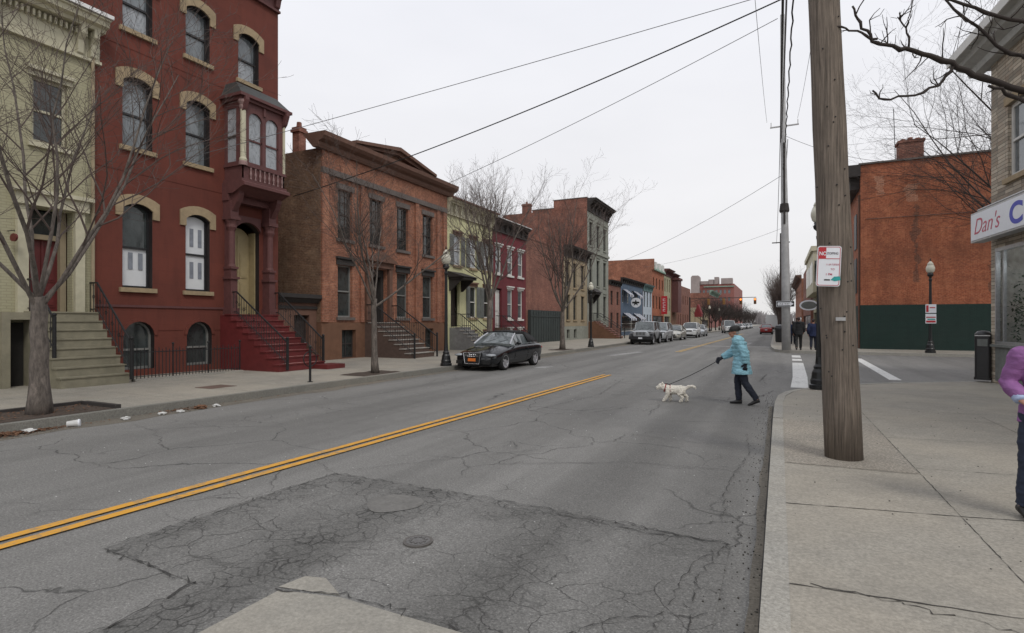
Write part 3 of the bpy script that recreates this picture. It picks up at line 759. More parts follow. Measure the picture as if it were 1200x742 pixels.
for xs_ in (ox0+.04, ox1-.04):
    p = MB(); p.quad((xs_, oy+.3, zb_+.05), (xs_, -.12, zb_+.05), (xs_, -.12, zt_-.12), (xs_, oy+.3, zt_-.12)); p.build('pane', M['glass_curtain'], o_body)
    f = MB(); f.box(xs_-.03, xs_+.02, oy+.3, -.12, 8.1, 8.17); f.build('sash', M['dark_trim'], o_body)
m = MB()
for cx in (ox0+.02,):
    m.lathe([(.11, 7.2), (.13, 7.3), (.095, 7.38), (.09, 8.95), (.105, 9.0)], (cx+.02, oy+.0, 0), 14)
m.lathe([(.05, 7.2), (.05, 9.3)], (ox1-.02, oy, 0), 8)
build_each(m, 'oriel_column', M['cream_trim'], o_body)
m = MB(); m.lathe([(.1, 8.98), (.13, 9.06), (.12, 9.14), (.17, 9.24), (.16, 9.32)], (ox0+.04, oy, 0), 12); m.build('capital', M['pink_trim'], o_body)
m = MB(); m.lathe([(.14, 7.1), (.14, 7.2), (.11, 7.27)], (ox0+.04, oy, 0), 12); m.build('column_base', M['pink_trim'], o_body)
m = MB()
for k in range(8):
    xx = ox0+.32+k*(ox1-ox0-.45)/7
    m.lathe([(.035, 6.68), (.02, 6.75), (.04, 6.85), (.018, 6.98), (.035, 7.08)], (xx, oy-.035, 0), 6)
build_each(m, 'baluster', M['pink_trim'], o_body)
m = MB(); e = .16
b4 = [(ox0-e, oy-e, 9.52), (ox1+e, oy-e, 9.52), (ox1+e, -.002, 9.52), (ox0-e, -.002, 9.52)]
t4 = [(ox0+.05, oy+.35, 10.02), (ox1-.05, oy+.35, 10.02), (ox1-.05, -.002, 10.02), (ox0+.05, -.002, 10.02)]
m.add(b4+t4, [(3,2,1,0), (4,5,6,7), (0,1,5,4), (1,2,6,5), (2,3,7,6), (3,0,4,7)]); m.box(ox0-e-.03, ox1+e+.03, oy-e-.03, -.002, 9.46, 9.52); m.build('oriel_roof', M['slate'], B)
cornice(B, 0, W, 14.65, M['purple_trim'], h=1.0, out=.75, brackets=1.05, bw=.2)
# red stoop
sx0, sx1 = bx(12.85), bx(14.82)
st = stoop(B, sx0, sx1, -.55, -3.1, 2.0, .15, 9, M['red_step'], M['red_step'])
m = MB(); m.prism([(sx1-.5, .15), (sx1+.35, .15), (sx1+.35, .3), (sx1-.5, .3)], -3.45, -3.1+.3, 'y'); m.build('bottom_step', M['red_step'], st)
m = MB()
for i in range(1, 9): z = 2.0-(1.85/9)*i+.037; yy = -.55-2.55/9*i; m.box(sx0+.25, sx1-.2, yy+.02, yy+.2, z, z+.004)
m.build('worn_tread', M['worn_red'], st)
railing(B, sx0+.22, [(-.1, 2.0), (-.55, 2.0), (-2.95, .3)], M['iron'], .8, .12, scroll=True)
railing(B, sx1+.02, [(-.1, 2.0), (-.55, 2.0), (-2.75, .3)], M['iron'], .85, .12, scroll=True)
# low iron fence in front of the basement windows
fe = thing('iron_fence', 'low black iron fence of thin pickets in front of the red house', 'fence', (-15.75, 9.1, .15), PI/2)
m = MB()
for i in range(34): xx = i*.1; m.tube([(xx, 0, .03), (xx, 0, .85 + (.05 if i % 2 else 0))], .012, 4)
m.build('picket', M['iron'], fe)
m = MB(); m.tube([(0,0,.12), (3.3,0,.12)], .011, 4); m.tube([(0,0,.78), (3.3,0,.78)], .011, 4); m.build('rail', M['iron'], fe)
m = MB()
for xx in (0, 1.1, 2.2, 3.3): m.tube([(xx,0,0), (xx,0,.98)], .022, 6); m.ball((xx,0,1.0), .035)
build_each(m, 'post', M['iron'], fe)
m = MB(); m.box(0, 3.35, -.1, .1, 0, .06); m.build('stone_base', M['kerb'], fe)

# --- gap between B and C: dark timber front with cap --------------------------
gp = left_house('side_entrance', 'dark timber entrance front squeezed between the red house and the brown brick house', 15.32, 'entrance', x=-17.5)
m = MB(); front(m, 0, 2.15, 0.1, 2.55, [(.95, 1.75, .15, 2.05)], .3); m.box(0, 2.15, .3, .5, .1, 2.5); m.build('wall', M['brown_trim'], gp)
door(gp, .97, 1.73, .15, 2.03, M['door_dark'], .2)
m = MB(); m.prism([(.5, 2.55), (-.1, 2.55), (-.22, 2.7), (-.3, 2.74), (-.3, 2.9), (.5, 2.95)], 0, 2.15, 'x'); m.box(0, 2.15, -.05, 0, 2.3, 2.42); m.build('cornice', M['dark_trim'], gp)
m = MB(); m.box(0, .75, 2.6, 2.8, 2.9, 5.3); m.box(.75, 1.15, 2.5, 2.9, 2.9, 5.2); m.build('recessed_wall', M['purple_trim'], gp)
m = MB(); m.box(-.0, 1.25, 2.4, 2.95, 5.3, 5.5); m.box(0, 2.15, 2.95, 3.2, 2.6, 6.1); m.build('back_wall', M['old_brick'], gp)
m = MB(); m.lathe([(.06, 0), (.11, .1), (.11, .32), (.05, .42)], (.55, 2.3, 3.1), 6); m.box(.52, .58, 2.3, 2.6, 3.25, 3.3); m.build('wall_lantern', M['iron'], gp)

# --- C: brown brick house with pediment ---------------------------------------
Cc = left_house('pediment_house', 'orange-brown brick house with dark pediment cornice and pilasters', 17.5)
W = 9.7
def cx_(y): return y-17.5
cw = [(cx_(18.5), cx_(19.42)), (cx_(20.6), cx_(21.55)), (cx_(22.65), cx_(23.6)), (cx_(24.9), cx_(25.86))]
up = [(a, b, 5.42, 7.6) for a, b in cw]; lo = [(a, b, 1.98, 4.28) for a, b in (cw[0], cw[2], cw[3])]
dr = (cx_(20.5), cx_(21.85), 1.75, 4.3); bs = [(cx_(18.7), cx_(19.6), .18, 1.42), (cx_(25.1), cx_(25.85), .25, 1.42)]
m = MB(); front(m, 0, W, 1.76, 9.1, up+lo+[dr], .2); shell(m, 0, W, 1.76, 9.1, 11, 1, 1)
m.build('wall', [M['orange_brick'], M['old_brick']], Cc)
m = MB(); front(m, 0, W, 0, 1.75, bs, .25, 0, -.05); m.box(0, W, -.05, 11, 1.745, 1.757); m.quad((0,-.05,0),(0,11,0),(0,11,1.75),(0,-.05,1.75)); m.quad((W,-.05,0),(W,11,0),(W,11,1.75),(W,-.05,1.75)); m.build('basement_wall', M['brownstone'], Cc)
for h in up: window(Cc, *h, M['dark_trim'], M['glass_dark'], sill=M['lintel_grey'], lintel=M['lintel_grey'], lz=.24, kind='six', fw=.06)
for h in lo: window(Cc, *h, M['grey_frame'], M['glass_dark'], sill=M['lintel_grey'], lintel=M['dark_trim'], lz=.26, ears=1, fw=.06)
for h in bs: window(Cc, *h, M['dark_trim'], M['glass_dark'], kind='cross', depth=.15)
m = MB(); m.box(dr[0], dr[0]+.2, .2, .5, 1.76, 4.3); m.box(dr[1]-.2, dr[1], .2, .5, 1.76, 4.3); m.box(dr[0]+.2, dr[1]-.2, .2, .5, 3.95, 4.3); m.build('door_frame', M['dark_trim'], Cc)
door(Cc, dr[0]+.2, dr[1]-.2, 1.76, 3.95, M['door_dark'], .45, 1)
m = MB()
for a in (dr[0]-.26, dr[1]+.02): m.box(a, a+.24, -.16, 0, 1.77, 4.35)
m.box(dr[0]-.32, dr[1]+.32, -.2, 0, 4.35, 4.62); mid = (dr[0]+dr[1])/2
m.prism([(dr[0]-.42, 4.62), (dr[1]+.42, 4.62), (dr[1]+.42, 4.7), (mid, 5.12), (dr[0]-.42, 4.7)], -.34, 0); m.build('door_pediment', M['brown_trim'], Cc)
# pilasters and recessed panel frame
m = MB()
for a, b in ((0, .38), (cx_(19.9), cx_(20.12)), (cx_(24.15), cx_(24.42)), (W-1.0, W-.72), (W-.35, W)):
    m.box(a, b, -.1, 0, 1.76, 8.05)
m.box(0, W, -.1, 0, 8.3, 9.0)
build_each(m, 'pilaster', M['orange_brick'], Cc)
m = MB(); m.box(0, W, -.13, 0, 8.05, 8.3); m.build('architrave', M['lintel_grey'], Cc)
m = MB()
prof = [(.02, 9.0), (-.22, 9.0), (-.28, 9.1), (-.3, 9.22), (-.5, 9.3), (-.62, 9.42), (-.65, 9.6), (.6, 9.62)]
m.prism(prof, -.42, W+.42, 'x')
m.build('cornice', M['brown_trim'], Cc)
# pediment
pl_, pr_, pk = cx_(19.1), cx_(25.0), 10.28
mid = (pl_+pr_)/2
m = MB(); m.prism([(pl_+.3, 9.6), (pr_-.3, 9.6), (mid, pk-.28)], -.3, .3); m.build('pediment', M['brownstone'], Cc)
m = MB()
for sg, xe in ((1, pl_-.2), (-1, pr_+.2)):
    m.prism([(xe, 9.6), (xe+sg*.75, 9.6), (mid, pk-.35), (mid, pk-.18)], -.55, .35); m.prism([(xe, 9.6), (mid, pk-.18), (mid, pk), (xe, 9.72)], -.72, .4)
m.build('raking_cornice', M['brown_trim'], Cc)
m = MB(); m.box(mid-.8, mid+.8, .3, 9, 9.1, 9.7); m.build('roof', M['roof'], Cc)
def chimney(par, x, y, z0, z1, w=.6, d=.6, mat=None, name='chimney'):
    m = MB(); m.box(x, x+w, y, y+d, z0, z1-.22); m.box(x-.06, x+w+.06, y-.06, y+d+.06, z1-.22, z1-.1); m.box(x-.02, x+w+.02, y-.02, y+d+.02, z1-.1, z1)
    m.lathe([(.12, z1), (.1, z1+.25)], (x+w*.5, y+d*.5, 0), 8)
    return m.build(name, mat or M['wall_brick'], par)
chimney(Cc, .05, 1.3, 9.1, 10.2, .4, .38, M['wall_brick'])
st = stoop(Cc, dr[0]-.3, dr[1]+.25, -.55, -2.9, 1.72, .15, 8, M['brown_step'], M['tread'])
railing(Cc, dr[0]-.25, [(-.1, 1.72), (-.55, 1.72), (-2.8, .25)], M['iron'], .85, .13, scroll=True)
railing(Cc, dr[1]+.2, [(-.1, 1.72), (-.55, 1.72), (-2.8, .25)], M['iron'], .85, .13, scroll=True)

# --- D: pale yellow house -------------------------------------------------------
D = left_house('town_house', 'pale yellow painted brick house with grey shutters and bracketed cornice', 27.22)
W = 5.75
def dx(y): return y-27.22
D_w = [dx(28.05), dx(29.95), dx(31.75)]
up = [(a, a+.85, 5.15, 6.95) for a in D_w]; lo = [(a, a+.85, 2.05, 4.0) for a in D_w[1:]]; ba = [(a, a+.75, .3, 1.2) for a in D_w[1:]]
dr = (dx(27.75), dx(28.75), 1.5, 4.2)
m = MB(); front(m, 0, W, 0, 8.3, up+lo+ba+[dr], .18); shell(m, 0, W, 0, 8.3, 11, 0, 0); m.build('wall', M['yellow_brick'], D)
for h in up+lo: window(D, *h, M['white_trim'], M['glass_curtain'] if h in up else M['glass_dark'], sill=M['tan_stone'], lintel=M['brown_trim'] , lz=.16, ears=1, shutters=M['shutter_grey'], depth=.08)
for h in ba: window(D, *h, M['white_trim'], M['glass_dark'], lintel=M['brown_trim'], lz=.1, depth=.08)
door(D, dr[0], dr[1], 1.5, 4.1, M['door_dark'], .3)
m = MB(); m.box(dr[0]-.25, dr[1]+.3, -1.0, 0, 4.25, 4.4); m.prism([(-1.1, 4.4), (0, 4.4), (0, 4.75)], dr[0]-.35, dr[1]+.4, 'x')
for a in (dr[0]-.2, dr[1]+.15): m.prism([(0, 3.6), (-.1, 3.6), (-.8, 4.2), (-.8, 4.25), (0, 4.25)], a, a+.1, 'x')
m.build('door_hood', M['dark_trim'], D)
cornice(D, 0, W, 8.95, M['cream_trim'], h=.85, out=.5, brackets=.75)
m = MB(); m.box(-.05, W+.05, -.58, -.5, 8.9, 9.0); m.build('gutter', M['brown_trim'], D)
stoop(D, dr[0]-.15, dr[1]+.15, -.7, -2.5, 1.45, .15, 7, M['grey_step'], M['tread'])
railing(D, dr[0]-.1, [(-.1, 1.45), (-.7, 1.45), (-2.4, .2)], M['iron'], .8); railing(D, dr[1]+.1, [(-.1, 1.45), (-.7, 1.45), (-2.4, .2)], M['iron'], .8)
fe2 = thing('iron_fence', 'black spiked iron fence in front of the pale yellow house', 'fence', (-15.3, 28.9, .15), PI/2)
m = MB()
for i in range(36): xx = i*.11; m.tube([(xx, 0, .03), (xx, 0, 1.05)], .012, 4)
m.build('picket', M['iron'], fe2)
m = MB(); m.tube([(0,0,.15), (3.9,0,.15)], .014, 4); m.tube([(0,0,.9), (3.9,0,.9)], .014, 4); m.build('rail', M['iron'], fe2)

# --- E: maroon house ---------------------------------------------------------------
E_ = left_house('town_house', 'narrow maroon painted house with white window frames', 33.0)
W = 5.45
ew = [.45, 2.3, 4.05]
up = [(a, a+.85, 5.1, 6.95) for a in ew]; lo = [(a, a+.8, 2.0, 4.1) for a in ew[1:]]; ba = [(a, a+.7, .4, 1.2) for a in ew[1:]]
dr = (.4, 1.4, 1.4, 4.1)
m = MB(); front(m, 0, W, 0, 8.2, up+lo+ba+[dr], .16); shell(m, 0, W, 0, 8.2, 11); m.build('wall', M['maroon_brick'], E_)
for h in up+lo+ba: window(E_, *h, M['white_trim'], M['glass'], sill=M['white_trim'], lintel=M['white_trim'], lz=.14, ears=1, depth=.06, fw=.09)
door(E_, .4, 1.4, 1.4, 4.0, M['white_trim'], .2)
cornice(E_, 0, W, 8.75, M['dark_trim'], h=.75, out=.5, brackets=.9, cap=M['snow_edge'])
stoop(E_, .3, 1.5, -.6, -2.2, 1.4, .15, 7, M['brown_step']); railing(E_, .35, [(-.1, 1.4), (-.6, 1.4), (-2.1, .2)], M['iron'], .8); railing(E_, 1.45, [(-.1, 1.4), (-.6, 1.4), (-2.1, .2)], M['iron'], .8)

# --- F: blank brick front with gate --------------------------------------------------
F = left_house('garage_building', 'blank reddish brick building with a wide dark green gate', 38.5)
m = MB(); front(m, 0, 8.15, 0, 8.2, [(.5, 7.5, .15, 2.7)], .2); shell(m, 0, 8.15, 0, 8.2, 10); m.box(0, 8.15, -.05, .3, 8.2, 8.32); m.build('wall', M['wall_brick'], F)
g = MB(); g.box(.3, 7.6, -.25, -.02, .15, 2.72)
for k in range(15): xx = .32+k*.52; g.box(xx, xx+.06, -.28, -.25, .2, 2.68)
g.box(.3, 7.6, -.29, -.25, 2.2, 2.3); g.build('gate', M['gate_green'], F)
# --- G: tan house ----------------------------------------------------------------------
G_ = left_house('town_house', 'two storey tan house with dark bracketed cornice beside the green gate', 46.7)
W = 6.75
gw = [.7, 2.6, 4.9]
up = [(a, a+.95, 5.0, 7.3) for a in gw]; lo = [(a, a+.95, 2.0, 4.3) for a in gw]; ba = [(a, a+.8, .3, 1.1) for a in gw[:2]]
m = MB(); front(m, 0, W, 1.4, 8.0, up+lo, .18); shell(m, 0, W, 0, 8.0, 10, 1, 1); m.build('wall', [M['tan_wall'], M['wall_brick']], G_)
m = MB(); front(m, 0, W, 0, 1.4, ba, .2, 0, -.06); m.box(0, W, -.06, 0, 1.396, 1.402); m.build('basement_wall', M['grey_wall'], G_)
for h in up+lo: window(G_, *h, M['dark_trim'], M['glass_dark'], sill=M['tan_stone'], lintel=M['tan_stone'], lz=.18)
for h in ba: window(G_, *h, M['dark_trim'], M['glass_dark'])
cornice(G_, 0, W, 8.7, M['dark_trim'], h=.9, out=.7, brackets=.8)
# --- H: tall grey fronted house ------------------------------------------------------
H_ = left_house('town_house', 'three storey grey-green fronted house with bare brick side wall and red steps', 53.5)
W = 7.7
hw = [.7, 3.2, 5.7]
r3 = [(a, a+1.0, z, z+dz) for a in hw for z, dz in ((9.6, 2.4), (5.6, 2.7), (2.2, 2.4))][0:]
r3 = [h for h in r3 if not (h[0] == .7 and h[2] == 2.2)]
dr = (.6, 1.8, 1.9, 4.5)
m = MB(); front(m, 0, W, 0, 13.3, r3+[dr], .2); shell(m, 0, W, 0, 13.3, 9.5, 1, 1); m.build('wall', [M['grey_wall'], M['wall_brick']], H_)
for h in r3: window(H_, *h, M['dark_trim'], M['glass_dark'], sill=M['grey_wall'], lintel=M['grey_wall'], lz=.25, ears=1)
door(H_, .6, 1.8, 1.9, 4.4, M['door_dark'], .3, 2)
m = MB(); m.box(.3, 2.1, -.8, 0, 4.6, 4.8); m.prism([(-.95, 4.8), (0, 4.8), (0, 5.3), (-.4, 5.2)], .15, 2.25, 'x')
for a in (.25, 2.0): m.prism([(0, 3.7), (-.12, 3.8), (-.7, 4.5), (-.7, 4.6), (0, 4.6)], a, a+.15, 'x')
m.build('door_hood', M['dark_trim'], H_)
m = MB(); m.box(0, W, -.15, 0, 8.9, 9.15); m.build('belt_course', M['grey_wall'], H_)
cornice(H_, 0, W, 14.25, M['dark_trim'], h=1.15, out=.95, brackets=1.2, bw=.3)
m = MB()
for (ya, yb, z) in ((0, 3.6, 14.3), (3.6, 6.0, 13.5), (6.0, 9.5, 13.3)): m.box(-.02, .3, ya+.01, yb, 13.3, z)
m.build('parapet', M['wall_brick'], H_); m = MB()
for (ya, yb, z) in ((0, 3.6, 14.3), (3.6, 6.0, 13.5)): m.box(-.06, .34, ya, yb+.05, z, z+.08)
m.build('coping', M['lintel_grey'], H_)
chimney(H_, 0.0, 6.3, 13.3, 14.3, .5, .9, M['wall_brick'])
stoop(H_, .4, 2.0, -.8, -3.4, 1.85, .15, 9, M['brownstone'], M['worn_red']); railing(H_, .45, [(-.1, 1.85), (-.8, 1.85), (-3.3, .25)], M['iron'], .85); railing(H_, 1.95, [(-.1, 1.85), (-.8, 1.85), (-3.3, .25)], M['iron'], .85)

# --- far left buildings: simple fronts with real openings ------------------------
def block(name, label, y0, W, hgt, wall, side, rows, ncol, fr, gl, D=11, ww=.95, cor=None, ch=.7, out=.5, x=XL, facing='left', sill=None, store=None, cat='building', rz=None, loc=None, lintel=None):
    b = thing(name, label, cat, loc or (x, y0, 0), rz if rz is not None else (PI/2 if facing == 'left' else -PI/2))
    hs_ = []
    for (za, zb) in rows:
        for i in range(ncol):
            c = W*(i+.5)/ncol; hs_.append((c-ww/2, c+ww/2, za, zb))
    sh = []
    if store: sh = [(.5, W-.5, .6, store)]
    m = MB(); front(m, 0, W, 0, hgt, hs_+sh, .18); shell(m, 0, W, 0, hgt, D, 1, 1); m.build('wall', [wall, side], b)
    for h in hs_: window(b, *h, fr, gl, sill=sill, lintel=lintel, lz=.2, depth=.1)
    for h in sh: window(b, *h, fr, M['glass_dark'], kind='cross', name='shop_window', depth=.15, fw=.1)
    if cor: cornice(b, 0, W, hgt+ch*.6, cor, h=ch, out=out, brackets=1.0)
    return b
I_ = block('brick_house', 'low brick house right after the tall grey-fronted house', 61.3, 5.2, 6.3, M['wall_brick'], M['wall_brick'], [(3.8, 5.4), (1.1, 2.9)], 2, M['dark_trim'], M['glass_dark'], cor=M['dark_trim'], ch=.5)
J_ = block('bar_building', 'slate blue painted bar with striped awnings and round star sign', 66.6, 12.2, 6.9, M['blue_wall'], M['wall_brick'], [(4.2, 5.9)], 5, M['white_trim'], M['glass_dark'], cor=M['dark_trim'], ch=.6, store=2.6)
def awning(par, x0, x1, z, out=1.3, drop=.9, n=7, mats=None):
    m = MB(); w = (x1-x0)/n
    for i in range(n):
        a = x0+i*w
        m.prism([(-.02, z), (-out, z-drop), (-out, z-drop-.25), (-out+.03, z-drop-.25), (-out+.03, z-drop-.03), (-.02, z-.05)], a, a+w, 'x', i % 2)
    return m.build('awning', mats or [M['sign_white'], M['navy_cloth']], par)
AW = [M['navy_cloth'], M['sign_white']]
awning(J_, .8, 3.4, 5.9, .9, .7, 7, AW); awning(J_, 6.4, 9.0, 5.9, .9, .7, 7, AW); awning(J_, 1.0, 4.6, 2.95, 1.0, .7, 9, AW); awning(J_, 6.4, 10.4, 2.95, 1.0, .7, 9, AW)
ss = thing('bar_sign', 'round white sign with a dark star projecting from the blue bar', 'sign', (-16.5, 71.2, 4.3))
ss.scale = (.85,)*3
m = MB(); m.disc_y(0, -.08, .08, 0, .74, 28); m.build('panel', M['sign_white'], ss)
m = MB()
star = [(.52*(1 if i % 2 == 0 else .42)*math.sin(PI*i/5), .52*(1 if i % 2 == 0 else .42)*math.cos(PI*i/5)-.02) for i in range(10)]
m.add([(0, -.088, 0)]+[(a, -.088, b) for a, b in star], [(0, i+1, (i+1) % 10+1) for i in range(10)]); m.box(-.55, .55, -.1, -.086, -.1, .1); m.build('star_emblem', M['black'], ss)
m = MB(); m.tube([(-.8, 0, .55), (.3, 0, .55)], .03, 6); m.tube([(-.8, 0, -.45), (-.5, 0, -.45)], .03, 6); m.build('bracket', M['iron'], ss)
K_ = block('row_house', 'narrow pale blue clapboard house with teal cornice', 79.0, 6.1, 6.7, M['pale_blue'], M['wall_brick'], [(4.0, 6.2), (1.0, 2.9)], 3, M['dark_trim'], M['glass_dark'], cor=M['teal'], ch=.9)
L_ = block('corner_building', 'three storey orange brick building with green mansard above the pale blue house', 85.2, 9.7, 9.8, M['big_brick'], M['orange_brick'], [(7.0, 8.7), (3.9, 5.9)], 4, M['dark_trim'], M['glass_dark'], D=14, store=2.8)
m = MB(); m.prism([(-.35, 9.8), (-.35, 10.0), (.5, 11.3), (1.2, 11.3), (1.2, 9.8)], 0.35, 9.6, 'x'); m.build('mansard', M['copper'], L_)
m = MB(); m.box(0, .35, -.3, 14, 9.8, 11.45); m.build('party_wall', M['orange_brick'], L_)
for k in range(3):
    m = MB(); a = 1.4+k*2.9; m.box(a, a+1.2, -.3, .6, 9.95, 11.1); m.build('dormer', M['white_trim'], L_)
rb = thing('blade_sign', 'tall red vertical shop sign on the orange brick building', 'sign', (-16.55, 91.2, 0))
m = MB(); m.box(-.45, .45, -.12, .12, 3.1, 6.0); m.build('panel', M['sign_red'], rb)
m = MB()
for k, zz in enumerate((5.5, 4.95, 4.4, 3.85)):
    m.box(-.2, .2, -.135, -.12, zz, zz+.07); m.box(-.2, -.12, -.135, -.12, zz-.25, zz); m.box(-.2, .2, -.135, -.12, zz-.3, zz-.24)
m.build('lettering', M['sign_white'], rb)
M_ = block('town_house', 'cream fronted three storey house with dark red cornice', 95.0, 6.4, 10.2, M['cream_brick'], M['wall_brick'], [(7.0, 9.2), (3.8, 6.0)], 3, M['brown_trim'], M['glass_dark'], cor=M['purple_trim'], ch=1.0, out=.9, store=2.8)
N_ = block('town_house', 'brown three storey house with a boxy bay and dark cornice', 101.5, 6.3, 10.0, M['brownstone'], M['wall_brick'], [(7.0, 9.0), (3.8, 5.8)], 2, M['dark_trim'], M['glass_dark'], cor=M['purple_trim'], ch=.9, out=.8)
m = MB(); m.box(1.2, 4.8, -1.1, 0, 3.6, 9.4); m.box(1.0, 5.0, -1.3, 0, 9.4, 9.8); m.build('bay', M['purple_trim'], N_)
O_ = block('brick_building', 'long plain red brick building behind the silver sedan', 108.2, 18, 9.0, M['wall_brick'], M['wall_brick'], [(5.4, 7.2), (1.2, 3.4)], 6, M['dark_trim'], M['glass_dark'], D=12)
P_ = block('shop_building', 'low beige shop building beyond the traffic signals', 150, 16, 5.6, M['tan_wall'], M['tan_wall'], [(3.2, 4.6)], 5, M['dark_trim'], M['glass_dark'], store=2.4, x=-17.8)
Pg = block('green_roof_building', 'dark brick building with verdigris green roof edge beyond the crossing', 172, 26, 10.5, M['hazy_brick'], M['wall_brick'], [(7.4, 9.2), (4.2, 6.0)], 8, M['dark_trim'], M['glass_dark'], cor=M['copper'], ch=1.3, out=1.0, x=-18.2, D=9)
# big apartment block with tower
T_ = thing('apartment_block', 'large dark red brick apartment block with square corner tower in the distance', 'building', (-34.0, 252, 0), 0)
W = 17.2
hs_ = [(1.2+i*1.7, 2.1+i*1.7, z, z+1.6) for i in range(9) for z in (4.5, 7.7, 10.9, 14.1)]
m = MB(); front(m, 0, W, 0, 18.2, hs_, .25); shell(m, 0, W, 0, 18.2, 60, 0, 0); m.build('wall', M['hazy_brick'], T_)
for h in hs_:
    p = MB(); p.quad((h[0], .2, h[2]), (h[1], .2, h[2]), (h[1], .2, h[3]), (h[0], .2, h[3])); p.build('window', M['glass'], T_)
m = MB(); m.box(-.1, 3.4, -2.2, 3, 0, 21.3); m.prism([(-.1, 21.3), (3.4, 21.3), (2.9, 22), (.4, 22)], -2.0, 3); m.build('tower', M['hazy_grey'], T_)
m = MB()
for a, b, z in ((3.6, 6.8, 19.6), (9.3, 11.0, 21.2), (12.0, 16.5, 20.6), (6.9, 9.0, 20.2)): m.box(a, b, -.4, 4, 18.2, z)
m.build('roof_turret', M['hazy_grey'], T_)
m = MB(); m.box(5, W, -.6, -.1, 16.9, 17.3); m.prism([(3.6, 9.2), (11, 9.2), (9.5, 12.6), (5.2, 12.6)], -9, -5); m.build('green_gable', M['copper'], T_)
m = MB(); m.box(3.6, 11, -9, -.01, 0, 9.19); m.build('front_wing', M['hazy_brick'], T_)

# ================================================================== RIGHT SIDE
Q_ = thing('corner_building', 'big orange brick side wall with dark green painted base across the side street', 'building', (4.5, 39.5, 0), 0)
m = MB(); m.quad((0,0,2.8),(22,0,2.8),(22,0,11.3),(0,0,11.3)); m.quad((0,0,2.8),(0,14,2.8),(0,14,11.3),(0,0,11.3)); m.quad((0,0,11.3),(22,0,11.3),(22,14,11.3),(0,14,11.3)); m.quad((22,0,0),(22,14,0),(22,14,11.3),(22,0,11.3)); m.quad((0,14,0),(22,14,0),(22,14,11.3),(0,14,11.3)); m.build('wall', M['big_brick'], Q_, fixn=True)
m = MB(); m.box(-.012, 22.01, -.012, 14, 0, 2.8); m.build('painted_base', M['green_paint_brick'], Q_)
m = MB(); m.box(-.1, 22.1, -.1, .35, 11.3, 11.4); m.build('coping', M['lintel_grey'], Q_)
m = MB(); m.box(-.75, -.013, -.2, 14, 10.6, 11.3); m.box(-.5, -.013, .3, 14, 9.9, 10.6); m.build('cornice', M['dark_trim'], Q_)
for k in range(3):
    for z in (6.4, 3.6):
        p = MB(); p.box(-.05, -.014, 1.5+k*4.3, 2.7+k*4.3, z, z+2.2); p.build('window', M['black_frame'], Q_)
m = MB(); m.tube([(-.06, .12, .2), (-.06, .12, 9.5)], .06, 8); m.build('drainpipe', M['brown_trim'], Q_)
M['brick_stain'] = m_brick('sooty_repaired_brick', (.26,.085,.04), (.18,.055,.03), (.3,.17,.12), grime=.6)
M['brick_pale'] = m_brick('pale_repaired_brick', (.5,.2,.11), (.4,.14,.07), (.5,.34,.25), grime=.3)
rq = random.Random(21)
def ragged(cx, z0, z1, w, nm, mt):
    m = MB(); n = int((z1-z0)/.075); L0 = cx-w; R0 = cx+w
    for i in range(n):
        L0 += rq.gauss(0, .05)+(cx-w-L0)*.15; R0 += rq.gauss(0, .05)+(cx+w-R0)*.15
        R0 = max(R0, L0+.05); m.box(L0, R0, -.006, -.0005, z0+i*.075, z0+(i+1)*.075-.0005)
    m.build(nm, mt, Q_)
ragged(2.75, 4.1, 8.7, .14, 'repaired_strip', M['brick_stain']); ragged(2.6, 8.85, 9.9, .3, 'repaired_strip', M['brick_pale']); ragged(6.4, 3.4, 5.2, .22, 'repaired_strip', M['brick_stain']); ragged(1.0, 9.4, 10.6, .2, 'repaired_strip', M['brick_pale'])
chm = MB(); chm.box(1.95, 3.15, .0, .9, 11.3, 12.35); chm.box(1.88, 3.22, -.06, .96, 12.35, 12.5)
for k in range(3): chm.lathe([(.15, 12.5), (.13, 12.66+.07*(k == 1))], (2.2+k*.36, .45, 0), 8)
chm.build('chimney', M['wall_brick'], Q_)
m = MB(); m.tube([(1.85, .5, 11.3), (1.75, .5, 14.6)], .02, 4); m.build('aerial', M['iron'], Q_)
m = MB(); m.tube([(0.3, -.03, 8.0), (21, -.03, 7.95)], .015, 4); m.build('wall_cable', M['lintel_grey'], Q_)

block('brick_house', 'dark brick house just behind the big orange brick wall', 75, 19, 8.8, M['wall_brick'], M['wall_brick'], [(5.6, 7.4)], 6, M['dark_trim'], M['glass_dark'], x=4.6, facing='right', cor=M['dark_trim'], store=2.8)
R3 = block('shop_building', 'cream shop building with a white boxed upper bay window on the right side', 97, 20, 10.2, M['cream_brick'], M['wall_brick'], [(6.6, 8.8)], 5, M['dark_trim'], M['glass_dark'], x=4.9, facing='right', store=3.2)
m = MB(); m.box(.4, 19, -1.0, 0, 5.5, 10.6); m.box(.2, 19.2, -1.25, 0, 10.6, 11.2); m.build('bay', M['cream_trim'], R3)
for k in range(5):
    p = MB(); a = 1.4+k*3.6; p.box(a, a+1.6, -1.03, -1.0, 6.8, 9.4); p.build('window', M['glass_dark'], R3)
for k in (0,):
    p = MB(); p.box(19.0, 19.03, -.85, -.2, 6.8, 9.4); p.build('window', M['glass_dark'], R3)
R4 = block('brick_building', 'narrow red brick building with a round-topped gable on the right side', 127, 28, 11.5, M['wall_brick'], M['wall_brick'], [(7.6, 9.6), (4.2, 6.2)], 6, M['dark_trim'], M['glass_dark'], x=4.6, facing='right', store=3)
m = MB(); m.prism([(-.1, 11.5), (6, 11.5), (6, 12.3), (4.5, 12.6), (3.8, 13.7), (2.2, 13.7), (1.4, 12.6), (-.1, 12.3)], 27.5, 28.02, 'x'); m.build('gable', M['wall_brick'], R4)
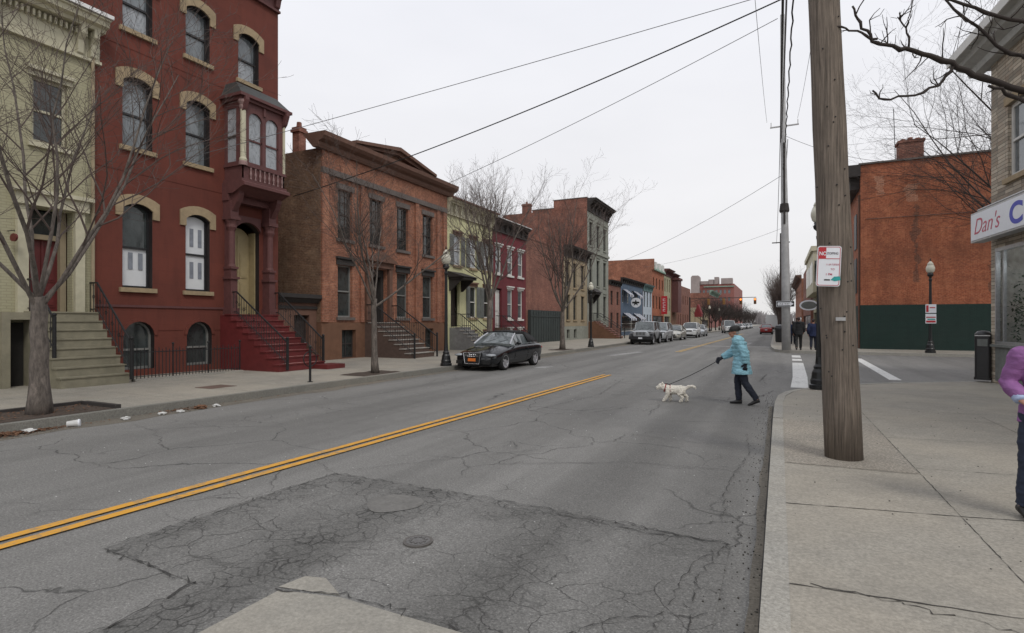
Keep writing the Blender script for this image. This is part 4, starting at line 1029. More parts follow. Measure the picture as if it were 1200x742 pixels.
R5 = block('shop_building', 'orange brick shop building with dark flat cornice further down the right side', 175, 44, 11.0, M['orange_brick'], M['orange_brick'], [(7.2, 9.2), (4.0, 6.0)], 9, M['dark_trim'], M['glass_dark'], x=4.4, facing='right', cor=M['brown_trim'], ch=1.2, out=1.2, store=3)

# --- stone shop building on the near corner (right) ---------------------------------
M['cornice_pale'] = m_plain('pale_grey_painted_cornice', (.42,.42,.40), .7, var=.15)
S_ = thing('corner_shop', 'buff stone corner shop with white lettered sign at the right edge', 'shop', (5.4, 19.9, 0), R(-84.6))
sw = (.22, 6.5, 1.15, 3.8); uw = [(.95, 2.0, 5.55, 7.5), (4.2, 5.2, 5.55, 7.5), (7.4, 8.4, 5.55, 7.5), (10.6, 11.6, 5.55, 7.5)]; sd = (7.0, 8.1, .17, 2.9)
m = MB(); front(m, 0, 14, 0, 9.2, [sw, sd]+uw, .2)
m.quad((0,0,0),(0,9,0),(0,9,9.2),(0,0,9.2)); m.quad((14,0,0),(14,9,0),(14,9,9.2),(14,0,9.2)); m.quad((0,9,0),(14,9,0),(14,9,9.2),(0,9,9.2)); m.quad((0,0,9.2),(14,0,9.2),(14,9,9.2),(0,9,9.2)); m.build('wall', M['stone'], S_)
for h in uw: window(S_, *h, M['white_trim'], M['glass'], sill=M['tan_stone'], lintel=M['tan_stone'], depth=.08, fw=.1, lz=.22)
m = MB(); m.box(0, 14, -.004, .01, 4.35, 4.4); m.build('belt', M['tan_stone'], S_)
m = MB(); prof = [(.02, 8.95), (-.25, 8.95), (-.3, 9.1), (-.55, 9.2), (-.6, 9.3), (-.75, 9.34), (-.75, 9.55), (.3, 9.6)]
m.prism(prof, -.75, 14.2, 'x')
m.prism([(-.35, 8.95), (-.6, 9.34), (-.75, 9.34), (-.75, 9.55), (.02, 9.6), (.02, 8.95)], -.0, 9, 'y'); m.build('cornice', M['cornice_pale'], S_)
m = MB(); m.box(-.78, 14.2, -.79, -.752, 9.33, 9.58); m.build('gutter', M['white_trim'], S_)
fr_ = MB()
fr_.box(sw[0], sw[0]+.07, .0, .12, sw[2], sw[3]); fr_.box(sw[1]-.07, sw[1], .0, .12, sw[2], sw[3]); fr_.box(sw[0]+.07, sw[1]-.07, .0, .12, sw[3]-.1, sw[3]); fr_.box(sw[0]+.07, sw[1]-.07, .0, .12, sw[2], sw[2]+.08)
for xx in (.62, 2.4, 4.4): fr_.box(xx, xx+.05, .02, .1, sw[2]+.08, sw[3]-.1)
fw_ = fr_.build('shop_window', M['alu'], S_)
gt = NT('shop_plate_glass'); gt.b.inputs['Transmission Weight'].default_value = 1; gt.b.inputs['IOR'].default_value = 1.12; gt.out((.85,.9,.9), .02, 0, .8)
m = MB(); m.quad((sw[0]+.07, .07, sw[2]+.08), (sw[1]-.07, .07, sw[2]+.08), (sw[1]-.07, .07, sw[3]-.1), (sw[0]+.07, .07, sw[3]-.1)); m.build('pane', gt.mat, fw_)
m = MB(); m.box(sw[0]+.1, sw[1]+.1, -.03, .0, .15, 1.08); m.box(sw[0]-.04, sw[1]+.12, -.1, .1, 1.08, 1.147); m.build('stall_riser', M['shutter_grey'], S_)
m = MB(); m.quad((.05,.22,.3),(14,.22,.3),(14,5,.3),(.05,5,.3)); m.quad((.05,5,.3),(14,5,.3),(14,5,4.2),(.05,5,4.2)); m.quad((.05,.22,4),(14,.22,4),(14,5,4),(.05,5,4)); m.quad((.04,.2,.3),(.04,5,.3),(.04,5,4),(.04,.2,4)); m.build('shop_interior', m_plain('dim_shop_interior', (.4,.38,.34), .9), S_)
m = MB()
for k in range(3): m.box(.4+k*.0, 3.2, 1.0+k*1.2, 1.06+k*1.2, 3.45, 3.5)
m.build('ceiling_light', M['tube_lit'], S_)
m = MB(); m.box(.35, 5.5, .35, .75, .75, .82)
for k in range(12): xx = .5+k*.33; m.lathe([(.07, .82), (.09, .95), (.05, 1.05+.05*(k % 3))], (xx, .55, 0), 8)
m.build('window_display', M['sign_white'], S_)
rnd = random.Random(5)
m = MB()
for k in range(260):
    c = Vector((.55+rnd.gauss(0, .16), .6+rnd.gauss(0, .12), 2.0+rnd.gauss(0, .45))); a = rnd.random()*6; v1 = Vector((math.cos(a), math.sin(a), rnd.uniform(-.6, .6)))*.07; v2 = Vector((-math.sin(a), math.cos(a), .2))*.03
    m.add([c-v1, c+v2, c+v1, c-v2], [(0,1,2,3)])
m.build('window_plant', m_plain('dark_green_leaves', (.03,.07,.03), .6), S_, fixn=False)
m = MB()
for k in range(3): xx = 1.2+k*.8; m.box(xx, xx+.5, 1.2, 1.5, 1.3, 2.4)
m.build('hanging_clothes', M['navy_cloth'], S_)
# sign on the shop
sg = thing('shop_sign', "white box sign lettered Dan's in red script with a big blue C", 'sign', (5.4, 19.9, 0), R(-84.6))
m = MB(); m.box(-.02, 9.0, -.46, -.16, 4.0, 4.82); m.build('sign_box', M['alu'], sg)
m = MB(); m.box(.03, 8.95, -.475, -.46, 4.05, 4.77); m.build('panel', M['sign_white'], sg)
m = MB()
for xx in (.6, 3, 6, 8.4): m.tube([(xx, 0, 5.05), (xx, -.35, 4.82)], .02, 5); m.box(xx-.03, xx+.03, -.2, 0, 4.3, 4.36)
m.tube([(-.0, -.3, 4.92), (9, -.3, 4.92)], .025, 6)
m.build('bracket', M['alu'], sg)
def text(par, s, size, loc, rot, mat, name='lettering', shear=0, align='LEFT', ext=.004, off=0, sx=1, space=1):
    c = bpy.data.curves.new(name, 'FONT'); c.body = s; c.size = size; c.shear = shear; c.align_x = align; c.extrude = ext; c.offset = off; c.space_character = space
    tmp = bpy.data.objects.new(name, c); col.objects.link(tmp); dg = bpy.context.evaluated_depsgraph_get(); dg.update()
    me = bpy.data.meshes.new_from_object(tmp.evaluated_get(dg)); bpy.data.objects.remove(tmp); me.materials.clear(); me.materials.append(mat)
    o = bpy.data.objects.new(name, me); col.objects.link(o); o.parent = par; o.location = loc; o.rotation_euler = rot; o.scale = (sx, 1, 1); return o
text(sg, "Dan's", .62, (.2, -.476, 4.2), (PI/2, 0, 0), M['sign_pink'], shear=.35, off=-.004, sx=1.08)
text(sg, "C", .72, (2.22, -.476, 4.16), (PI/2, 0, 0), M['sign_blue'], off=.022, sx=1.3)
text(sg, "leaners", .72, (3.25, -.476, 4.16), (PI/2, 0, 0), M['sign_blue'], off=.018, sx=1.15) if False else None

# ================================================================== GROUND
def sheet(name, poly, z, mat, kind='structure'):
    m = MB(); m.add([(p[0], p[1], z) for p in poly], [list(range(len(poly)))]); o = m.build(name, mat); o['kind'] = kind
    if o.data.polygons[0].normal.z < 0: o.data.flip_normals()
    return o
road = sheet('road', [(-1500, -200), (1500, -200), (1500, 3000), (-1500, 3000)], 0, M['asphalt'])
def slab(name, poly, z0, z1, mat):
    m = MB(); m.prism(poly, z0, z1, 'z'); o = m.build(name, mat); o['kind'] = 'structure'; return o
# left pavement, kerb
LK = [(-10.9, -30), (-10.9, 5), (-10.78, 14), (-10.72, 20), (-10.8, 34), (-10.9, 48), (-10.6, 80), (-10.2, 120), (-9.8, 400)]
def off(pl, d): return [(x+d, y) for x, y in pl]
slab('pavement', off(LK, -.16) + [(-90, 400), (-90, -30)], -.02, .15, M['sidewalk'])
def strip(name, pl, d0, d1, z0, z1, mat):
    m = MB()
    for (a, b) in zip(pl[:-1], pl[1:]):
        for k in range(1):
            m.add([(a[0]+d0, a[1], z0), (a[0]+d1, a[1], z0), (b[0]+d1, b[1], z0), (b[0]+d0, b[1], z0), (a[0]+d0, a[1], z1), (a[0]+d1, a[1], z1), (b[0]+d1, b[1], z1), (b[0]+d0, b[1], z1)],
              [(0,3,2,1),(4,5,6,7),(0,1,5,4),(2,3,7,6),(1,2,6,5),(3,0,4,7)])
    o = m.build(name, mat); o['kind'] = 'structure'; return o
strip('kerb', LK, -.16, 0, -.02, .156, M['kerb_dark'])
# right pavement with rounded corner
RK = [(-.09, -25), (-.09, 3.4), (-.08, 10.3), (-.06, 12.4), (0.0, 13.8), (.16, 14.8), (.4, 15.6), (.85, 16.5), (1.8, 17.7), (3.2, 18.9), (5.3, 20.2), (8, 21.2), (14, 21.6), (60, 21.6)]
def inset(pl, d):
    out_ = []
    for i, p in enumerate(pl):
        a = Vector(pl[max(0, i-1)]); b = Vector(pl[min(len(pl)-1, i+1)]); t = (b-a).normalized(); n = Vector((t.y, -t.x)); out_.append((p[0]+n.x*d, p[1]+n.y*d))
    return out_
def kerb(name, pl, w, z1, mat, drop=None):
    ii = inset(pl, w); m = MB()
    for i in range(len(pl)-1):
        za = z1(pl[i]); zb = z1(pl[i+1]); a, b, c, d = pl[i], pl[i+1], ii[i+1], ii[i]
        L = (Vector(b)-Vector(a)).length; n = max(1, int(L/2.4)) if L < 40 else int(L/2.4)
        for k in range(n):
            t0 = k/n; t1 = (k+1)/n - (.004/L*2 if n > 1 else 0)
            P = lambda p, q, t: (p[0]+(q[0]-p[0])*t, p[1]+(q[1]-p[1])*t)
            j = random.Random(i*31+k).uniform(-.006, .006); q = [P(a, b, t0), P(a, b, t1), P(d, c, t1), P(d, c, t0)]
            zz = [za+(zb-za)*t0+j, za+(zb-za)*t1+j]*1
            zs = [zz[0], zz[1], zz[1], zz[0]]
            m.add([(x, y, -.02) for x, y in q] + [(q[h][0], q[h][1], zs[h]) for h in range(4)], [(0,3,2,1),(4,5,6,7),(0,1,5,4),(1,2,6,5),(2,3,7,6),(3,0,4,7)])
    o = m.build(name, mat); o['kind'] = 'structure'; return o
def zr(p):   # kerb height falls to a ramp round the corner
    y = p[1]; x = p[0]
    if y < 12: return .155
    if y < 16.5: return .155-.09*(y-12)/4.5
    return .065
kerb('kerb', RK, .15, zr, M['kerb'])
# pavement surface follows the kerb height
ri = inset(RK, .15)
m = MB()
poly = [p for p in ri if p[1] <= 12.5] 
m.add([(x, y, .15) for x, y in poly] + [(60, 12.4, .15), (60, -25, .15)], [list(range(len(poly)+2))])
lowp = [(x, y) for x, y in ri if y >= 12.3]
n = len(lowp)
m.add([(lowp[0][0], lowp[0][1], .15), (60, lowp[0][1], .15)] + [(x, y, zr(RK[len(RK)-n+i])-.004) for i, (x, y) in enumerate(lowp)], [[0, 1] + list(range(n+1, 1, -1))])
sw_ = m.build('pavement', M['sidewalk']); sw_['kind'] = 'structure'
baked(sw_, [('TRIANGULATE', {})])
# far right block
FK = [(-.5, 400), (-.6, 74), (-.5, 44), (-.4, 40), (-.2, 37), (.1, 35.9), (.6, 35.4), (1.6, 35.2), (4, 35.15), (60, 35.0)]
FK2 = FK[::-1]
slab('pavement', [(x+.1, y+.12) for x, y in FK] + [(60, 400)], -.02, .15, M['sidewalk'])
m = MB()
for a, b in zip(FK[:-1], FK[1:]):
    d = (Vector(b)-Vector(a)).normalized(); nn = Vector((-d.y, d.x))*.16
    q = [a, b, (b[0]+nn.x, b[1]+nn.y), (a[0]+nn.x, a[1]+nn.y)]
    m.prism(q, -.02, .156, 'z')
struct(m.build('kerb', M['kerb']))
# gutter grit beside the right kerb, worn
rg = random.Random(3)
m = MB()
ys = [-5+.25*i for i in range(72)]
L_e = []
for y in ys: L_e.append((-.16 - .05*abs(noise.noise(Vector((y*.8, 3, 0)))) - .10*abs(noise.noise(Vector((y*.21, 7, 0)))), y))
for i in range(len(ys)-1): m.quad((L_e[i][0], ys[i], .003), (-.085, ys[i], .003), (-.085, ys[i+1], .003), (L_e[i+1][0], ys[i+1], .003))
struct(m.build('gutter_grit', M['grit']))
m = MB()
for i in range(len(ys)-1):
    w0 = .015+.03*abs(noise.noise(Vector((ys[i]*1.7, 1, 0)))); w1 = .015+.03*abs(noise.noise(Vector((ys[i+1]*1.7, 1, 0))))
    m.quad((-.088-w0, ys[i], .006), (-.088, ys[i], .006), (-.088, ys[i+1], .006), (-.088-w1, ys[i+1], .006))
struct(m.build('kerb_gap', M['crack']))
m = MB(); ys = [-5+.5*i for i in range(140)]
for i in range(len(ys)-1):
    w0 = .25+.35*abs(noise.noise(Vector((ys[i]*.6, 11, 0)))); w1 = .25+.35*abs(noise.noise(Vector((ys[i+1]*.6, 11, 0))))
    xk = -10.72
    m.quad((-10.95, ys[i], .0035), (xk+w0, ys[i], .0035), (xk+w1, ys[i+1], .0035), (-10.95, ys[i+1], .0035))
struct(m.build('gutter_grit', M['grit']))
# asphalt patch (old, crazed) and repairs
sheet('road_patch', [(-4.7, 2.5), (-4.63, 4.9), (-3.2, 4.88), (-1.9, 4.82), (-.34, 4.68), (-.34, -3), (-3.45, -3), (-3.42, 1.2), (-3.5, 2.43)], .004, M['asphalt_patch'])
ph = [(-3.34+.25*math.cos(t)*(1+.1*math.sin(2*t+1)), 4.34+.27*math.sin(t)*(1+.08*math.sin(3*t))) for t in [2*PI*k/28 for k in range(28)]]
sheet('round_road_patch', ph, .009, M['asphalt_round'])
sheet('concrete_patch', [(-2.95, -1), (-2.93, 2.6), (-2.5, 2.70), (-1.15, 2.68), (-1.2, -1)], .008, M['concrete_patch'])
sheet('concrete_patch', [(-2.97, 2.63), (-2.93, 2.82), (-2.78, 2.86), (-2.56, 2.74), (-2.52, 2.715)], .0085, M['concrete_patch'])
mh = thing('valve_cover', 'small round iron valve cover set in the cracked asphalt', 'manhole cover', (-2.58, 3.65, .005))
m = MB(); m.lathe([(.118, 0), (.118, .012), (.1, .012)], (0,0,0), 28); m.build('ring', m_plain('rusty_iron', (.13,.12,.11), .6, .3, .3, 40), mh)
m = MB(); m.lathe([(.094, 0), (.094, .014), (.06, .016), (.01, .014)], (0,0,0), 28)
for k in range(10): a = 2*PI*k/10; m.box(.06*math.cos(a)-.01, .06*math.cos(a)+.01, .06*math.sin(a)-.01, .06*math.sin(a)+.01, .014, .021)
m.build('lid', m_plain('cast_iron_lid', (.16,.155,.15), .55, .3, .35, 50), mh)
# long individual cracks: ragged ribbons lying on the asphalt
def crackline(m, pts, w=.012, z=.0125, seed=0, jag=.05):
    r_ = random.Random(seed); P = []
    for a, b in zip(pts[:-1], pts[1:]):
        L = math.hypot(b[0]-a[0], b[1]-a[1]); n = max(2, int(L/.05))
        for k in range(n):
            t = k/n; P.append((a[0]+(b[0]-a[0])*t + r_.gauss(0, jag*.3), a[1]+(b[1]-a[1])*t + r_.gauss(0, jag*.35)))
    P.append(pts[-1]); last = None
    for i in range(len(P)-1):
        d = Vector((P[i+1][0]-P[i][0], P[i+1][1]-P[i][1])); nn = Vector((-d.y, d.x)).normalized() if d.length > 1e-6 else Vector((1, 0))
        ww = w*r_.uniform(.1, .75); cur = ((P[i+1][0]+nn.x*ww, P[i+1][1]+nn.y*ww, z), (P[i+1][0]-nn.x*ww, P[i+1][1]-nn.y*ww, z))
        if last is None: last = ((P[i][0]+nn.x*ww, P[i][1]+nn.y*ww, z), (P[i][0]-nn.x*ww, P[i][1]-nn.y*ww, z))
        m.add([last[0], last[1], cur[1], cur[0]], [(0,1,2,3)]); last = cur
m = MB()
for i, (pts, w) in enumerate([
    ([(-4.7, 2.5), (-4.63, 4.9), (-3.2, 4.88), (-1.9, 4.83), (-1.1, 4.75), (-.35, 4.66)], .012), ([(-1.9, 4.75), (-1.0, 4.62), (-.4, 4.72)], .010),
    ([(-4.7, 2.5), (-3.5, 2.43), (-3.42, 1)], .014), ([(-.5, 1.5), (-.42, 2.8), (-.5, 3.9), (-.38, 4.6)], .007), ([(-.75, 2.4), (-.62, 3.4), (-.55, 4.3), (-.4, 4.5)], .006),
    ([(-2.95, 2.62), (-2.5, 2.73), (-1.15, 2.7)], .008), ([(-1.15, 2.7), (-.9, 3.2), (-.38, 3.5)], .009),
    ([(-5.2, 5.2), (-4.63, 4.9)], .006), ([(-4.6, 5.0), (-3.6, 6.3), (-2.4, 7.6), (-1.8, 9)], .006), ([(-9.4, 9.5), (-7, 8.9), (-5.9, 8.7)], .006),
    ([(-3.1, 6.1), (-1.6, 6.9), (-.4, 7.0)], .008), ([(-.45, 5.2), (-.5, 6.5), (-.35, 8.0), (-.45, 9.5)], .007), ([(-2.2, 8.6), (-1.0, 8.4), (-.3, 8.7)], .007),
    ([(-6.2, 11.5), (-4, 12.2), (-2.6, 14.5)], .008), ([(-8, 15), (-6, 14.2)], .008), ([(-4.4, 10), (-3.9, 13), (-4.3, 17)], .01), ([(-.4, 14.2), (-.1, 15.7)], .02), ([(-.5, 18), (-.35, 20.5)], .025), ([(-.8, 22), (-.3, 22.4)], .03), ([(-3.4, 3.2), (-2.9, 3.5), (-2.75, 3.65)], .006)]):
    crackline(m, pts, w, .0128, i)
struct(m.build('road_cracks', M['crack']))
# pavement joints
m = MB()
def joint(m, a, b, w=.008, z=.1535, seed=0):
    crackline(m, [a, b], w, z, seed, .006)
for i, pts in enumerate([((.06, 3.8), (1.35, 3.9)), ((.06, 5.48), (1.37, 5.72)), ((.06, 7.05), (1.36, 7.1)), ((.06, 8.5), (1.36, 8.6)), ((1.38, -3), (1.34, 11.9)), ((1.36, 5.72), (5, 6.5)), ((1.36, 7.4), (6, 8)), ((1.36, 9.2), (6, 9.9)), ((1.35, 11.0), (6, 11.6)), ((.06, 10.2), (1.35, 10.3)), ((.06, 12.1), (6, 12.3)), ((3.2, -2), (3.1, 12)), ((1.37, 4.0), (5, 4.6)), ((.06, 2), (1.37, 2.1))]):
    joint(m, *pts, w=.012 if i in (0, 1, 5) else .007, seed=i)
crackline(m, [(.2, 3.84), (.7, 3.8), (1.2, 3.7)], .009, .1538, 44, .07)
struct(m.build('pavement_joints', M['joint']))
m = MB()
for i in range(80): y = -8+i*1.55; joint(m, (-11.1, y), (-17.2, y), .006, .1535, i)
for i, x in enumerate((-12.55, -14.4)): joint(m, (x, -20), (x, 60), .006, .1535, 90+i)
struct(m.build('pavement_joints', M['joint']))
sheet('rough_pavement_panel', [(.07, 7.08), (1.34, 7.14), (1.34, 10.25), (.07, 10.2)], .1532, m_concrete('exposed_aggregate', (.285,.262,.225), 2.6))
# road markings
def line(m, pl, d0, d1, z=.0145):
    for a, b in zip(pl[:-1], pl[1:]):
        m.quad((a[0]+d0, a[1], z), (a[0]+d1, a[1], z), (b[0]+d1, b[1], z), (b[0]+d0, b[1], z))
YL = [(-5.72, -8), (-5.53, 2.2), (-5.4, 6), (-5.28, 10), (-5.2, 14), (-5.12, 18.0)]
m = MB(); line(m, YL, -.155, -.045); line(m, YL, .045, .155); struct(m.build('yellow_line', M['yellow_line']))
Y2 = [(-5.35, 33.6), (-5.2, 50), (-5.0, 68), (-4.9, 92)]
m = MB(); line(m, Y2, -.16, -.04); line(m, Y2, .04, .16); struct(m.build('yellow_line', M['yellow_faded']))
m = MB(); line(m, [(.3, 16.7), (.42, 20), (.55, 27)], 0, .42, .005); line(m, [(.58, 28.4), (.6, 29.9)], 0, .4, .005); line(m, [(.62, 31), (.64, 33)], 0, .4, .005); line(m, [(3.05, 20.2), (3.3, 31.5)], 0, .32, .005)
struct(m.build('crosswalk_line', M['white_line']))
m = MB(); line(m, [(-8.2, 28.6), (-7.9, 31), (-7.6, 33)], 0, .5, .005); line(m, [(-3.2, 46), (-3.1, 52)], 0, 1.1, .005); line(m, [(-8.5, 19.6), (-8.5, 20.6)], 0, .5, .005); line(m, [(-6.5, 43), (-6.5, 43.8)], 0, 6, .005)
struct(m.build('white_marking', M['white_faded']))
# tree pits
def pit(x0, x1, y0, y1, name='tree_pit'):
    m = MB(); r_ = random.Random(int(y0*7)); nx, ny = 14, 14
    for i in range(nx):
        for j in range(ny):
            def z(a, b):
                e = min(a, nx-a, b, ny-b); return .157 + (.02+.02*noise.noise(Vector((x0+a*.3, y0+b*.3, 0))) if e > 0 else 0)
            P = lambda a, b: (x0+(x1-x0)*a/nx, y0+(y1-y0)*b/ny, z(a, b))
            m.quad(P(i, j), P(i+1, j), P(i+1, j+1), P(i, j+1))
    return struct(m.build(name, M['mulch'], smooth=True))
pit(-12.2, -11.1, 4.1, 6.1); pit(-12.0, -11.05, 12.9, 14.7); pit(-12.0, -11.0, 29.7, 31.5); pit(-12, -11.05, 21.8, 23.6)
m = MB(); m.box(-12.32, -12.2, 4.0, 6.15, .15, .22); m.box(-12.2, -11.1, 6.1, 6.2, .15, .22); struct(m.build('tree_pit_edge', M['dark_trim']))

# ================================================================== TREES
def make_tree(m1, m2, base, H, r0, fork, nl, seed, spread=.55, levels=3, lean=(0, 0), upright=.35, twigs=1.0, droop=0, limb0=.5, bias=None, nsec=7):
    rn = random.Random(seed); base = Vector(base)
    tp = []; k = 7
    for i in range(k+1):
        t = i/k; tp.append(base + Vector((lean[0]*t + .02*rn.uniform(-1, 1), lean[1]*t + .02*rn.uniform(-1, 1), fork*t)))
    rr = [r0*(1.35 if i == 0 else 1.12 if i == 1 else 1-.25*i/k) for i in range(k+1)]
    m1.tube(tp, rr, 10)
    def branch(p, d, L, r, lev, nseg):
        pts = [p]; rad = [r]; cur = p.copy(); dd = d.normalized()
        for i in range(nseg):
            wob = Vector((rn.gauss(0, 1), rn.gauss(0, 1), rn.gauss(0, .6)))*(.10+.05*lev)
            dd = (dd + wob + Vector((0, 0, upright*(.22 if lev < 3 else .1) - droop*.1))).normalized()
            cur = cur + dd*(L/nseg); pts.append(cur.copy()); rad.append(max(.0028, r*(1-.78*(i+1)/nseg)))
        (m1 if lev == 0 else m2).tube(pts, rad, 7 if lev == 0 else (5 if lev == 1 else 3), cap=False)
        if lev >= levels: return
        n = int((nsec if lev == 0 else 6 if lev == 1 else 5)*twigs*(1 if lev < 2 else 1.0))
        for j in range(n):
            t = (.22 if lev == 0 else .15) + .8*(j+rn.random()*.7)/n
            f = t*nseg; ii = min(nseg-1, int(f)); q = pts[ii].lerp(pts[ii+1], f-ii)
            ax = (pts[ii+1]-pts[ii]).normalized()
            side = Vector((rn.gauss(0, 1), rn.gauss(0, 1), rn.gauss(0, .6))); side = (side - ax*side.dot(ax)).normalized()
            a = rn.uniform(.45, .85); nd = (ax*math.cos(a) + side*math.sin(a)).normalized()
            rl = (rad[ii]*(1-(f-ii)) + rad[ii+1]*(f-ii))
            branch(q, nd, L*rn.uniform(.38, .62)*(1.15-t*.5), max(.003, rl*rn.uniform(.5, .7)), lev+1, max(3, nseg-2))
        # the end of the branch forks
    top = tp[-1]
    for j in range(nl):
        az = 2*PI*(j+rn.uniform(-.3, .3))/nl; el = spread*rn.uniform(.55, 1.25)
        if j == 0: el *= .25
        d = Vector((math.cos(az)*math.sin(el), math.sin(az)*math.sin(el), math.cos(el)))
        if bias: d = (d+Vector(bias)).normalized()
        hz = rn.uniform(-.28, 0)*fork*.5
        p = top + Vector((0, 0, hz)) - (top-tp[-2]).normalized()*0
        branch(p, d, (H-fork-hz)*rn.uniform(.8, 1.05)/max(.55, math.cos(el*.7)), r0*rn.uniform(limb0*.85, limb0*1.2), 0, 8)
def tree(label, loc, H, r0, fork, nl, seed, tm=None, bk=None, group=None, name='street_tree', **kw):
    t = thing(name, label, 'tree', loc, 0, group)
    a = MB(); b = MB(); make_tree(a, b, (0, 0, 0), H, r0, fork, nl, seed, **kw)
    a.build('trunk', bk or M['bark'], t, True, fixn=False); b.build('branches', tm or M['twig'], t, False, fixn=False)
    return t
tree('large bare tree by the kerb in front of the cream house and olive steps', (-11.5, 5.1, .15), 7.2, .15, 2.05, 8, 11, spread=.56, nsec=9, limb0=.25)
tree('slender bare tree in front of the brown brick house with the pediment', (-11.4, 13.8, .15), 6.3, .1, 2.35, 7, 23, spread=.66, nsec=9, limb0=.32)
tree('tall narrow bare tree behind the parked black convertible', (-12.0, 22.6, .15), 8.0, .14, 2.6, 8, 31, spread=.27, upright=.55, nsec=8, limb0=.34)
tree('bare spreading tree in front of the dark green gate', (-11.4, 30.6, .15), 8.3, .15, 2.5, 8, 47, spread=.62, nsec=9, limb0=.36)
tree('bare tree overhanging the side street by the orange brick wall', (12.6, 33.8, .15), 15.0, .2, 2.9, 9, 53, spread=.98, nsec=9, limb0=.36, twigs=1.35, tm=M['twig_dark'], bk=M['twig_dark'], upright=.15)
tree('thin bare tree rising behind the two storey tan house', (-20.5, 38.5, .15), 12.5, .16, 4.5, 7, 61, spread=.35, upright=.6, twigs=.9)
tree('pale bare tree standing behind the slate blue bar', (-21, 64, .15), 12.0, .17, 4, 7, 71, spread=.4, twigs=.8, upright=.5)
proto = tree('nearest bare tree of the far left pavement row', (-11.6, 113, .15), 9.5, .17, 2.4, 9, 83, spread=.62, twigs=1.7, levels=2, tm=M['twig_dark'], bk=M['twig_dark'], group='bare trees along the far left pavement')
rt = random.Random(9)
for i in range(20):
    dup(proto, (-11.4+rt.uniform(-.3, .3)+(0 if i < 7 else .5) - (4.5 if i % 3 == 2 else 0), 121+i*8.5+rt.uniform(-2, 2), .15), rt.uniform(0, 6), 'bare tree in the row along the far left pavement beyond the traffic signals').scale = (rt.uniform(.6, .8),)*3
proto.scale = (.62,)*3
proto['label'] = 'bare tree in the row along the far left pavement beyond the traffic signals'
pr = tree('dense dark bare tree in the row on the right pavement beyond the pale pole', (.35, 62, .15), 6.2, .12, 1.8, 9, 87, spread=.3, twigs=1.7, levels=2, upright=.6, tm=M['twig'], bk=M['twig'], group='dark bare trees along the right pavement')
for i, y in enumerate((70, 78, 88, 100, 114, 130, 150)):
    dup(pr, (.2+rt.uniform(-.2, .2), y, .15), rt.uniform(0, 6)).scale = (rt.uniform(.85, 1.1),)*3
# distant bare wood closing the street
m = MB(); rw = random.Random(4)
for i in range(1500):
    x = rw.uniform(-110, 90); y = 520+rw.uniform(0, 60); h = 5+9*abs(noise.noise(Vector((x*.03, 0, 0))))+rw.random()*3
    if -9 < x < 0: h *= .5
    m.tube([(x, y, 0), (x+rw.gauss(0, 1), y, h*.6), (x+rw.gauss(0, 2.2), y, h)], [.5, .35, .08], 3, cap=False)
tag(m.build('distant_wood', m_plain('hazy_grey_wood', (.24,.22,.22), .95)), 'hazy grey bare wood at the end of the street', 'wood', kind='stuff')
# near overhanging tree at the right: trunk stands outside the frame, one long limb reaches over the pavement
nt = thing('street_tree', 'dark bare boughs reaching in at the upper right in front of the stone shop', 'tree', (0, 0, 0))
a = MB(); b = a
a.tube([(4.35, 8.9, .15), (4.3, 8.95, .6), (4.28, 9.0, 2.5), (4.2, 9.0, 3.6), (4.25, 9.05, 5.5), (4.5, 9.2, 7.8)], [.24, .19, .16, .14, .1, .03], 10)
rn = random.Random(77)
def bough(m, P, r0, r1, tw=8, L=.5, seed=1):
    r_ = random.Random(seed); pts = []
    for p, q in zip(P[:-1], P[1:]):
        p = Vector(p); q = Vector(q)
        for k in range(4): pts.append(p.lerp(q, k/4) + Vector((r_.gauss(0, .012), r_.gauss(0, .012), r_.gauss(0, .012))))
    pts.append(Vector(P[-1])); n = len(pts)
    rad = [r0+(r1-r0)*i/(n-1) for i in range(n)]
    rad = [x*(1.25 if i % 5 == 2 else 1) for i, x in enumerate(rad)]
    m.tube(pts, rad, 6, cap=True)
    for j in range(int(tw*1.7)):
        i = r_.randrange(2, n-1); d = (pts[i+1 if i+1 < n else i]-pts[i-1]).normalized(); s_ = Vector((r_.gauss(0, 1), r_.gauss(0, .5), r_.gauss(.2, 1))).normalized()
        dd = (d*.5+s_).normalized(); l = L*r_.uniform(.3, 1); q = pts[i]; tp = [q]; 
        for k in range(4): dd = (dd+Vector((r_.gauss(0, .25), r_.gauss(0, .2), r_.gauss(.05, .25)))).normalized(); q = q+dd*l/4; tp.append(q)
        b.tube(tp, [.009, .0065, .0065, .004, .003], 4, cap=False)
        if r_.random() < .6: dd = (dd+Vector((r_.gauss(0, .7), 0, r_.gauss(0, .7)))).normalized(); b.tube([tp[2], tp[2]+dd*l*.35, tp[2]+dd*l*.5+Vector((0, 0, .05))], [.006, .004, .003], 3, cap=False)
bough(a, [(4.25, 9.0, 3.75), (3.3, 8.75, 4.12), (2.75, 8.5, 4.38), (2.15, 8.25, 4.62), (1.83, 8.1, 4.80), (1.42, 7.9, 4.95), (1.2, 7.8, 4.98), (1.02, 7.7, 5.06), (.86, 7.6, 5.26), (.78, 7.55, 5.44)], .046, .011, 8, .4, 1)
bough(a, [(1.02, 7.7, 5.06), (.85, 7.62, 5.18), (.6, 7.5, 5.22)], .014, .009, 1, .2, 2)
bough(a, [(1.38, 7.88, 4.98), (1.34, 7.85, 5.2), (1.28, 7.82, 5.38)], .012, .007, 3, .2, 3)
bough(a, [(1.87, 8.1, 4.79), (1.75, 8.1, 4.6), (1.45, 7.95, 4.44), (1.12, 7.8, 4.36), (1.0, 7.72, 4.48)], .018, .010, 3, .25, 4)
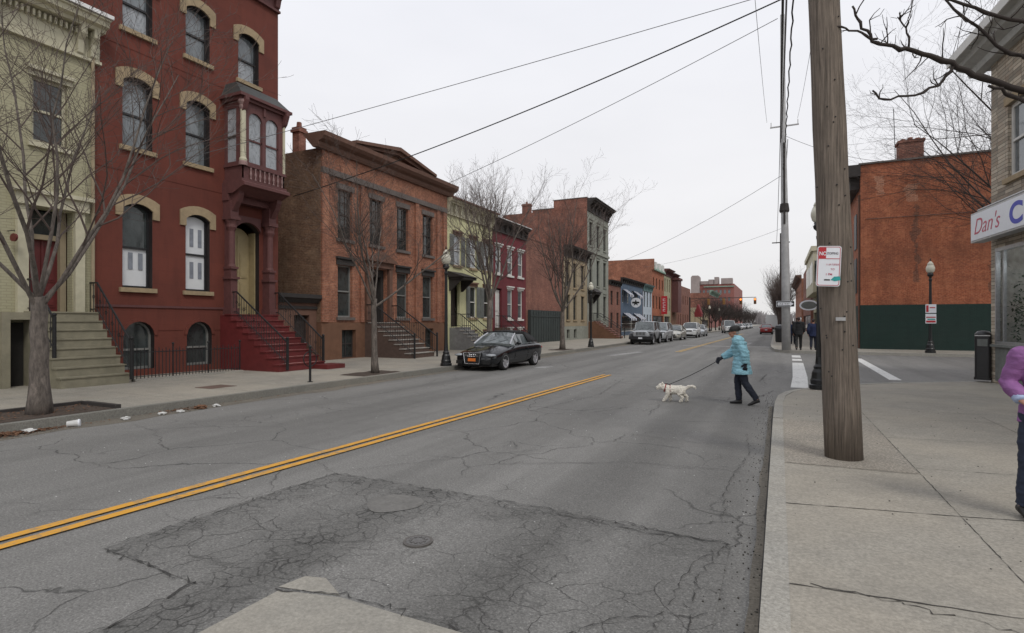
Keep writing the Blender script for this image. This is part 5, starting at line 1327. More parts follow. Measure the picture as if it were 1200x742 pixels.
bough(a, [(4.25, 9.0, 3.9), (3.4, 8.8, 4.4), (2.75, 8.5, 4.72), (2.45, 8.35, 4.9), (2.0, 8.2, 5.3), (1.75, 8.1, 5.6)], .032, .011, 9, .45, 5)
bough(a, [(4.2, 9.0, 3.65), (3.4, 8.7, 3.98), (2.8, 8.45, 4.15), (2.45, 8.35, 4.4), (2.2, 8.2, 4.5)], .035, .015, 4, .3, 6)
bough(a, [(4.25, 9.05, 4.8), (3.3, 8.9, 5.2), (2.7, 8.5, 5.22), (2.2, 8.3, 5.4), (1.7, 8.1, 5.6), (1.2, 7.9, 5.65)], .032, .010, 10, .5, 7)
a.build('boughs', M['twig_dark'], nt, True, fixn=False)

# ================================================================== STREET FURNITURE
def lamp(label, loc, s=1.0, rz=0):
    t = thing('street_lamp', label, 'street lamp', loc, rz, None)
    m = MB(); m.lathe([(.24, 0), (.24, .1), (.21, .12), (.21, .22), (.19, .26), (.17, .42), (.13, .5), (.14, .56), (.1, .62), (.085, .8)], (0,0,0), 16); m.build('base', M['lamp_black'], t, False)
    m = MB(); m.lathe([(.085, .8), (.075, 1.0), (.058, 3.75), (.075, 3.8), (.08, 3.86), (.055, 3.9), (.06, 3.98)], (0,0,0), 16, flute=.12); m.build('pole', M['lamp_black'], t, False)
    m = MB(); m.lathe([(.06, 3.98), (.13, 4.05), (.15, 4.12), (.12, 4.16), (.13, 4.2)], (0,0,0), 16); m.build('collar', M['lamp_black'], t, True)
    m = MB(); m.lathe([(.11, 4.2), (.17, 4.27), (.2, 4.38), (.2, 4.46), (.17, 4.56), (.13, 4.63), (.14, 4.64), (.12, 4.71), (.06, 4.78), (.03, 4.82)], (0,0,0), 20); m.build('globe', M['globe'], t, True)
    m = MB(); m.lathe([(.035, 4.82), (.02, 4.87), (.03, 4.9), (.005, 4.98)], (0,0,0), 8); m.build('finial', M['lamp_black'], t, True)
    t.scale = (s, s, s); return t
lamp('black lamp post right behind the wooden pole with the no stopping sign', (.93, 15.8, .1), .985)
lp = lamp('black lamp post carrying small parking signs in front of the dark green painted wall', (7.2, 35.75, .15), 1.0)
pm = MB(); pm.box(-.23, .23, -.11, -.09, 1.55, 2.05); pm.build('parking_sign', M['sign_white'], lp)
pm = MB(); pm.box(-.23, .23, -.11, -.09, 2.1, 2.55); pm.build('parking_sign', M['sign_white'], lp)
pm = MB(); pm.box(-.2, .2, -.118, -.11, 1.6, 1.7); pm.box(-.2, .2, -.118, -.11, 1.85, 1.9); pm.box(-.2, -.1, -.118, -.11, 2.15, 2.5); pm.box(-.05, .18, -.118, -.11, 2.35, 2.4); pm.build('sign_print', M['sign_red'], lp)
pm = MB(); pm.box(-.15, .18, -.118, -.11, 1.74, 1.8); pm.build('sign_print', M['sign_teal'], lp)
lamp('black lamp post between the brown brick house and the parked convertible', (-11.05, 17.4, .15), .89)
lamp('black lamp post by the red steps of the grey-fronted house', (-11.0, 34.8, .15), .88)
for i, y in enumerate((104, 122)): lamp(('black lamp post in front of the brown house with the boxy bay', 'black lamp post in front of the long plain red brick building')[i], (-11.0, y, .15), .95)

# wooden pole
wp = thing('utility_pole', 'thick leaning weathered wooden utility pole on the right pavement', 'utility pole', (.70, 7.62, .15))
m = MB(); n = 16; pts = []; rad = []
for i in range(n+1):
    z = 10.5*i/n; pts.append((-.20*z/5.3, .0, z)); rad.append(.200-.0062*z*1.0 + .004*math.sin(i*2.3))
m.tube(pts, rad, 22)
for i in range(14):
    pass
m.build('pole', M['pole_wood'], wp, True)
m = MB(); rn = random.Random(8)
for i in range(34):
    z = rn.uniform(.9, 7); a = rn.uniform(-2.9, -.6); c = (-.20*z/5.3+.197*math.cos(a)*(1-.02*z), .197*math.sin(a)*(1-.02*z), z)
    m.ball(c, .009, .009, .009, 6)
m.build('nail', M['iron'], wp)
m = MB(); m.box(-.1, .0, -.21, -.2, 1.62, 1.66); m.build('tag', M['alu'], wp)
# NO STOPPING sign
ns = thing('parking_sign', 'white and red NO STOPPING sign nailed to the wooden pole', 'sign', (.525, 7.36, 2.40), R(4))
ns.rotation_euler = (0, R(2.5), R(7))
def rrect(w, h, r, n=5):
    o = []
    for cx, cz, a0 in ((w-r, h-r, 0), (-w+r, h-r, 90), (-w+r, -h+r, 180), (w-r, -h+r, 270)):
        for k in range(n+1): t = R(a0+90*k/n); o.append((cx+r*math.cos(t), cz+r*math.sin(t)))
    return o
w_, h_ = .126, .235
m = MB(); m.prism(rrect(w_, h_, .03), 0, .004); m.build('plate', M['alu'], ns)
m = MB(); m.prism(rrect(w_-.006, h_-.006, .026), -.002, -.0005); m.build('face', M['sign_white'], ns)
m = MB(); o = rrect(w_-.012, h_-.012, .022); i_ = rrect(w_-.018, h_-.018, .018)
for k in range(len(o)): m.prism([o[k], o[(k+1) % len(o)], i_[(k+1) % len(o)], i_[k]], -.0035, -.0025)
m.build('border', M['sign_red'], ns)
m = MB(); m.box(-.106, -.032, -.0045, -.0025, .085, .215); m.box(-.032, .106, -.0045, -.0025, .083, .09); m.build('red_field', M['sign_red'], ns)
text(ns, 'NO', .062, (-.104, -.0055, .125), (PI/2, 0, 0), M['sign_white'], ext=.0004, off=.001, sx=.78)
text(ns, 'STOPPING', .039, (-.028, -.0045, .135), (PI/2, 0, 0), M['sign_grey'], ext=.0004, off=.0006, sx=.66)
text(ns, '11 AM TUESDAY', .028, (-.03, -.0045, .01), (PI/2, 0, 0), M['sign_pink'], ext=.0003, sx=.72)
text(ns, 'TO', .03, (.02, -.0045, -.045), (PI/2, 0, 0), M['sign_pink'], ext=.0003)
text(ns, '1 PM', .034, (-.03, -.0045, -.105), (PI/2, 0, 0), M['sign_pink'], ext=.0003, off=.0004)
m = MB(); m.box(-.04, .02, -.0045, -.0025, -.165, -.15); m.build('arrow', M['black'], ns)
m = MB(); m.prism([(.025, -.158), (.06, -.12), (.12, -.115), (.125, -.16), (.07, -.172)], -.0055, -.003); m.build('sticker', M['sign_teal'], ns)
# far pole with one way sign
fp = thing('utility_pole', 'tall pale grey utility pole at the far corner with one way sign', 'utility pole', (.42, 35.9, .15))
m = MB(); m.tube([(0,0,0), (-.03,0,4), (-.12,0,10), (-.17,0,14.2), (-.2,0,19.5)], [.24, .22, .17, .14, .12], 14); m.build('pole', M['steel'], fp, True)
m = MB(); m.box(-.85, .65, -.035, .035, 12.98, 13.05); m.box(-.82, -.78, -.02, .02, 13.05, 13.3); m.box(.58, .62, -.02, .02, 13.05, 13.3); m.build('crossarm', M['steel'], fp)
m = MB(); m.lathe([(.0, 8), (.24, 8), (.27, 8.1), (.22, 8.5), (.05, 8.55)], (-.1, 0, 0), 10); m.tube([(-.1, -.2, 7.3), (-.12, -.2, 12)], .06, 5); m.build('cable_coil', M['dark_trim'], fp)
ow = thing('one_way_sign', 'black and white ONE WAY arrow sign on the pale pole', 'sign', (.37, 35.6, 2.82), 0)
m = MB(); m.prism(rrect(.47, .17, .03), 0, .01); m.build('plate', M['sign_white'], ow)
m = MB(); m.prism(rrect(.45, .15, .025), -.006, -.001); m.build('face', M['black'], ow)
m = MB(); m.prism([(-.4, .085), (.24, .085), (.24, .13), (.43, 0), (.24, -.13), (.24, -.085), (-.4, -.085)], -.012, -.007); m.build('arrow', M['sign_white'], ow)
text(ow, 'ONE WAY', .13, (-.36, -.0125, -.045), (PI/2, 0, 0), M['black'], ext=.001, off=.002, sx=.95)
ov = thing('hanging_sign', 'small oval white sign hanging over the far right pavement', 'sign', (2.0, 45.6, 3.0))
m = MB(); m.prism([(.62*math.cos(2*PI*k/20), .38*math.sin(2*PI*k/20)) for k in range(20)], -.03, .03); m.build('panel', M['sign_white'], ov)
m = MB(); m.prism([(.5*math.cos(2*PI*k/20), .28*math.sin(2*PI*k/20)) for k in range(20)], -.034, -.031); m.box(.0, 2.4, -.02, .02, .42, .46); m.box(-.3, -.28, -.01, .01, .3, .46); m.box(.28, .3, -.01, .01, .3, .46); m.build('bracket', M['shutter_grey'], ov)
# bins
tb = thing('litter_bin', 'tall black litter bin beside the stone shop corner', 'litter bin', (5.25, 20.0, .13), R(-20)); tb.scale = (.85, .85, 1)
m = MB(); m.prism(rrect(.21, .21, .08), 0.05, 1.22, 'z'); m.prism(rrect(.23, .23, .08), 0, .06, 'z'); m.build('body', M['plastic_black'], tb)
m = MB(); m.ell([(0,0,1.22,.225,.225), (0,0,1.3,.22,.22), (0,0,1.37,.16,.16), (0,0,1.39,.05,.05)], 16); m.build('lid', M['plastic_black'], tb, True)
m = MB(); m.box(-.13, .13, -.235, -.21, .95, 1.15); m.build('flap', M['shutter_grey'], tb)
m = MB(); m.box(-.2, .2, -.226, -.222, 1.235, 1.265); m.build('rim_band', M['alu'], tb)
fb = thing('litter_bin', 'dark litter bin on the far right pavement beyond the pale pole', 'litter bin', (.2, 50, .15))
m = MB(); m.lathe([(.38, 0), (.42, .1), (.45, 1.0), (.5, 1.05), (.48, 1.15)], (0,0,0), 14); m.build('body', M['plastic_black'], fb); m = MB(); m.lathe([(.5, 1.15), (.4, 1.35), (.1, 1.45)], (0,0,0), 14); m.build('lid', M['plastic_black'], fb)
# bike hoop
bh = thing('bicycle_rack', 'black iron post and ring bicycle rack on the left pavement', 'bicycle rack', (-11.35, 11.1, .15), PI/2)
m = MB(); m.tube([(0,0,0), (0,0,.92)], .032, 10); m.ball((0,0,.95), .045); m.lathe([(.07, 0), (.07, .015)], (0,0,0), 12); m.build('post', M['iron'], bh)
m = MB(); m.tube([(.23*math.cos(t), 0, .62+.2*math.sin(t)) for t in [2*PI*k/22 for k in range(23)]], .015, 6); m.build('ring', M['iron'], bh)
# utility covers in left pavement
m = MB(); m.box(-12.9, -12.3, 8.9, 9.6, .15, .158); tag(m.build('utility_cover', m_plain('rusty_brown_cover', (.14,.09,.07), .8)), 'rusty square utility cover in the left pavement before the red house', 'manhole cover')
# traffic signals
ts = thing('traffic_signal', 'traffic signal arm over the far crossing with yellow housings and lit lamps', 'traffic signal', (-15.2, 110, .15))
m = MB(); m.tube([(0,0,0), (0,0,6.4)], .13, 8); m.build('pole', M['dark_trim'], ts)
m = MB(); m.tube([(0,0,6.1), (11.6,0,6.2)], .06, 6); m.tube([(0, 0, 5.4), (2.2, 0, 6.1)], .04, 5); m.build('arm', M['dark_trim'], ts)
for k, (x, lit) in enumerate(((3.4, 0), (6.1, 0), (9.0, 1), (11.4, 1))):
    m = MB(); m.box(x-.22, x+.22, -.2, .2, 4.95, 6.05)
    for zz in (5.82, 5.5, 5.18): m.disc_y(x, -.32, -.2, zz, .16, 10)
    h = m.build('signal_head', M['signal_yellow'], ts)
    for j, zz in enumerate((5.82, 5.5, 5.18)):
        m = MB(); m.disc_y(x, -.345, -.33, zz, .17 if (lit and j == 0) else .13, 10); m.build('signal_lens', M['signal_lit'] if (lit and j == 0) else M['signal_yellow'] if not lit else M['black'], h)
gb = thing('shop_awning', 'faded red pointed awning beyond the long red brick building', 'awning', (-16.2, 128, 0))
m = MB(); m.prism([(-.6, 3.6), (1.0, 3.6), (.2, 5.8)], 0, 3); m.box(-.5, .9, 0, 3, 3.0, 3.6); m.build('canopy', m_plain('faded_red_canvas', (.22,.03,.035), .9), gb); m = MB(); m.tube([(-.4, .1, .15), (-.4, .1, 3)], .05, 6); m.tube([(.8, .1, .15), (.8, .1, 3)], .05, 6); m.build('post', M['dark_trim'], gb)

# ================================================================== WIRES
def wire(name, label, a, b, sag=.3, r=.01, mat=None, n=18, group=None, twist=0):
    m = MB(); a = Vector(a); b = Vector(b); pts = []
    for i in range(n+1):
        t = i/n; p = a.lerp(b, t); p.z -= sag*4*t*(1-t)
        if twist: p += Vector((math.cos(i*2.2), 0, math.sin(i*2.2)))*twist
        pts.append(p)
    m.tube(pts, r, 5); return tag(m.build(name, mat or M['black']), label, 'wire', group)
grey = m_plain('grey_cable', (.16,.16,.17), .6, bump=0)
wire('overhead_cable', 'thin grey service wire highest across the road to the red house', (.6, 14.64, 9.665), (-17.15, 11.2, 6.85), .06, .009, grey)
wire('overhead_cable', 'dark service wire crossing the road to the gap beside the red house', (.5, 14.13, 9.27), (-17.15, 15.9, 6.7), .28, .017)
wire('overhead_cable', 'grey wire crossing the road to the cornice of the brown brick house', (-.02, 23.97, 13.6), (-17.0, 27, 9.7), .15, .014, grey)
# bundle from the wooden pole to the far pole
for i, (dx_, z0, z1, r, tw, lb) in enumerate([(-.22, 9.6, 12.2, .036, 0, 'thickest black cable of the bundle between the wooden pole and the pale pole'), (-.12, 9.75, 12.4, .026, 0, 'grey strand in the bundle between the wooden pole and the pale pole'), (.02, 9.4, 10.6, .021, .02, 'twisted black drop cable running down to the pale pole')]):
    wire('overhead_cable', lb, (.32+dx_, 7.7, z0), (.24+dx_*.6, 35.7, z1), .5, r, M['black'] if i != 1 else grey, 60 if tw else 30, twist=tw)
wire('overhead_cable', 'fine wire on the left end of the crossarm of the pale pole', (-.6, 7.7, 10.4), (-.6, 35.9, 13.5), .5, .008, grey)
wire('overhead_cable', 'fine wire on the right end of the crossarm of the pale pole', (1.1, 7.7, 10.4), (1.0, 35.9, 13.5), .5, .008, grey)
wire('overhead_cable', 'faint wire from the pale pole to the big orange brick wall', (.35, 35.9, 12.6), (5.5, 39.45, 11.4), .25, .012, grey)
for i, (za, zb, ya, xb) in enumerate(((9.4, 8.0, 60, -17), (10.2, 9.5, 78, -17))):
    wire('overhead_cable', ('lower faint wire crossing the far street', 'upper faint wire crossing the far street')[i], (.3, 36 if i == 0 else 62, za+1), (xb, ya, zb), .5, .013, grey)
for i, x in enumerate((.1, .5)):
    wire('overhead_cable', ('left of the pole-top wires running on down the street', 'right of the pole-top wires running on down the street')[i], (x, 36, 12.4), (x-.3, 76, 11.5), .8, .02)
fp2 = thing('utility_pole', 'distant dark utility pole behind the dark trees on the right', 'utility pole', (.3, 76, .15)); m = MB(); m.tube([(0,0,0), (0,0,12.6)], [.17, .12], 8); m.build('pole', M['dark_trim'], fp2); m = MB(); m.box(-1, 1, -.06, .06, 11.4, 11.52); m.build('crossarm', M['dark_trim'], fp2)
# ================================================================== CARS (local: front towards -Y)
def lathe_x(m, prof, c, n=24, mi=0, cap=True):
    k = len(m.v); m.lathe(prof, (0, 0, 0), n, mi, 0, cap)
    for i in range(k, len(m.v)):
        x, y, z = m.v[i]; m.v[i] = (c[0]+z, c[1]+x, c[2]+y)
_wheel = {}
def wheel_mesh(r):
    if r in _wheel: return _wheel[r]
    m = MB(); lathe_x(m, [(r*.7, -.1), (r*.9, -.11), (r*.99, -.08), (r, 0), (r*.99, .08), (r*.9, .11), (r*.7, .1)], (0,0,0), 26, 0, False)
    t = m.build('wheel', M['rubber'], None, True)
    k = MB(); lathe_x(k, [(r*.71, .06), (r*.72, .104), (r*.66, .098), (r*.64, .02), (.02, .02)], (0,0,0), 26); lathe_x(k, [(r*.71, -.06), (r*.72, -.104), (r*.66, -.098), (r*.64, -.02), (.02, -.02)], (0,0,0), 26)
    for s in (-1, 1):
        for i in range(7):
            a = 2*PI*i/7; c, d = math.cos(a), math.sin(a); w = .03
            P = lambda q, e, x: (x, q*c - e*d, q*d + e*c)
            x0, x1 = s*.035, s*.085
            k.add([P(.05, -w, x0), P(r*.68, -w*.8, x0), P(r*.68, w*.8, x0), P(.05, w, x0), P(.05, -w, x1), P(r*.68, -w*.8, x1), P(r*.68, w*.8, x1), P(.05, w, x1)],
                  [(0,3,2,1),(4,5,6,7),(0,1,5,4),(1,2,6,5),(2,3,7,6),(3,0,4,7)])
        lathe_x(k, [(.06, s*.03), (.055, s*.09), (.01, s*.095)], (0,0,0), 12)
    rm = k.build('rim', M['rim'], t)
    _wheel[r] = (t.data, rm.data); bpy.data.objects.remove(rm); bpy.data.objects.remove(t); return _wheel[r]
def add_wheel(par, x, y, r):
    a, b = wheel_mesh(r); t = bpy.data.objects.new('wheel', a); col.objects.link(t); t.parent = par; t.location = (x, y, r)
    q = bpy.data.objects.new('rim', b); col.objects.link(q); q.parent = t
def car(name, label, loc, rz, st, gh, wheels, r, paint, W=.89, roof=None, glass=None, cat='car', detail=1, grille='bars', plate=None, group=None, subd=2, pillar=None, bumper=None, rear=False):
    t = thing(name, label, cat, loc, rz, group)
    m = MB(); n = 14; o = 0
    for (y, w, zb, zs, zt) in st:
        half = [(0, zb), (w*.8, zb), (w*.95, zb+.06), (w, zb+(zs-zb)*.5), (w*.985, zs-.07), (w*.9, zs), (w*.5, zt), (0, zt+.012)]
        ring = half + [(-a, b) for a, b in half[-2:0:-1]]
        for a, b in ring: m.v.append((a, y, b))
    n = 14
    for i in range(len(st)-1):
        for k in range(n): m.f.append([i*n+k, i*n+(k+1) % n, (i+1)*n+(k+1) % n, (i+1)*n+k]); m.m.append(0)
    m.f.append(list(range(n-1, -1, -1))); m.m.append(0); m.f.append([(len(st)-1)*n+k for k in range(n)]); m.m.append(0)
    b = m.build('body', paint, t, True)
    baked(b, [('SUBSURF', dict(levels=subd, render_levels=subd))])
    c = MB()
    for y in wheels: c.prism([(y+(r+.055)*math.cos(2*PI*k/28), r+(r+.055)*math.sin(2*PI*k/28)) for k in range(28)], -1.2, 1.2, 'x')
    cut = c.build('cutter', paint); b.modifiers.new('b', 'BOOLEAN'); b.modifiers['b'].object = cut; b.modifiers['b'].operation = 'DIFFERENCE'; b.modifiers['b'].solver = 'EXACT'
    dg = bpy.context.evaluated_depsgraph_get(); dg.update(); me = bpy.data.meshes.new_from_object(b.evaluated_get(dg)); b.modifiers.clear(); b.data = me; me.name = 'body'; bpy.data.objects.remove(cut)
    for p in me.polygons: p.use_smooth = True
    try: me.set_sharp_from_angle(angle=R(35))
    except Exception: pass
    u = MB(); u.box(-W*.82, W*.82, st[1][0]+.1, st[-2][0]-.1, .17, .45); u.build('underbody', M['black'], t)
    for y in wheels:
        for s in (-1, 1): add_wheel(t, s*(W-.115), y, r)
    yc, y0, y1, yb, zbf, zr, zbb, wb, wr = gh
    g = MB(); nx = 5
    prof = [(yc, zbf), (yc+(y0-yc)*.55, zbf+(zr-zbf)*.6), (y0, zr-.03), (y0+(y1-y0)*.35, zr), (y0+(y1-y0)*.7, zr), (y1, zr-.03), (y1+(yb-y1)*.5, zr-.03-(zr-zbb)*.42), (yb, zbb)]
    def wid(z): f = max(0, (z-min(zbf, zbb))/(zr-min(zbf, zbb))); return wb+(wr-wb)*f**1.15
    def sect(p, z0_, up=0, nar=0):
        y, z = p; w = wid(z)-nar; return [(-w, y, z), (-w*.55, y, z+.028+up), (0, y, z+.04+up), (w*.55, y, z+.028+up), (w, y, z)]
    zlow = min(zbf, zbb)-.08
    for p in prof:
        y, z = p; g.v += [(-wb, y, zlow)] + sect(p, 0) + [(wb, y, zlow)]
    k = 7
    for i in range(len(prof)-1):
        for j in range(k-1): g.f.append([i*k+j, i*k+j+1, (i+1)*k+j+1, (i+1)*k+j]); g.m.append(0)
    g.f.append(list(range(k))); g.m.append(0); g.f.append([(len(prof)-1)*k+j for j in range(k-1, -1, -1)]); g.m.append(0)
    # windscreen lighter than side glass
    gl = g.build('windows', [glass or M['car_glass'], M['car_glass_light']], t)
    rf = MB(); rm = roof or paint
    seg = prof[2:6] if not roof else prof[2:]
    rf.v = []; kk = 5
    for p in seg: rf.v += [(a*1.012, b_, c_+.012) for a, b_, c_ in sect(p, 0)]
    for i in range(len(seg)-1):
        for j in range(kk-1): rf.f.append([i*kk+j, i*kk+j+1, (i+1)*kk+j+1, (i+1)*kk+j]); rf.m.append(0)
    if roof:   # fabric hood drapes down behind the side windows
        o = len(rf.v)
        for s in (-1, 1):
            w1 = wid(zr)*1.015; rf.add([(s*w1, prof[4][0], zr-.0), (s*wid(zr)*1.01, prof[5][0], zr-.02), (s*wid(prof[6][1])*1.02, prof[6][0], prof[6][1]+.01), (s*wb*1.01, prof[7][0], zbb), (s*wb*1.01, prof[4][0]+.1, zbb-.02)], [(0,1,2,3,4)])
            rf.box(s*w1-.03, s*w1+.03, prof[2][0], prof[4][0], zr-.05, zr+.01)
    rfo = rf.build('roof', rm, t, True); baked(rfo, [('SOLIDIFY', dict(thickness=.02, offset=1))])
    pm_ = pillar or paint
    for s in (-1, 1):
        q = MB(); q.tube([(s*wid(a[1])*1.0, a[0], a[1]) for a in prof[:3]], [.035, .03, .028], 6); q.build('pillar', pm_, t)
        if not roof:
            q = MB(); q.tube([(s*wid(a[1]), a[0], a[1]) for a in prof[5:]], [.04, .055, .07], 6)
            ym = (y0+y1)/2; q.tube([(s*wb*.995, ym+.05, zlow+.05), (s*wid(zr)*1.0, ym+.02, zr-.02)], .03, 5); q.build('pillar', paint, t)
        q = MB(); q.ball((s*(W+.06), yc+.42, zbf+.04), .1, .06, .07); q.tube([(s*(W-.1), yc+.42, zbf-.02), (s*(W+.02), yc+.42, zbf+.02)], .025, 5); q.build('mirror', paint, t, True)
        yf = st[0][0]; 
        q = MB(); q.ball((s*W*.72, yf+.2, st[1][3]-.0), .2, .2, .06); h = q.build('headlight', M['headlight'], t, True)
        q = MB(); q.ball((s*W*.70, st[-1][0]-.1, st[-2][3]-.1), .16, .1, .07); q.build('tail_light', M['taillight'], t, True)
        q = MB()
        ya = yc+.28; yb_ = (y0+y1)/2+.12
        zz = zbf-.02
        for yy in (ya, yb_) if detail else ():
            q.tube([(s*(W+.001), yy, .32), (s*(W+.002), yy, zz-.14)], .006, 4)
        if detail: q.tube([(s*(W+.003), ya, .5), (s*(W+.003), yb_+.2, .52)], .011, 4); q.build('door_seam', M['black'], t)
        if detail:
            q = MB(); q.box(s*(W-.02), s*(W+.02), yb_-.25, yb_-.08, zz-.13, zz-.1); q.build('door_handle', pm_ if not roof else M['paint_black'], t)
    yf = st[0][0]-.005
    q = MB()
    if grille == 'frame':
        q.prism([(-.35, .66), (.35, .66), (.29, .27), (-.29, .27)], yf-.02, yf+.12); gg = q.build('grille', M['black'], t)
        q = MB(); P = [(-.35, .66), (.35, .66), (.29, .27), (-.29, .27)]
        q.tube([(a, yf-.025, b) for a, b in P+[P[0]]], .018, 6); q.build('grille_frame', M['chrome'], gg)
        q = MB(); q.box(-.28, .28, yf-.03, yf-.015, .54, .555); q.box(-.28, .28, yf-.03, yf-.015, .59, .6)
        for k in range(4): q.tube([(-.12+k*.08+.045*math.cos(a), yf-.04, .575+.045*math.sin(a)) for a in [2*PI*i/12 for i in range(13)]], .007, 4)
        q.build('ring_emblem', M['chrome'], gg)
        for s in (-1, 1): q = MB(); q.box(s*.42, s*.68, yf-.0, yf+.15, .26, .38); q.build('air_intake', M['black'], t)
    elif grille == 'slots':
        q.box(-.42, .42, yf-.02, yf+.08, .72, 1.02); gg = q.build('grille', paint, t)
        q = MB()
        for k in range(7): q.box(-.36+k*.11, -.30+k*.11, yf-.028, yf-.018, .76, .99)
        q.build('grille_slot', M['black'], gg)
        q = MB(); q.box(-.86, .86, yf-.16, yf+.12, .42, .66); q.build('bumper', M['plastic_black'], t)
    else:
        q.box(-.4, .4, yf-.01, yf+.1, st[1][3]-.16, st[1][3]-.03); gg = q.build('grille', M['black'], t)
        q = MB(); q.box(-.5, .5, yf-.008, yf+.1, .28, .4); q.build('air_intake', M['black'], t)
    q = MB(); q.box(-.155, .155, yf-.045, yf-.03, .36, .47) if grille == 'frame' else q.box(-.155, .155, yf-.17 if grille == 'slots' else yf-.03, yf, .46, .58)
    q.build('number_plate', plate or M['sign_white'], t)
    q = MB()
    for a_ in (-.45, .1): q.tube([(a_, yc-.02, zbf+.015), (a_+.5, yc+(y0-yc)*.28, zbf+(zr-zbf)*.3+.045)], .008, 4)
    if detail: q.build('wiper', M['black'], t)
    q = MB(); q.box(-.155, .155, st[-1][0]-.01, st[-1][0]+.03, .6, .72); q.build('rear_plate', plate or M['sign_white'], t)
    return t
ST_conv = [(-2.29,.52,.30,.46,.50), (-2.22,.72,.22,.57,.62), (-2.0,.83,.19,.64,.71), (-1.45,.885,.19,.75,.83), (-.75,.89,.19,.85,.94), (-.1,.89,.19,.90,.93), (.9,.89,.19,.92,.96), (1.6,.88,.22,.93,1.0), (2.05,.83,.26,.90,.99), (2.22,.75,.34,.82,.93), (2.28,.6,.42,.7,.78)]
car('parked_car', 'black convertible with closed soft top and orange plate parked at the left kerb', (-9.86, 19.62, 0), R(-1.0), ST_conv, (-.85, -.05, .95, 1.65, .93, 1.37, .99, .78, .58), (-1.36, 1.29), .325, M['paint_black'], .89, roof=M['soft_top'], glass=M['car_glass_light'], grille='frame', plate=M['plate_orange'], pillar=M['chrome'])
ST_sed = [(-2.28,.58,.28,.52,.56), (-2.2,.74,.2,.62,.68), (-1.9,.84,.18,.7,.79), (-1.4,.87,.18,.8,.9), (-.85,.88,.18,.88,.98), (0,.88,.18,.92,.95), (1.2,.88,.18,.95,.98), (1.8,.86,.22,.96,1.04), (2.15,.8,.28,.92,1.0), (2.28,.66,.4,.78,.85)]
GH_sed = (-.95, -.15, 1.0, 1.75, .97, 1.44, 1.02, .78, .58)
ST_suv = [(-2.2,.66,.36,.74,.78), (-2.12,.82,.28,.9,.95), (-1.6,.89,.26,.98,1.05), (-1.0,.9,.26,1.04,1.1), (0,.9,.26,1.06,1.08), (1.2,.9,.26,1.07,1.1), (1.95,.88,.3,1.07,1.1), (2.15,.84,.4,1.0,1.05), (2.2,.78,.5,.9,.95)]
GH_suv = (-1.0, -.35, 1.7, 2.1, 1.08, 1.7, 1.08, .82, .66)
ST_jeep = [(-2.0,.6,.5,.98,1.02), (-1.95,.66,.48,1.02,1.08), (-1.5,.72,.42,1.08,1.13), (-.75,.8,.4,1.12,1.15), (-.6,.84,.36,1.12,1.14), (.4,.85,.36,1.12,1.14), (1.7,.85,.36,1.12,1.14), (1.95,.84,.4,1.1,1.12)]
jp = car('parked_car', 'silver boxy off-roader with black bumper and flared wheel arches, nearest of the far parked row', (-9.75, 45.7, 0), 0, ST_jeep, (-.68, -.5, 1.75, 1.93, 1.12, 1.78, 1.12, .78, .7), (-1.4, 1.25), .4, M['paint_silver'], .9, grille='slots', roof=None, glass=M['car_glass_light'], cat='car')
for s in (-1, 1):
    for y in (-1.4, 1.25):
        q = MB(); q.prism([(y+.56*math.cos(a), .42+.52*math.sin(a)) for a in [PI*k/10 for k in range(11)]]+[(y+.44*math.cos(a), .42+.41*math.sin(a)) for a in [PI-PI*k/10 for k in range(11)]], s*.7, s*.96, 'x'); q.build('fender_flare', M['plastic_black'], jp)
car('parked_car', 'light silver station wagon parked right behind the boxy off-roader', (-9.7, 51.3, 0), 0, ST_suv, GH_suv, (-1.35, 1.3), .35, M['paint_silver'], .9, glass=M['car_glass_light'])
car('parked_car', 'pale silver sedan parked third in the far row', (-9.45, 58.0, 0), 0, ST_sed, GH_sed, (-1.35, 1.3), .32, M['paint_gold'], .88)
car('parked_car', 'white high-roofed car parked in front of the long red brick building', (-9.2, 67.5, 0), 0, ST_suv, GH_suv, (-1.35, 1.3), .35, M['paint_white'], .9)
car('parked_car', 'silver car partly hidden behind the white high-roofed car', (-9.15, 74.5, 0), 0, ST_sed, GH_sed, (-1.35, 1.3), .32, M['paint_silver'], .88)
car('car', 'white van-like car standing beyond the head of the man in the blue coat', (-7.3, 97, 0), R(12), [(y, w, a, b+.1, c+.1) for y, w, a, b, c in ST_suv], (-1.2, -.6, 1.9, 2.15, 1.15, 2.05, 1.15, .86, .74), (-1.35, 1.3), .36, M['paint_white'], .92, detail=0)
rcar = car('car', 'red car driving away in the right lane', (-1.6, 92, 0), PI, ST_sed, GH_sed, (-1.35, 1.3), .32, M['paint_red'], .88, detail=0)
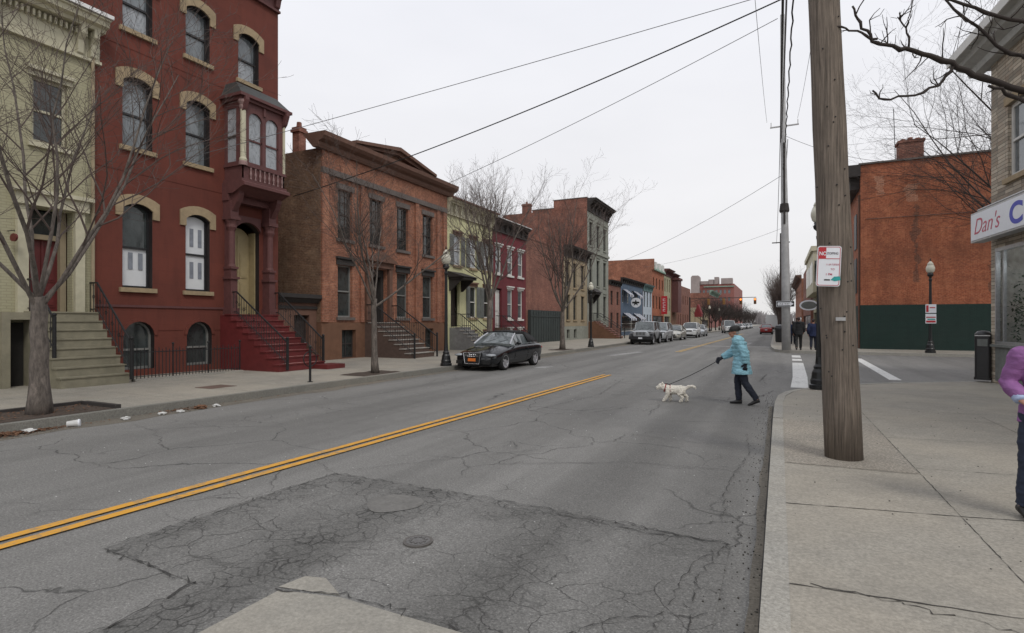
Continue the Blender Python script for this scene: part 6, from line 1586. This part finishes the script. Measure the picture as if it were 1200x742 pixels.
# van / truck
tk = thing('box_truck', 'white box truck parked far off on the right side of the street', 'truck', (-1.0, 118, 0), PI)
m = MB(); m.box(-1.1, 1.1, -1.6, 3.5, .9, 3.2); m.build('cargo_box', M['paint_white'], tk)
m = MB(); m.prism([(-3.4, .5), (-1.7, .5), (-1.7, 2.4), (-2.4, 2.4), (-2.8, 1.5), (-3.4, 1.35)], -1.0, 1.0, 'x'); m.build('cab', M['paint_white'], tk)
m = MB(); m.box(-.95, .95, 3.5, 3.52, 1.0, 3.0); m.build('rear_door', M['paint_white'], tk)
m = MB(); m.box(-1.0, 1.0, -3.2, 3.45, .45, .9); m.build('chassis', M['black'], tk)
for y in (-2.6, 2.3):
    for s in (-1, 1): add_wheel(tk, s*.95, y, .4)
tinyp = []
pts_ = [(-8.6, 128, 'paint_silver'), (-8.5, 136, 'paint_grey'), (-8.45, 144, 'paint_white'), (-8.3, 152, 'paint_silver'), (-8.2, 160, 'paint_black'), (-8.1, 168, 'paint_white'), (-8.0, 176, 'paint_grey'), (-8.0, 186, 'paint_silver'), (-3.4, 170, 'paint_black'), (-3.2, 210, 'paint_white')]
nm = {'paint_silver': 'silver', 'paint_grey': 'grey', 'paint_white': 'white', 'paint_black': 'black'}
c0 = None
for i, (x, y, pk) in enumerate(pts_):
    c_ = car('distant_car', 'small %s car %s in the distance' % (nm[pk], 'parked at the left kerb beyond the signals' if i < 8 else 'driving in the street'), (x, y, 0), 0 if i != 9 else PI, ST_sed, GH_sed, (-1.35, 1.3), .32, M[pk], .88, detail=0, subd=1, group='distant cars')

# ================================================================== PEOPLE
def V(*a): return Vector(a)
def hand(m, w, d, n, s=1, curl=.6, side=1, grip=False):
    """w wrist, d pointing direction, n palm normal (towards the palm side); side sets the thumb side"""
    d = d.normalized(); n = (n-d*n.dot(d)).normalized(); t = d.cross(n)*side
    pal = w+d*.05*s; m.tube([w-d*.02*s, w+d*.02*s, w+d*.06*s, w+d*.088*s], [.022*s, .03*s, .038*s, .034*s], 10, ry=[.02*s, .018*s, .017*s, .014*s])
    for i, (o, L, r) in enumerate(((-.028, .062, .0085), (-.0095, .074, .009), (.0095, .078, .0092), (.028, .07, .009))):
        p = w+d*.078*s+t*o*s; a = curl; pts = [p]; dd = d
        for k, f in enumerate((.42, .33, .25)):
            ang = a*(.7+.35*k)
            dd = (dd*math.cos(ang*.75) + n*math.sin(ang*.75)).normalized(); n2 = n
            p = p+dd*L*f*s; pts.append(p)
        m.tube(pts, [r*s, r*s*.98, r*s*.9, r*s*.72], 7)
    p = w+d*.025*s+t*.028*s; q = p+(d*.6+t*.75+n*.3).normalized()*.038*s; z = q+(d*.9+t*.1+n*(.35+curl*.5)).normalized()*.032*s
    m.tube([p-t*.01*s, p, q, z], [.013*s, .0125*s, .0105*s, .0085*s], 7)
def head(m, c, f, s=1, look=V(0,-1,0)):
    """head centre c; f facing direction"""
    f = f.normalized(); up = V(0,0,1); r = f.cross(up).normalized()
    def P(a, b, e): return c + r*a*s + f*b*s + up*e*s
    def blob(p, ra, rb, rc):
        k = len(m.v); m.ball((0,0,0), ra*s, rb*s, rc*s, 12)
        for i in range(k, len(m.v)):
            x, y, z = m.v[i]; m.v[i] = tuple(p + r*x + f*(-y) + up*z)
    blob(P(0, -.01, .02), .074, .095, .1); blob(P(0, .022, -.05), .056, .062, .068); blob(P(0, .045, -.088), .03, .03, .025)
    m.tube([P(0, .082, .018), P(0, .106, -.018), P(0, .1, -.03), P(0, .082, -.034)], [.008*s, .013*s, .015*s, .01*s], 7)
    for e in (-1, 1):
        blob(P(e*.075, -.01, -.005), .012, .02, .03); blob(P(e*.03, .083, .036), .022, .008, .007); blob(P(e*.032, .07, -.022), .02, .02, .022)
    blob(P(0, .083, -.056), .024, .011, .006); blob(P(0, .081, -.067), .02, .011, .007)
def eyes(par, c, f, s=1):
    f = f.normalized(); r = f.cross(V(0,0,1)).normalized(); m = MB()
    for e in (-1, 1): p = c+r*e*.031*s+f*.08*s+V(0,0,.016*s); m.ball(tuple(p), .011*s, .008*s, .009*s, 8)
    return m.build('eye', M['sign_white'], par, True), None
def limb(m, pts, rad, n=10, ry=None): m.tube(pts, rad, n, ry=ry)
def person(label, loc, rz, J, mats, vox=.012, coat=None, trous=None, hair='short', cap=None, s=1, fdir=V(0,-1,0), gloves=False, shoes=True, hem=None):
    """J: joints in metres, facing -Y"""
    b = MB()
    hp = J['hip']; ch = J['chest']; nk = J['neck']; hd = J['head']
    b.ell([(hp.x, hp.y, hp.z-.1, .1, .09), (hp.x, hp.y, hp.z-.04, .155, .105), (hp.x, hp.y, hp.z+.06, .15, .1), ((hp.x+ch.x)/2, (hp.y+ch.y)/2, (hp.z+ch.z)/2+.02, .13, .092), (ch.x, ch.y, ch.z, .165, .11), (ch.x, ch.y, ch.z+.13, .17, .095), (nk.x, nk.y, nk.z-.04, .08, .065), (nk.x, nk.y, nk.z, .055, .055)], 16)
    b.tube([nk-V(0,0,.04), nk+(hd-nk)*.6], [.055, .05], 10)
    head(b, hd, fdir)
    for k in (0, 1):
        sh, el, wr = J['sh'][k], J['el'][k], J['wr'][k]
        b.ball(tuple(sh), .058, .058, .058, 12)
        limb(b, [sh, sh.lerp(el, .5), el, el.lerp(wr, .4), wr], [.052, .046, .038, .037, .025])
        hand(b, wr, J['hd'][k], J['hn'][k], 1, J.get('curl', (.5, .5))[k], 1 if k else -1)
        th, kn, an = J['th'][k], J['kn'][k], J['an'][k]; td = J['toe'][k]
        limb(b, [th, th.lerp(kn, .5), kn, kn.lerp(an, .35), an], [.085, .075, .055, .055, .036])
        b.tube([an+V(0,0,-.01)-td*.04, an+V(0,0,-.035)+td*.05, an+V(0,0,-.05)+td*.14], [.036, .036, .028], 8)
    o = b.build('person', mats.get('skin', M['skin'])); o.location = loc; o.rotation_euler = (0, 0, rz)
    fuse(o, vox, 3); tag(o, label, 'person')
    eyes(o, hd, fdir)
    # clothes follow the same joints
    c = MB(); cm = coat or {}
    ex = cm.get('ex', .02); hem = hem if hem is not None else hp.z-.1; fl = cm.get('flare', .03)
    rings = [(hp.x, hp.y+.01, hem, .165+fl+ex, .13+fl+ex), (hp.x, hp.y+.005, (hem+hp.z)/2+.02, .165+ex+fl*.6, .125+ex+fl*.6), (hp.x, hp.y, hp.z+.1, .155+ex, .118+ex), ((hp.x+ch.x)/2, (hp.y+ch.y)/2, (hp.z+ch.z)/2+.05, .15+ex, .115+ex), (ch.x, ch.y, ch.z, .175+ex, .12+ex), (ch.x, ch.y, ch.z+.11, .18+ex*.8, .105+ex), (nk.x, nk.y, nk.z-.045, .11+ex*.5, .085+ex*.5), (nk.x, nk.y, nk.z+.01, .066+ex*.4, .066+ex*.4)]
    if cm.get('collar'): rings.append((nk.x, nk.y-.005, nk.z+.055, .07, .072))
    c.ell(rings, 20)
    for k in (0, 1):
        sh, el, wr = J['sh'][k], J['el'][k], J['wr'][k]; mid = el
        c.ball(tuple(sh), .075+ex, .08+ex, .075+ex, 14)
        limb(c, [sh+V(0,0,.0), sh.lerp(el, .45), el, el.lerp(wr, .5), wr.lerp(el, .08)], [.068+ex, .06+ex, .052+ex, .048+ex, .04+ex*.7], 12)
    if cm.get('hood'):
        c.ell([(nk.x, nk.y+.05, nk.z-.06, .15, .12), (nk.x, nk.y+.07, nk.z, .13, .1), (nk.x, nk.y+.07, nk.z+.05, .1, .07)], 14)
    g = c.build('coat' if hem < hp.z-.15 else 'jacket', mats['coat'], o); fuse(g, vox, 2)
    nn_ = [v_.normal.copy() for v_ in g.data.vertices]
    for i_, v_ in enumerate(g.data.vertices):      # folds, and quilted channels on a padded coat
        p_ = v_.co; n_ = noise.noise(Vector((p_.x*7, p_.y*7, p_.z*13)))*.5 + noise.noise(Vector((p_.x*16+5, p_.y*16, p_.z*26)))*.25
        a_ = cm.get('fold', .016)*n_
        if cm.get('quilt'): a_ += .0075*(abs(math.sin(p_.z*PI/.085 + .5*n_)) - .6)
        v_.co = p_ + nn_[i_]*a_
    t = MB()
    t.ell([(hp.x, hp.y, hp.z-.12, .13, .11), (hp.x, hp.y, hp.z-.02, .17, .125), (hp.x, hp.y, hp.z+.1, .16, .115)], 16)
    for k in (0, 1):
        th, kn, an = J['th'][k], J['kn'][k], J['an'][k]
        limb(t, [th+V(0,0,.02), th.lerp(kn, .5), kn, kn.lerp(an, .5), an.lerp(kn, .03)], [.1, .092, .077, .07, .062], 12)
    tr = t.build('trousers', mats['trousers'], o); fuse(tr, vox, 2)
    nn_ = [v_.normal.copy() for v_ in tr.data.vertices]
    for i_, v_ in enumerate(tr.data.vertices):
        p_ = v_.co; v_.co = p_ + nn_[i_]*(.012*noise.noise(Vector((p_.x*6, p_.y*6, p_.z*11)))+.006*noise.noise(Vector((p_.x*18, p_.y*18, p_.z*34))))
    for k in (0, 1):
        an = J['an'][k]; td = J['toe'][k]; q = MB()
        q.tube([an-td*.06+V(0,0,-.03), an+td*.02+V(0,0,-.022), an+td*.11+V(0,0,-.042), an+td*.19+V(0,0,-.052)], [.042, .05, .046, .028], 10, ry=[.04, .048, .034, .022])
        sd = td.cross(V(0,0,1)).normalized()
        sh_ = q.build('shoe', M['shoe'], o, True); fuse(sh_, .01, 2)
    if gloves:
        for k in (0, 1):
            q = MB(); hand(q, J['wr'][k], J['hd'][k], J['hn'][k], 1.1, J.get('curl', (.5, .5))[k], 1 if k else -1)
            for i_ in range(0): pass
            g_ = q.build('glove', M['glove'], o); fuse(g_, .006, 1); baked(g_, [('DISPLACE', dict(strength=.011, mid_level=0))])
    h = MB(); f = fdir.normalized(); r = f.cross(V(0,0,1)).normalized()
    def P(a, b_, e): return hd + r*a + f*b_ + V(0,0,e)
    if hair == 'short':
        h.ball(tuple(P(0, -.022, .038)), .078, .086, .088, 14); h.ball(tuple(P(0, -.05, -.015)), .066, .05, .055, 14)
    else:
        h.ball(tuple(P(0, -.025, .04)), .098, .108, .105, 14)
        for e in (-1, 1): h.tube([tuple(P(e*.07, -.01, .05)), tuple(P(e*.1, -.02, -.04)), tuple(P(e*.1, -.01, -.12)), tuple(P(e*.08, 0, -.17))], [.04, .05, .045, .02], 8)
        h.tube([tuple(P(0, -.07, .03)), tuple(P(0, -.1, -.06)), tuple(P(0, -.09, -.15))], [.07, .075, .05], 10)
    ho = h.build('hair', mats.get('hair', M['hair_dark']), o); fuse(ho, .01, 2)
    if cap:
        q = MB(); k = len(q.v)
        q.ell([(0,.01,.015,.094,.112), (0,.01,.07,.098,.116), (0,.012,.115,.085,.098), (0,.012,.14,.05,.056), (0,.012,.147,.01,.01)], 16)
        q.ell([(0,-.1,.036,.075,.085), (0,-.1,.046,.07,.08)], 14)
        for i in range(len(q.v)):
            x, y, z = q.v[i]; q.v[i] = tuple(hd + r*x + f*(-y) + V(0,0,z))
        co = q.build('cap', cap, o); fuse(co, .007, 2)
        q = MB(); q.ball(tuple(hd+f*.098+V(0,0,.08)), .026, .014, .016, 8); q.build('cap_badge', M['sign_white'], co)
    return o
# man with the dog
Jm = dict(hip=V(0,.03,.90), chest=V(0,-.01,1.22), neck=V(0,-.06,1.42), head=V(0,-.115,1.545),
    sh=[V(.185,-.02,1.355), V(-.185,-.02,1.355)], el=[V(.23,.09,1.10), V(-.22,-.13,1.12)], wr=[V(.22,.11,.88), V(-.15,-.37,.97)],
    hd=[V(0,-.1,-1), V(0,-.75,-.6)], hn=[V(-1,-.2,0), V(.8,0,-.5)], curl=(.6, 1.15),
    th=[V(.09,.03,.86), V(-.09,.03,.86)], kn=[V(.1,.10,.48), V(-.1,-.04,.46)], an=[V(.1,.33,.125), V(-.1,-.01,.075)], toe=[V(0,-.93,-.36), V(0,-1,0)])
man = person('man in light blue padded coat and black cap walking a white dog across the road', (-.74, 12.78, 0), R(-86), Jm, dict(coat=M['coat_blue'], trousers=M['trousers'], hair=M['hair_grey']), .011, coat=dict(ex=.04, flare=.04, collar=True, quilt=True, fold=.026), hem=.66, cap=M['black'], gloves=True, fdir=V(.05,-1,-.12))
# quilting lines on the coat
# purple jacket woman at the right edge
Jp = dict(hip=V(0,.02,.93), chest=V(0,.0,1.24), neck=V(0,-.01,1.45), head=V(0,-.04,1.585),
    sh=[V(.185,0,1.385), V(-.185,0,1.385)], el=[V(.29,.03,1.13), V(-.255,.04,1.17)], wr=[V(.24,-.12,.93), V(-.235,-.10,1.035)],
    hd=[V(-.1,-.5,-1), V(.75,-.35,-.55)], hn=[V(-1,0,.2), V(.2,.7,-.6)], curl=(.5, .5),
    th=[V(.09,.02,.88), V(-.09,.02,.88)], kn=[V(.1,-.1,.5), V(-.11,.03,.47)], an=[V(.1,-.18,.08), V(-.12,.1,.09)], toe=[V(.1,-1,0), V(-.1,-1,-.1)])
pw = person('person in purple fleece jacket and blue jeans at the right edge of the photo', (1.95, 5.85, .15), R(8), Jp, dict(coat=M['fleece_purple'], trousers=M['jeans'], hair=M['hair_dark']), .008, coat=dict(ex=.015, flare=.008, hood=True, fold=.02), hair='long', fdir=V(.1,-1,-.05))
pw.scale = (.98, .98, .955)
q = MB(); w0, e0 = Jp['wr'][1], Jp['el'][1]; q.tube([w0.lerp(e0, .16), w0.lerp(e0, .0), w0+(w0-e0)*.06], [.05, .047, .043], 12); cu = q.build('shirt_cuff', M['shirt_blue'], pw, True)
def walker(label, loc, rz, coat, tr, s=1, vox=.02, hem=.8, hair='short', bag=None, **kw):
    J = dict(hip=V(0,0,.92), chest=V(0,0,1.24), neck=V(0,0,1.44), head=V(0,-.02,1.59), sh=[V(.18,0,1.37), V(-.18,0,1.37)], el=[V(.24,.09,1.1), V(-.24,-.05,1.1)], wr=[V(.23,.0,.87), V(-.23,-.2,.92)],
        hd=[V(0,-.2,-1), V(0,-.4,-1)], hn=[V(-1,0,0), V(1,0,0)], th=[V(.09,0,.88), V(-.09,0,.88)], kn=[V(.1,.05,.48), V(-.1,-.12,.5)], an=[V(.1,.22,.12), V(-.1,-.16,.075)], toe=[V(0,-1,-.2), V(0,-1,0)])
    o = person(label, loc, rz, J, dict(coat=coat, trousers=tr), vox, coat=dict(ex=.035, flare=.02, **kw), hem=hem, hair=hair); o.scale = (s,)*3; return o
walker('pedestrian in black coat walking away on the far right pavement', (1.06, 30.9 + 5.2, .15), PI, M['dark_cloth'], M['black'], 1.12, hood=True)
walker('pedestrian in navy blue coat walking away beside the one in black', (1.83, 36.5, .15), PI-.1, M['navy_cloth'], M['trousers'], 1.06, hem=.75)
walker('pedestrian in dark blue jacket just right of the pale pole, farther off', (.98, 46, .15), PI, M['navy_cloth'], M['trousers'], 1.0)
walker('person in black coat on the left pavement behind the parked cars', (-11.9, 61, .15), PI/2, M['dark_cloth'], M['black'], 1.0)

# ================================================================== DOG
d = MB()
d.tube([V(0,.20,.245), V(0,.12,.262), V(0,0,.25), V(0,-.12,.25), V(0,-.19,.262)], [.07, .092, .095, .1, .082], 14, ry=[.075, .088, .09, .1, .085])
d.tube([V(0,-.16,.275), V(0,-.235,.30), V(0,-.27,.315)], [.08, .068, .062], 12)
d.ball((0,-.295,.32), .066, .07, .063, 12)
d.tube([V(0,-.32,.305), V(0,-.375,.283), V(0,-.395,.277)], [.043, .035, .027], 10)
for s in (-1, 1):
    d.tube([V(s*.032,-.275,.35), V(s*.042,-.27,.385), V(s*.044,-.268,.41)], [.026, .019, .005], 7)
    d.tube([V(s*.052,-.15,.235), V(s*.058,-.14 - s*.02,.15), V(s*.055,-.155 - s*.05,.075), V(s*.055,-.165 - s*.07,.02)], [.054, .042, .034, .031], 9)
    d.ball((s*.055, -.18 - s*.07, .014), .021, .031, .014, 8)
    d.tube([V(s*.05,.15,.24), V(s*.06,.12 - s*.035,.165), V(s*.055,.19 - s*.05,.1), V(s*.055,.175 - s*.06,.02)], [.07, .052, .034, .03], 9)
    d.ball((s*.055, .158 - s*.06, .014), .02, .03, .014, 8)
d.tube([V(0,.2,.285), V(0,.27,.325), V(0,.34,.338), V(0,.39,.32), V(0,.42,.295)], [.032, .03, .028, .024, .012], 8)
dog = d.build('dog', M['dog_fur']); dog.location = (-2.05, 12.62, 0); dog.rotation_euler = (0, 0, R(-80)); fuse(dog, .006, 1); dog.scale = (1.1, 1.03, 1.04)
nn_ = [v_.normal.copy() for v_ in dog.data.vertices]
for i_, v_ in enumerate(dog.data.vertices):     # shaggy coat
    p_ = v_.co; a_ = .010*noise.noise(Vector((p_.x*38, p_.y*38, p_.z*24))) + .008*noise.noise(Vector((p_.x*85, p_.y*85, p_.z*60)))
    v_.co = p_ + nn_[i_]*(a_+.003) + Vector((0, 0, -.35*abs(a_)))
tag(dog, 'small white dog with red and black harness walking on a leash', 'dog')
q = MB(); q.ball((0,-.398,.283), .011, .009, .009, 8); q.build('nose', M['black'], dog); q = MB()
for s in (-1, 1): q.ball((s*.03,-.342,.333), .007, .006, .007, 8)
q.build('eye', M['black'], dog)
q = MB(); q.tube([(.077*math.cos(a), -.215+.02*math.sin(a), .285+.082*math.sin(a)) for a in [2*PI*k/18 for k in range(19)]], .011, 5)
q.tube([(.095*math.cos(a), -.11, .25+.1*math.sin(a)) for a in [2*PI*k/18 for k in range(19)]], .009, 5); q.build('harness', M['collar_red'], dog)
q = MB(); q.tube([(0,-.22,.372), (0,-.16,.372), (0,-.11,.352)], .014, 5); q.build('harness_strap', M['black'], dog)
mw = Matrix.Rotation(R(-86), 4, 'Z'); hp_ = mw @ (Jm['wr'][1]+Jm['hd'][1].normalized()*.07) + V(-.74, 12.78, 0)
dw = Matrix.Rotation(R(-80), 4, 'Z') @ V(0,-.14,.375) + V(-2.05, 12.62, 0)
wire('dog_leash', 'dark leash running from the hand of the man in blue to the dog', hp_, dw, .03, .0075, M['black'])
bpy.data.objects['dog_leash']['category'] = 'leash'

# ================================================================== LITTER
rl = random.Random(12)
def paper(label, x, y, s, seed, mat=None, name='crumpled_paper', z=0):
    r_ = random.Random(seed); bm = bmesh.new(); bmesh.ops.create_icosphere(bm, subdivisions=3, radius=s)
    for v in bm.verts:
        n_ = noise.noise(v.co*(2.2/s)+Vector((seed, 0, 0))); v.co *= 1+.9*n_; v.co.z *= .4; v.co.x *= 1.3
    for v in bm.verts: v.co.z += s*.42
    me = bpy.data.meshes.new(name); bm.to_mesh(me); bm.free(); me.materials.append(mat or M['litter_white'])
    o = bpy.data.objects.new(name, me); col.objects.link(o); o.location = (x, y, z); return tag(o, label, 'litter')
cp = thing('paper_cup', 'white paper cup lying in the left gutter near the big tree', 'litter', (-10.66, 5.2, .055)); cp.rotation_euler = (PI/2-.05, .0, 2.5); cp.scale = (1.05,)*3
m = MB(); m.lathe([(.042, -.08), (.045, -.078), (.058, .07), (.062, .075), (.055, .078), (.05, .06)], (0,0,0), 16); m.build('cup', M['litter_white'], cp, True); m = MB(); m.lathe([(.063, .07), (.063, .085), (.05, .095)], (0,0,0), 16); m.build('lid', M['sign_white'], cp)
paper('flat white scrap in the left gutter just right of the paper cup', -10.6, 6.0, .06, 2)
paper('leftmost white scrap of the pair in the gutter before the red house', -10.55, 6.62, .06, 3)
paper('right white scrap of the pair in the gutter before the red house', -10.5, 6.95, .055, 4)
paper('white scrap beyond the brown leaves in the left gutter', -10.55, 7.75, .06, 5)
paper('crumpled brown paper amid the leaves of the left gutter', -10.55, 7.4, .09, 6, M['leaf'])
paper('white crumple in the leaf heap at the left edge', -10.75, 4.62, .07, 7)
m = MB()
def leaf(x, y, z, s):
    a = rl.random()*6.3; tl = rl.uniform(-.6, .6); c_ = V(x, y, z); u = V(math.cos(a), math.sin(a), tl*.6)*s; v = V(-math.sin(a), math.cos(a), rl.uniform(-.5, .5))*s*.5
    m.add([c_-u, c_+v+V(0,0,s*.2), c_+u, c_-v], [(0,1,2), (0,2,3)])
for k in range(700):
    t = abs(rl.gauss(0, .55)); leaf(-10.84+abs(rl.gauss(0, .13)), 4.05+t*.9, .015+rl.random()*.05*max(0, 1-t), rl.uniform(.015, .04))
for k in range(160): leaf(-10.8+abs(rl.gauss(0, .12)), 7.1+rl.gauss(0, .25), .01+rl.random()*.03, rl.uniform(.012, .03))
for k in range(420): leaf(-10.85+abs(rl.gauss(0, .2)), rl.uniform(2, 17), .012, rl.uniform(.008, .022))
for k in range(260): leaf(rl.uniform(-12.1, -11.2), rl.uniform(4.2, 6.0), .19, rl.uniform(.01, .028))
o = m.build('leaf_litter', M['leaf'], fixn=False); tag(o, 'dead brown leaves lying along the left gutter and tree pit', 'leaves', kind='stuff')
m = MB()
for k in range(500):
    x = -.1-abs(rl.gauss(0, .16)); y = rl.uniform(1, 15); s = rl.uniform(.004, .012); m.box(x, x+s, y, y+s, 0, s*.8)
for k in range(120):
    x = rl.uniform(.1, 3.5); y = rl.uniform(3, 14); s = rl.uniform(.005, .013); m.box(x, x+s, y, y+s, .15, .15+s*.5)
tag(m.build('gravel', M['joint'], fixn=False), 'loose grit and small stones along the right kerb', 'gravel', kind='stuff')
m = MB()
for k in range(260):
    x = -10.2+rl.random()*10; y = rl.uniform(2.3, 20); s = rl.uniform(.004, .012); m.box(x, x+s, y, y+s, 0, s*.5)
tag(m.build('gravel', M['litter_white'], fixn=False), 'pale specks of grit scattered over the road', 'gravel', kind='stuff')

# ================================================================== LIGHT, SKY, CAMERA
w = bpy.data.worlds.new('World'); sc.world = w; w.use_nodes = True; nt_ = w.node_tree; bg = nt_.nodes['Background']
SE, SR = 48, 128
sky = nt_.nodes.new('ShaderNodeTexSky'); sky.sky_type = 'NISHITA'; sky.sun_disc = False; sky.sun_elevation = R(SE); sky.sun_rotation = R(SR); sky.dust_density = 3
hs = nt_.nodes.new('ShaderNodeHueSaturation'); hs.inputs['Saturation'].default_value = .12; nt_.links.new(sky.outputs[0], hs.inputs['Color'])
tc = nt_.nodes.new('ShaderNodeTexCoord'); sp = nt_.nodes.new('ShaderNodeSeparateXYZ'); nt_.links.new(tc.outputs['Generated'], sp.inputs[0])
rp = nt_.nodes.new('ShaderNodeValToRGB'); nt_.links.new(sp.outputs[2], rp.inputs[0]); e = rp.color_ramp.elements
K = 8.6
e[0].position = 0; e[0].color = (.80, .79, .78, 1); e[1].position = .55; e[1].color = (.85, .865, .925, 1); x_ = e.new(.16); x_.color = (.84, .84, .86, 1)
ns_ = nt_.nodes.new('ShaderNodeTexNoise'); ns_.inputs['Scale'].default_value = 2.2; ns_.inputs['Detail'].default_value = 4; mp_ = nt_.nodes.new('ShaderNodeMapping'); mp_.inputs['Scale'].default_value = (1, 1, 3); nt_.links.new(tc.outputs['Generated'], mp_.inputs[0]); nt_.links.new(mp_.outputs[0], ns_.inputs[0])
r2 = nt_.nodes.new('ShaderNodeValToRGB'); nt_.links.new(ns_.outputs['Fac'], r2.inputs[0]); r2.color_ramp.elements[0].position = .3; r2.color_ramp.elements[0].color = (.925, .928, .935, 1); r2.color_ramp.elements[1].position = .7; r2.color_ramp.elements[1].color = (1.0, 1.0, 1.0, 1)
mu = nt_.nodes.new('ShaderNodeMix'); mu.data_type = 'RGBA'; mu.blend_type = 'MULTIPLY'; mu.inputs[0].default_value = 1; nt_.links.new(rp.outputs[0], mu.inputs[6]); nt_.links.new(r2.outputs[0], mu.inputs[7])
sc_ = nt_.nodes.new('ShaderNodeMix'); sc_.data_type = 'RGBA'; sc_.blend_type = 'MULTIPLY'; sc_.inputs[0].default_value = 1; nt_.links.new(mu.outputs[2], sc_.inputs[6]); sc_.inputs[7].default_value = (11.2, 11.15, 11.1, 1); sc_.clamp_result = False
mx = nt_.nodes.new('ShaderNodeMix'); mx.data_type = 'RGBA'; mx.inputs[0].default_value = .94; nt_.links.new(hs.outputs[0], mx.inputs[6]); nt_.links.new(sc_.outputs[2], mx.inputs[7]); nt_.links.new(mx.outputs[2], bg.inputs[0])
bg.inputs[1].default_value = .1
ld = bpy.data.lights.new('sun', 'SUN'); ld.energy = 1.2; ld.angle = R(16); ld.color = (1, .955, .88); so = bpy.data.objects.new('sun', ld); col.objects.link(so); so.rotation_euler = (R(90-SE), 0, R(52))
cd = bpy.data.cameras.new('camera'); cam = bpy.data.objects.new('camera', cd); col.objects.link(cam); cam.location = (0, 0, 1.75)
cam.rotation_euler = (PI/2, 0, math.atan(312/650)); cd.sensor_width = 36; cd.lens = 19.5; cd.shift_y = 7/1200; cd.clip_start = .05; cd.clip_end = 5000; sc.camera = cam
sc.view_settings.view_transform = 'Standard'; sc.view_settings.look = 'None'; sc.view_settings.exposure = 0
sc.cycles.max_bounces = 6; sc.cycles.use_denoising = True
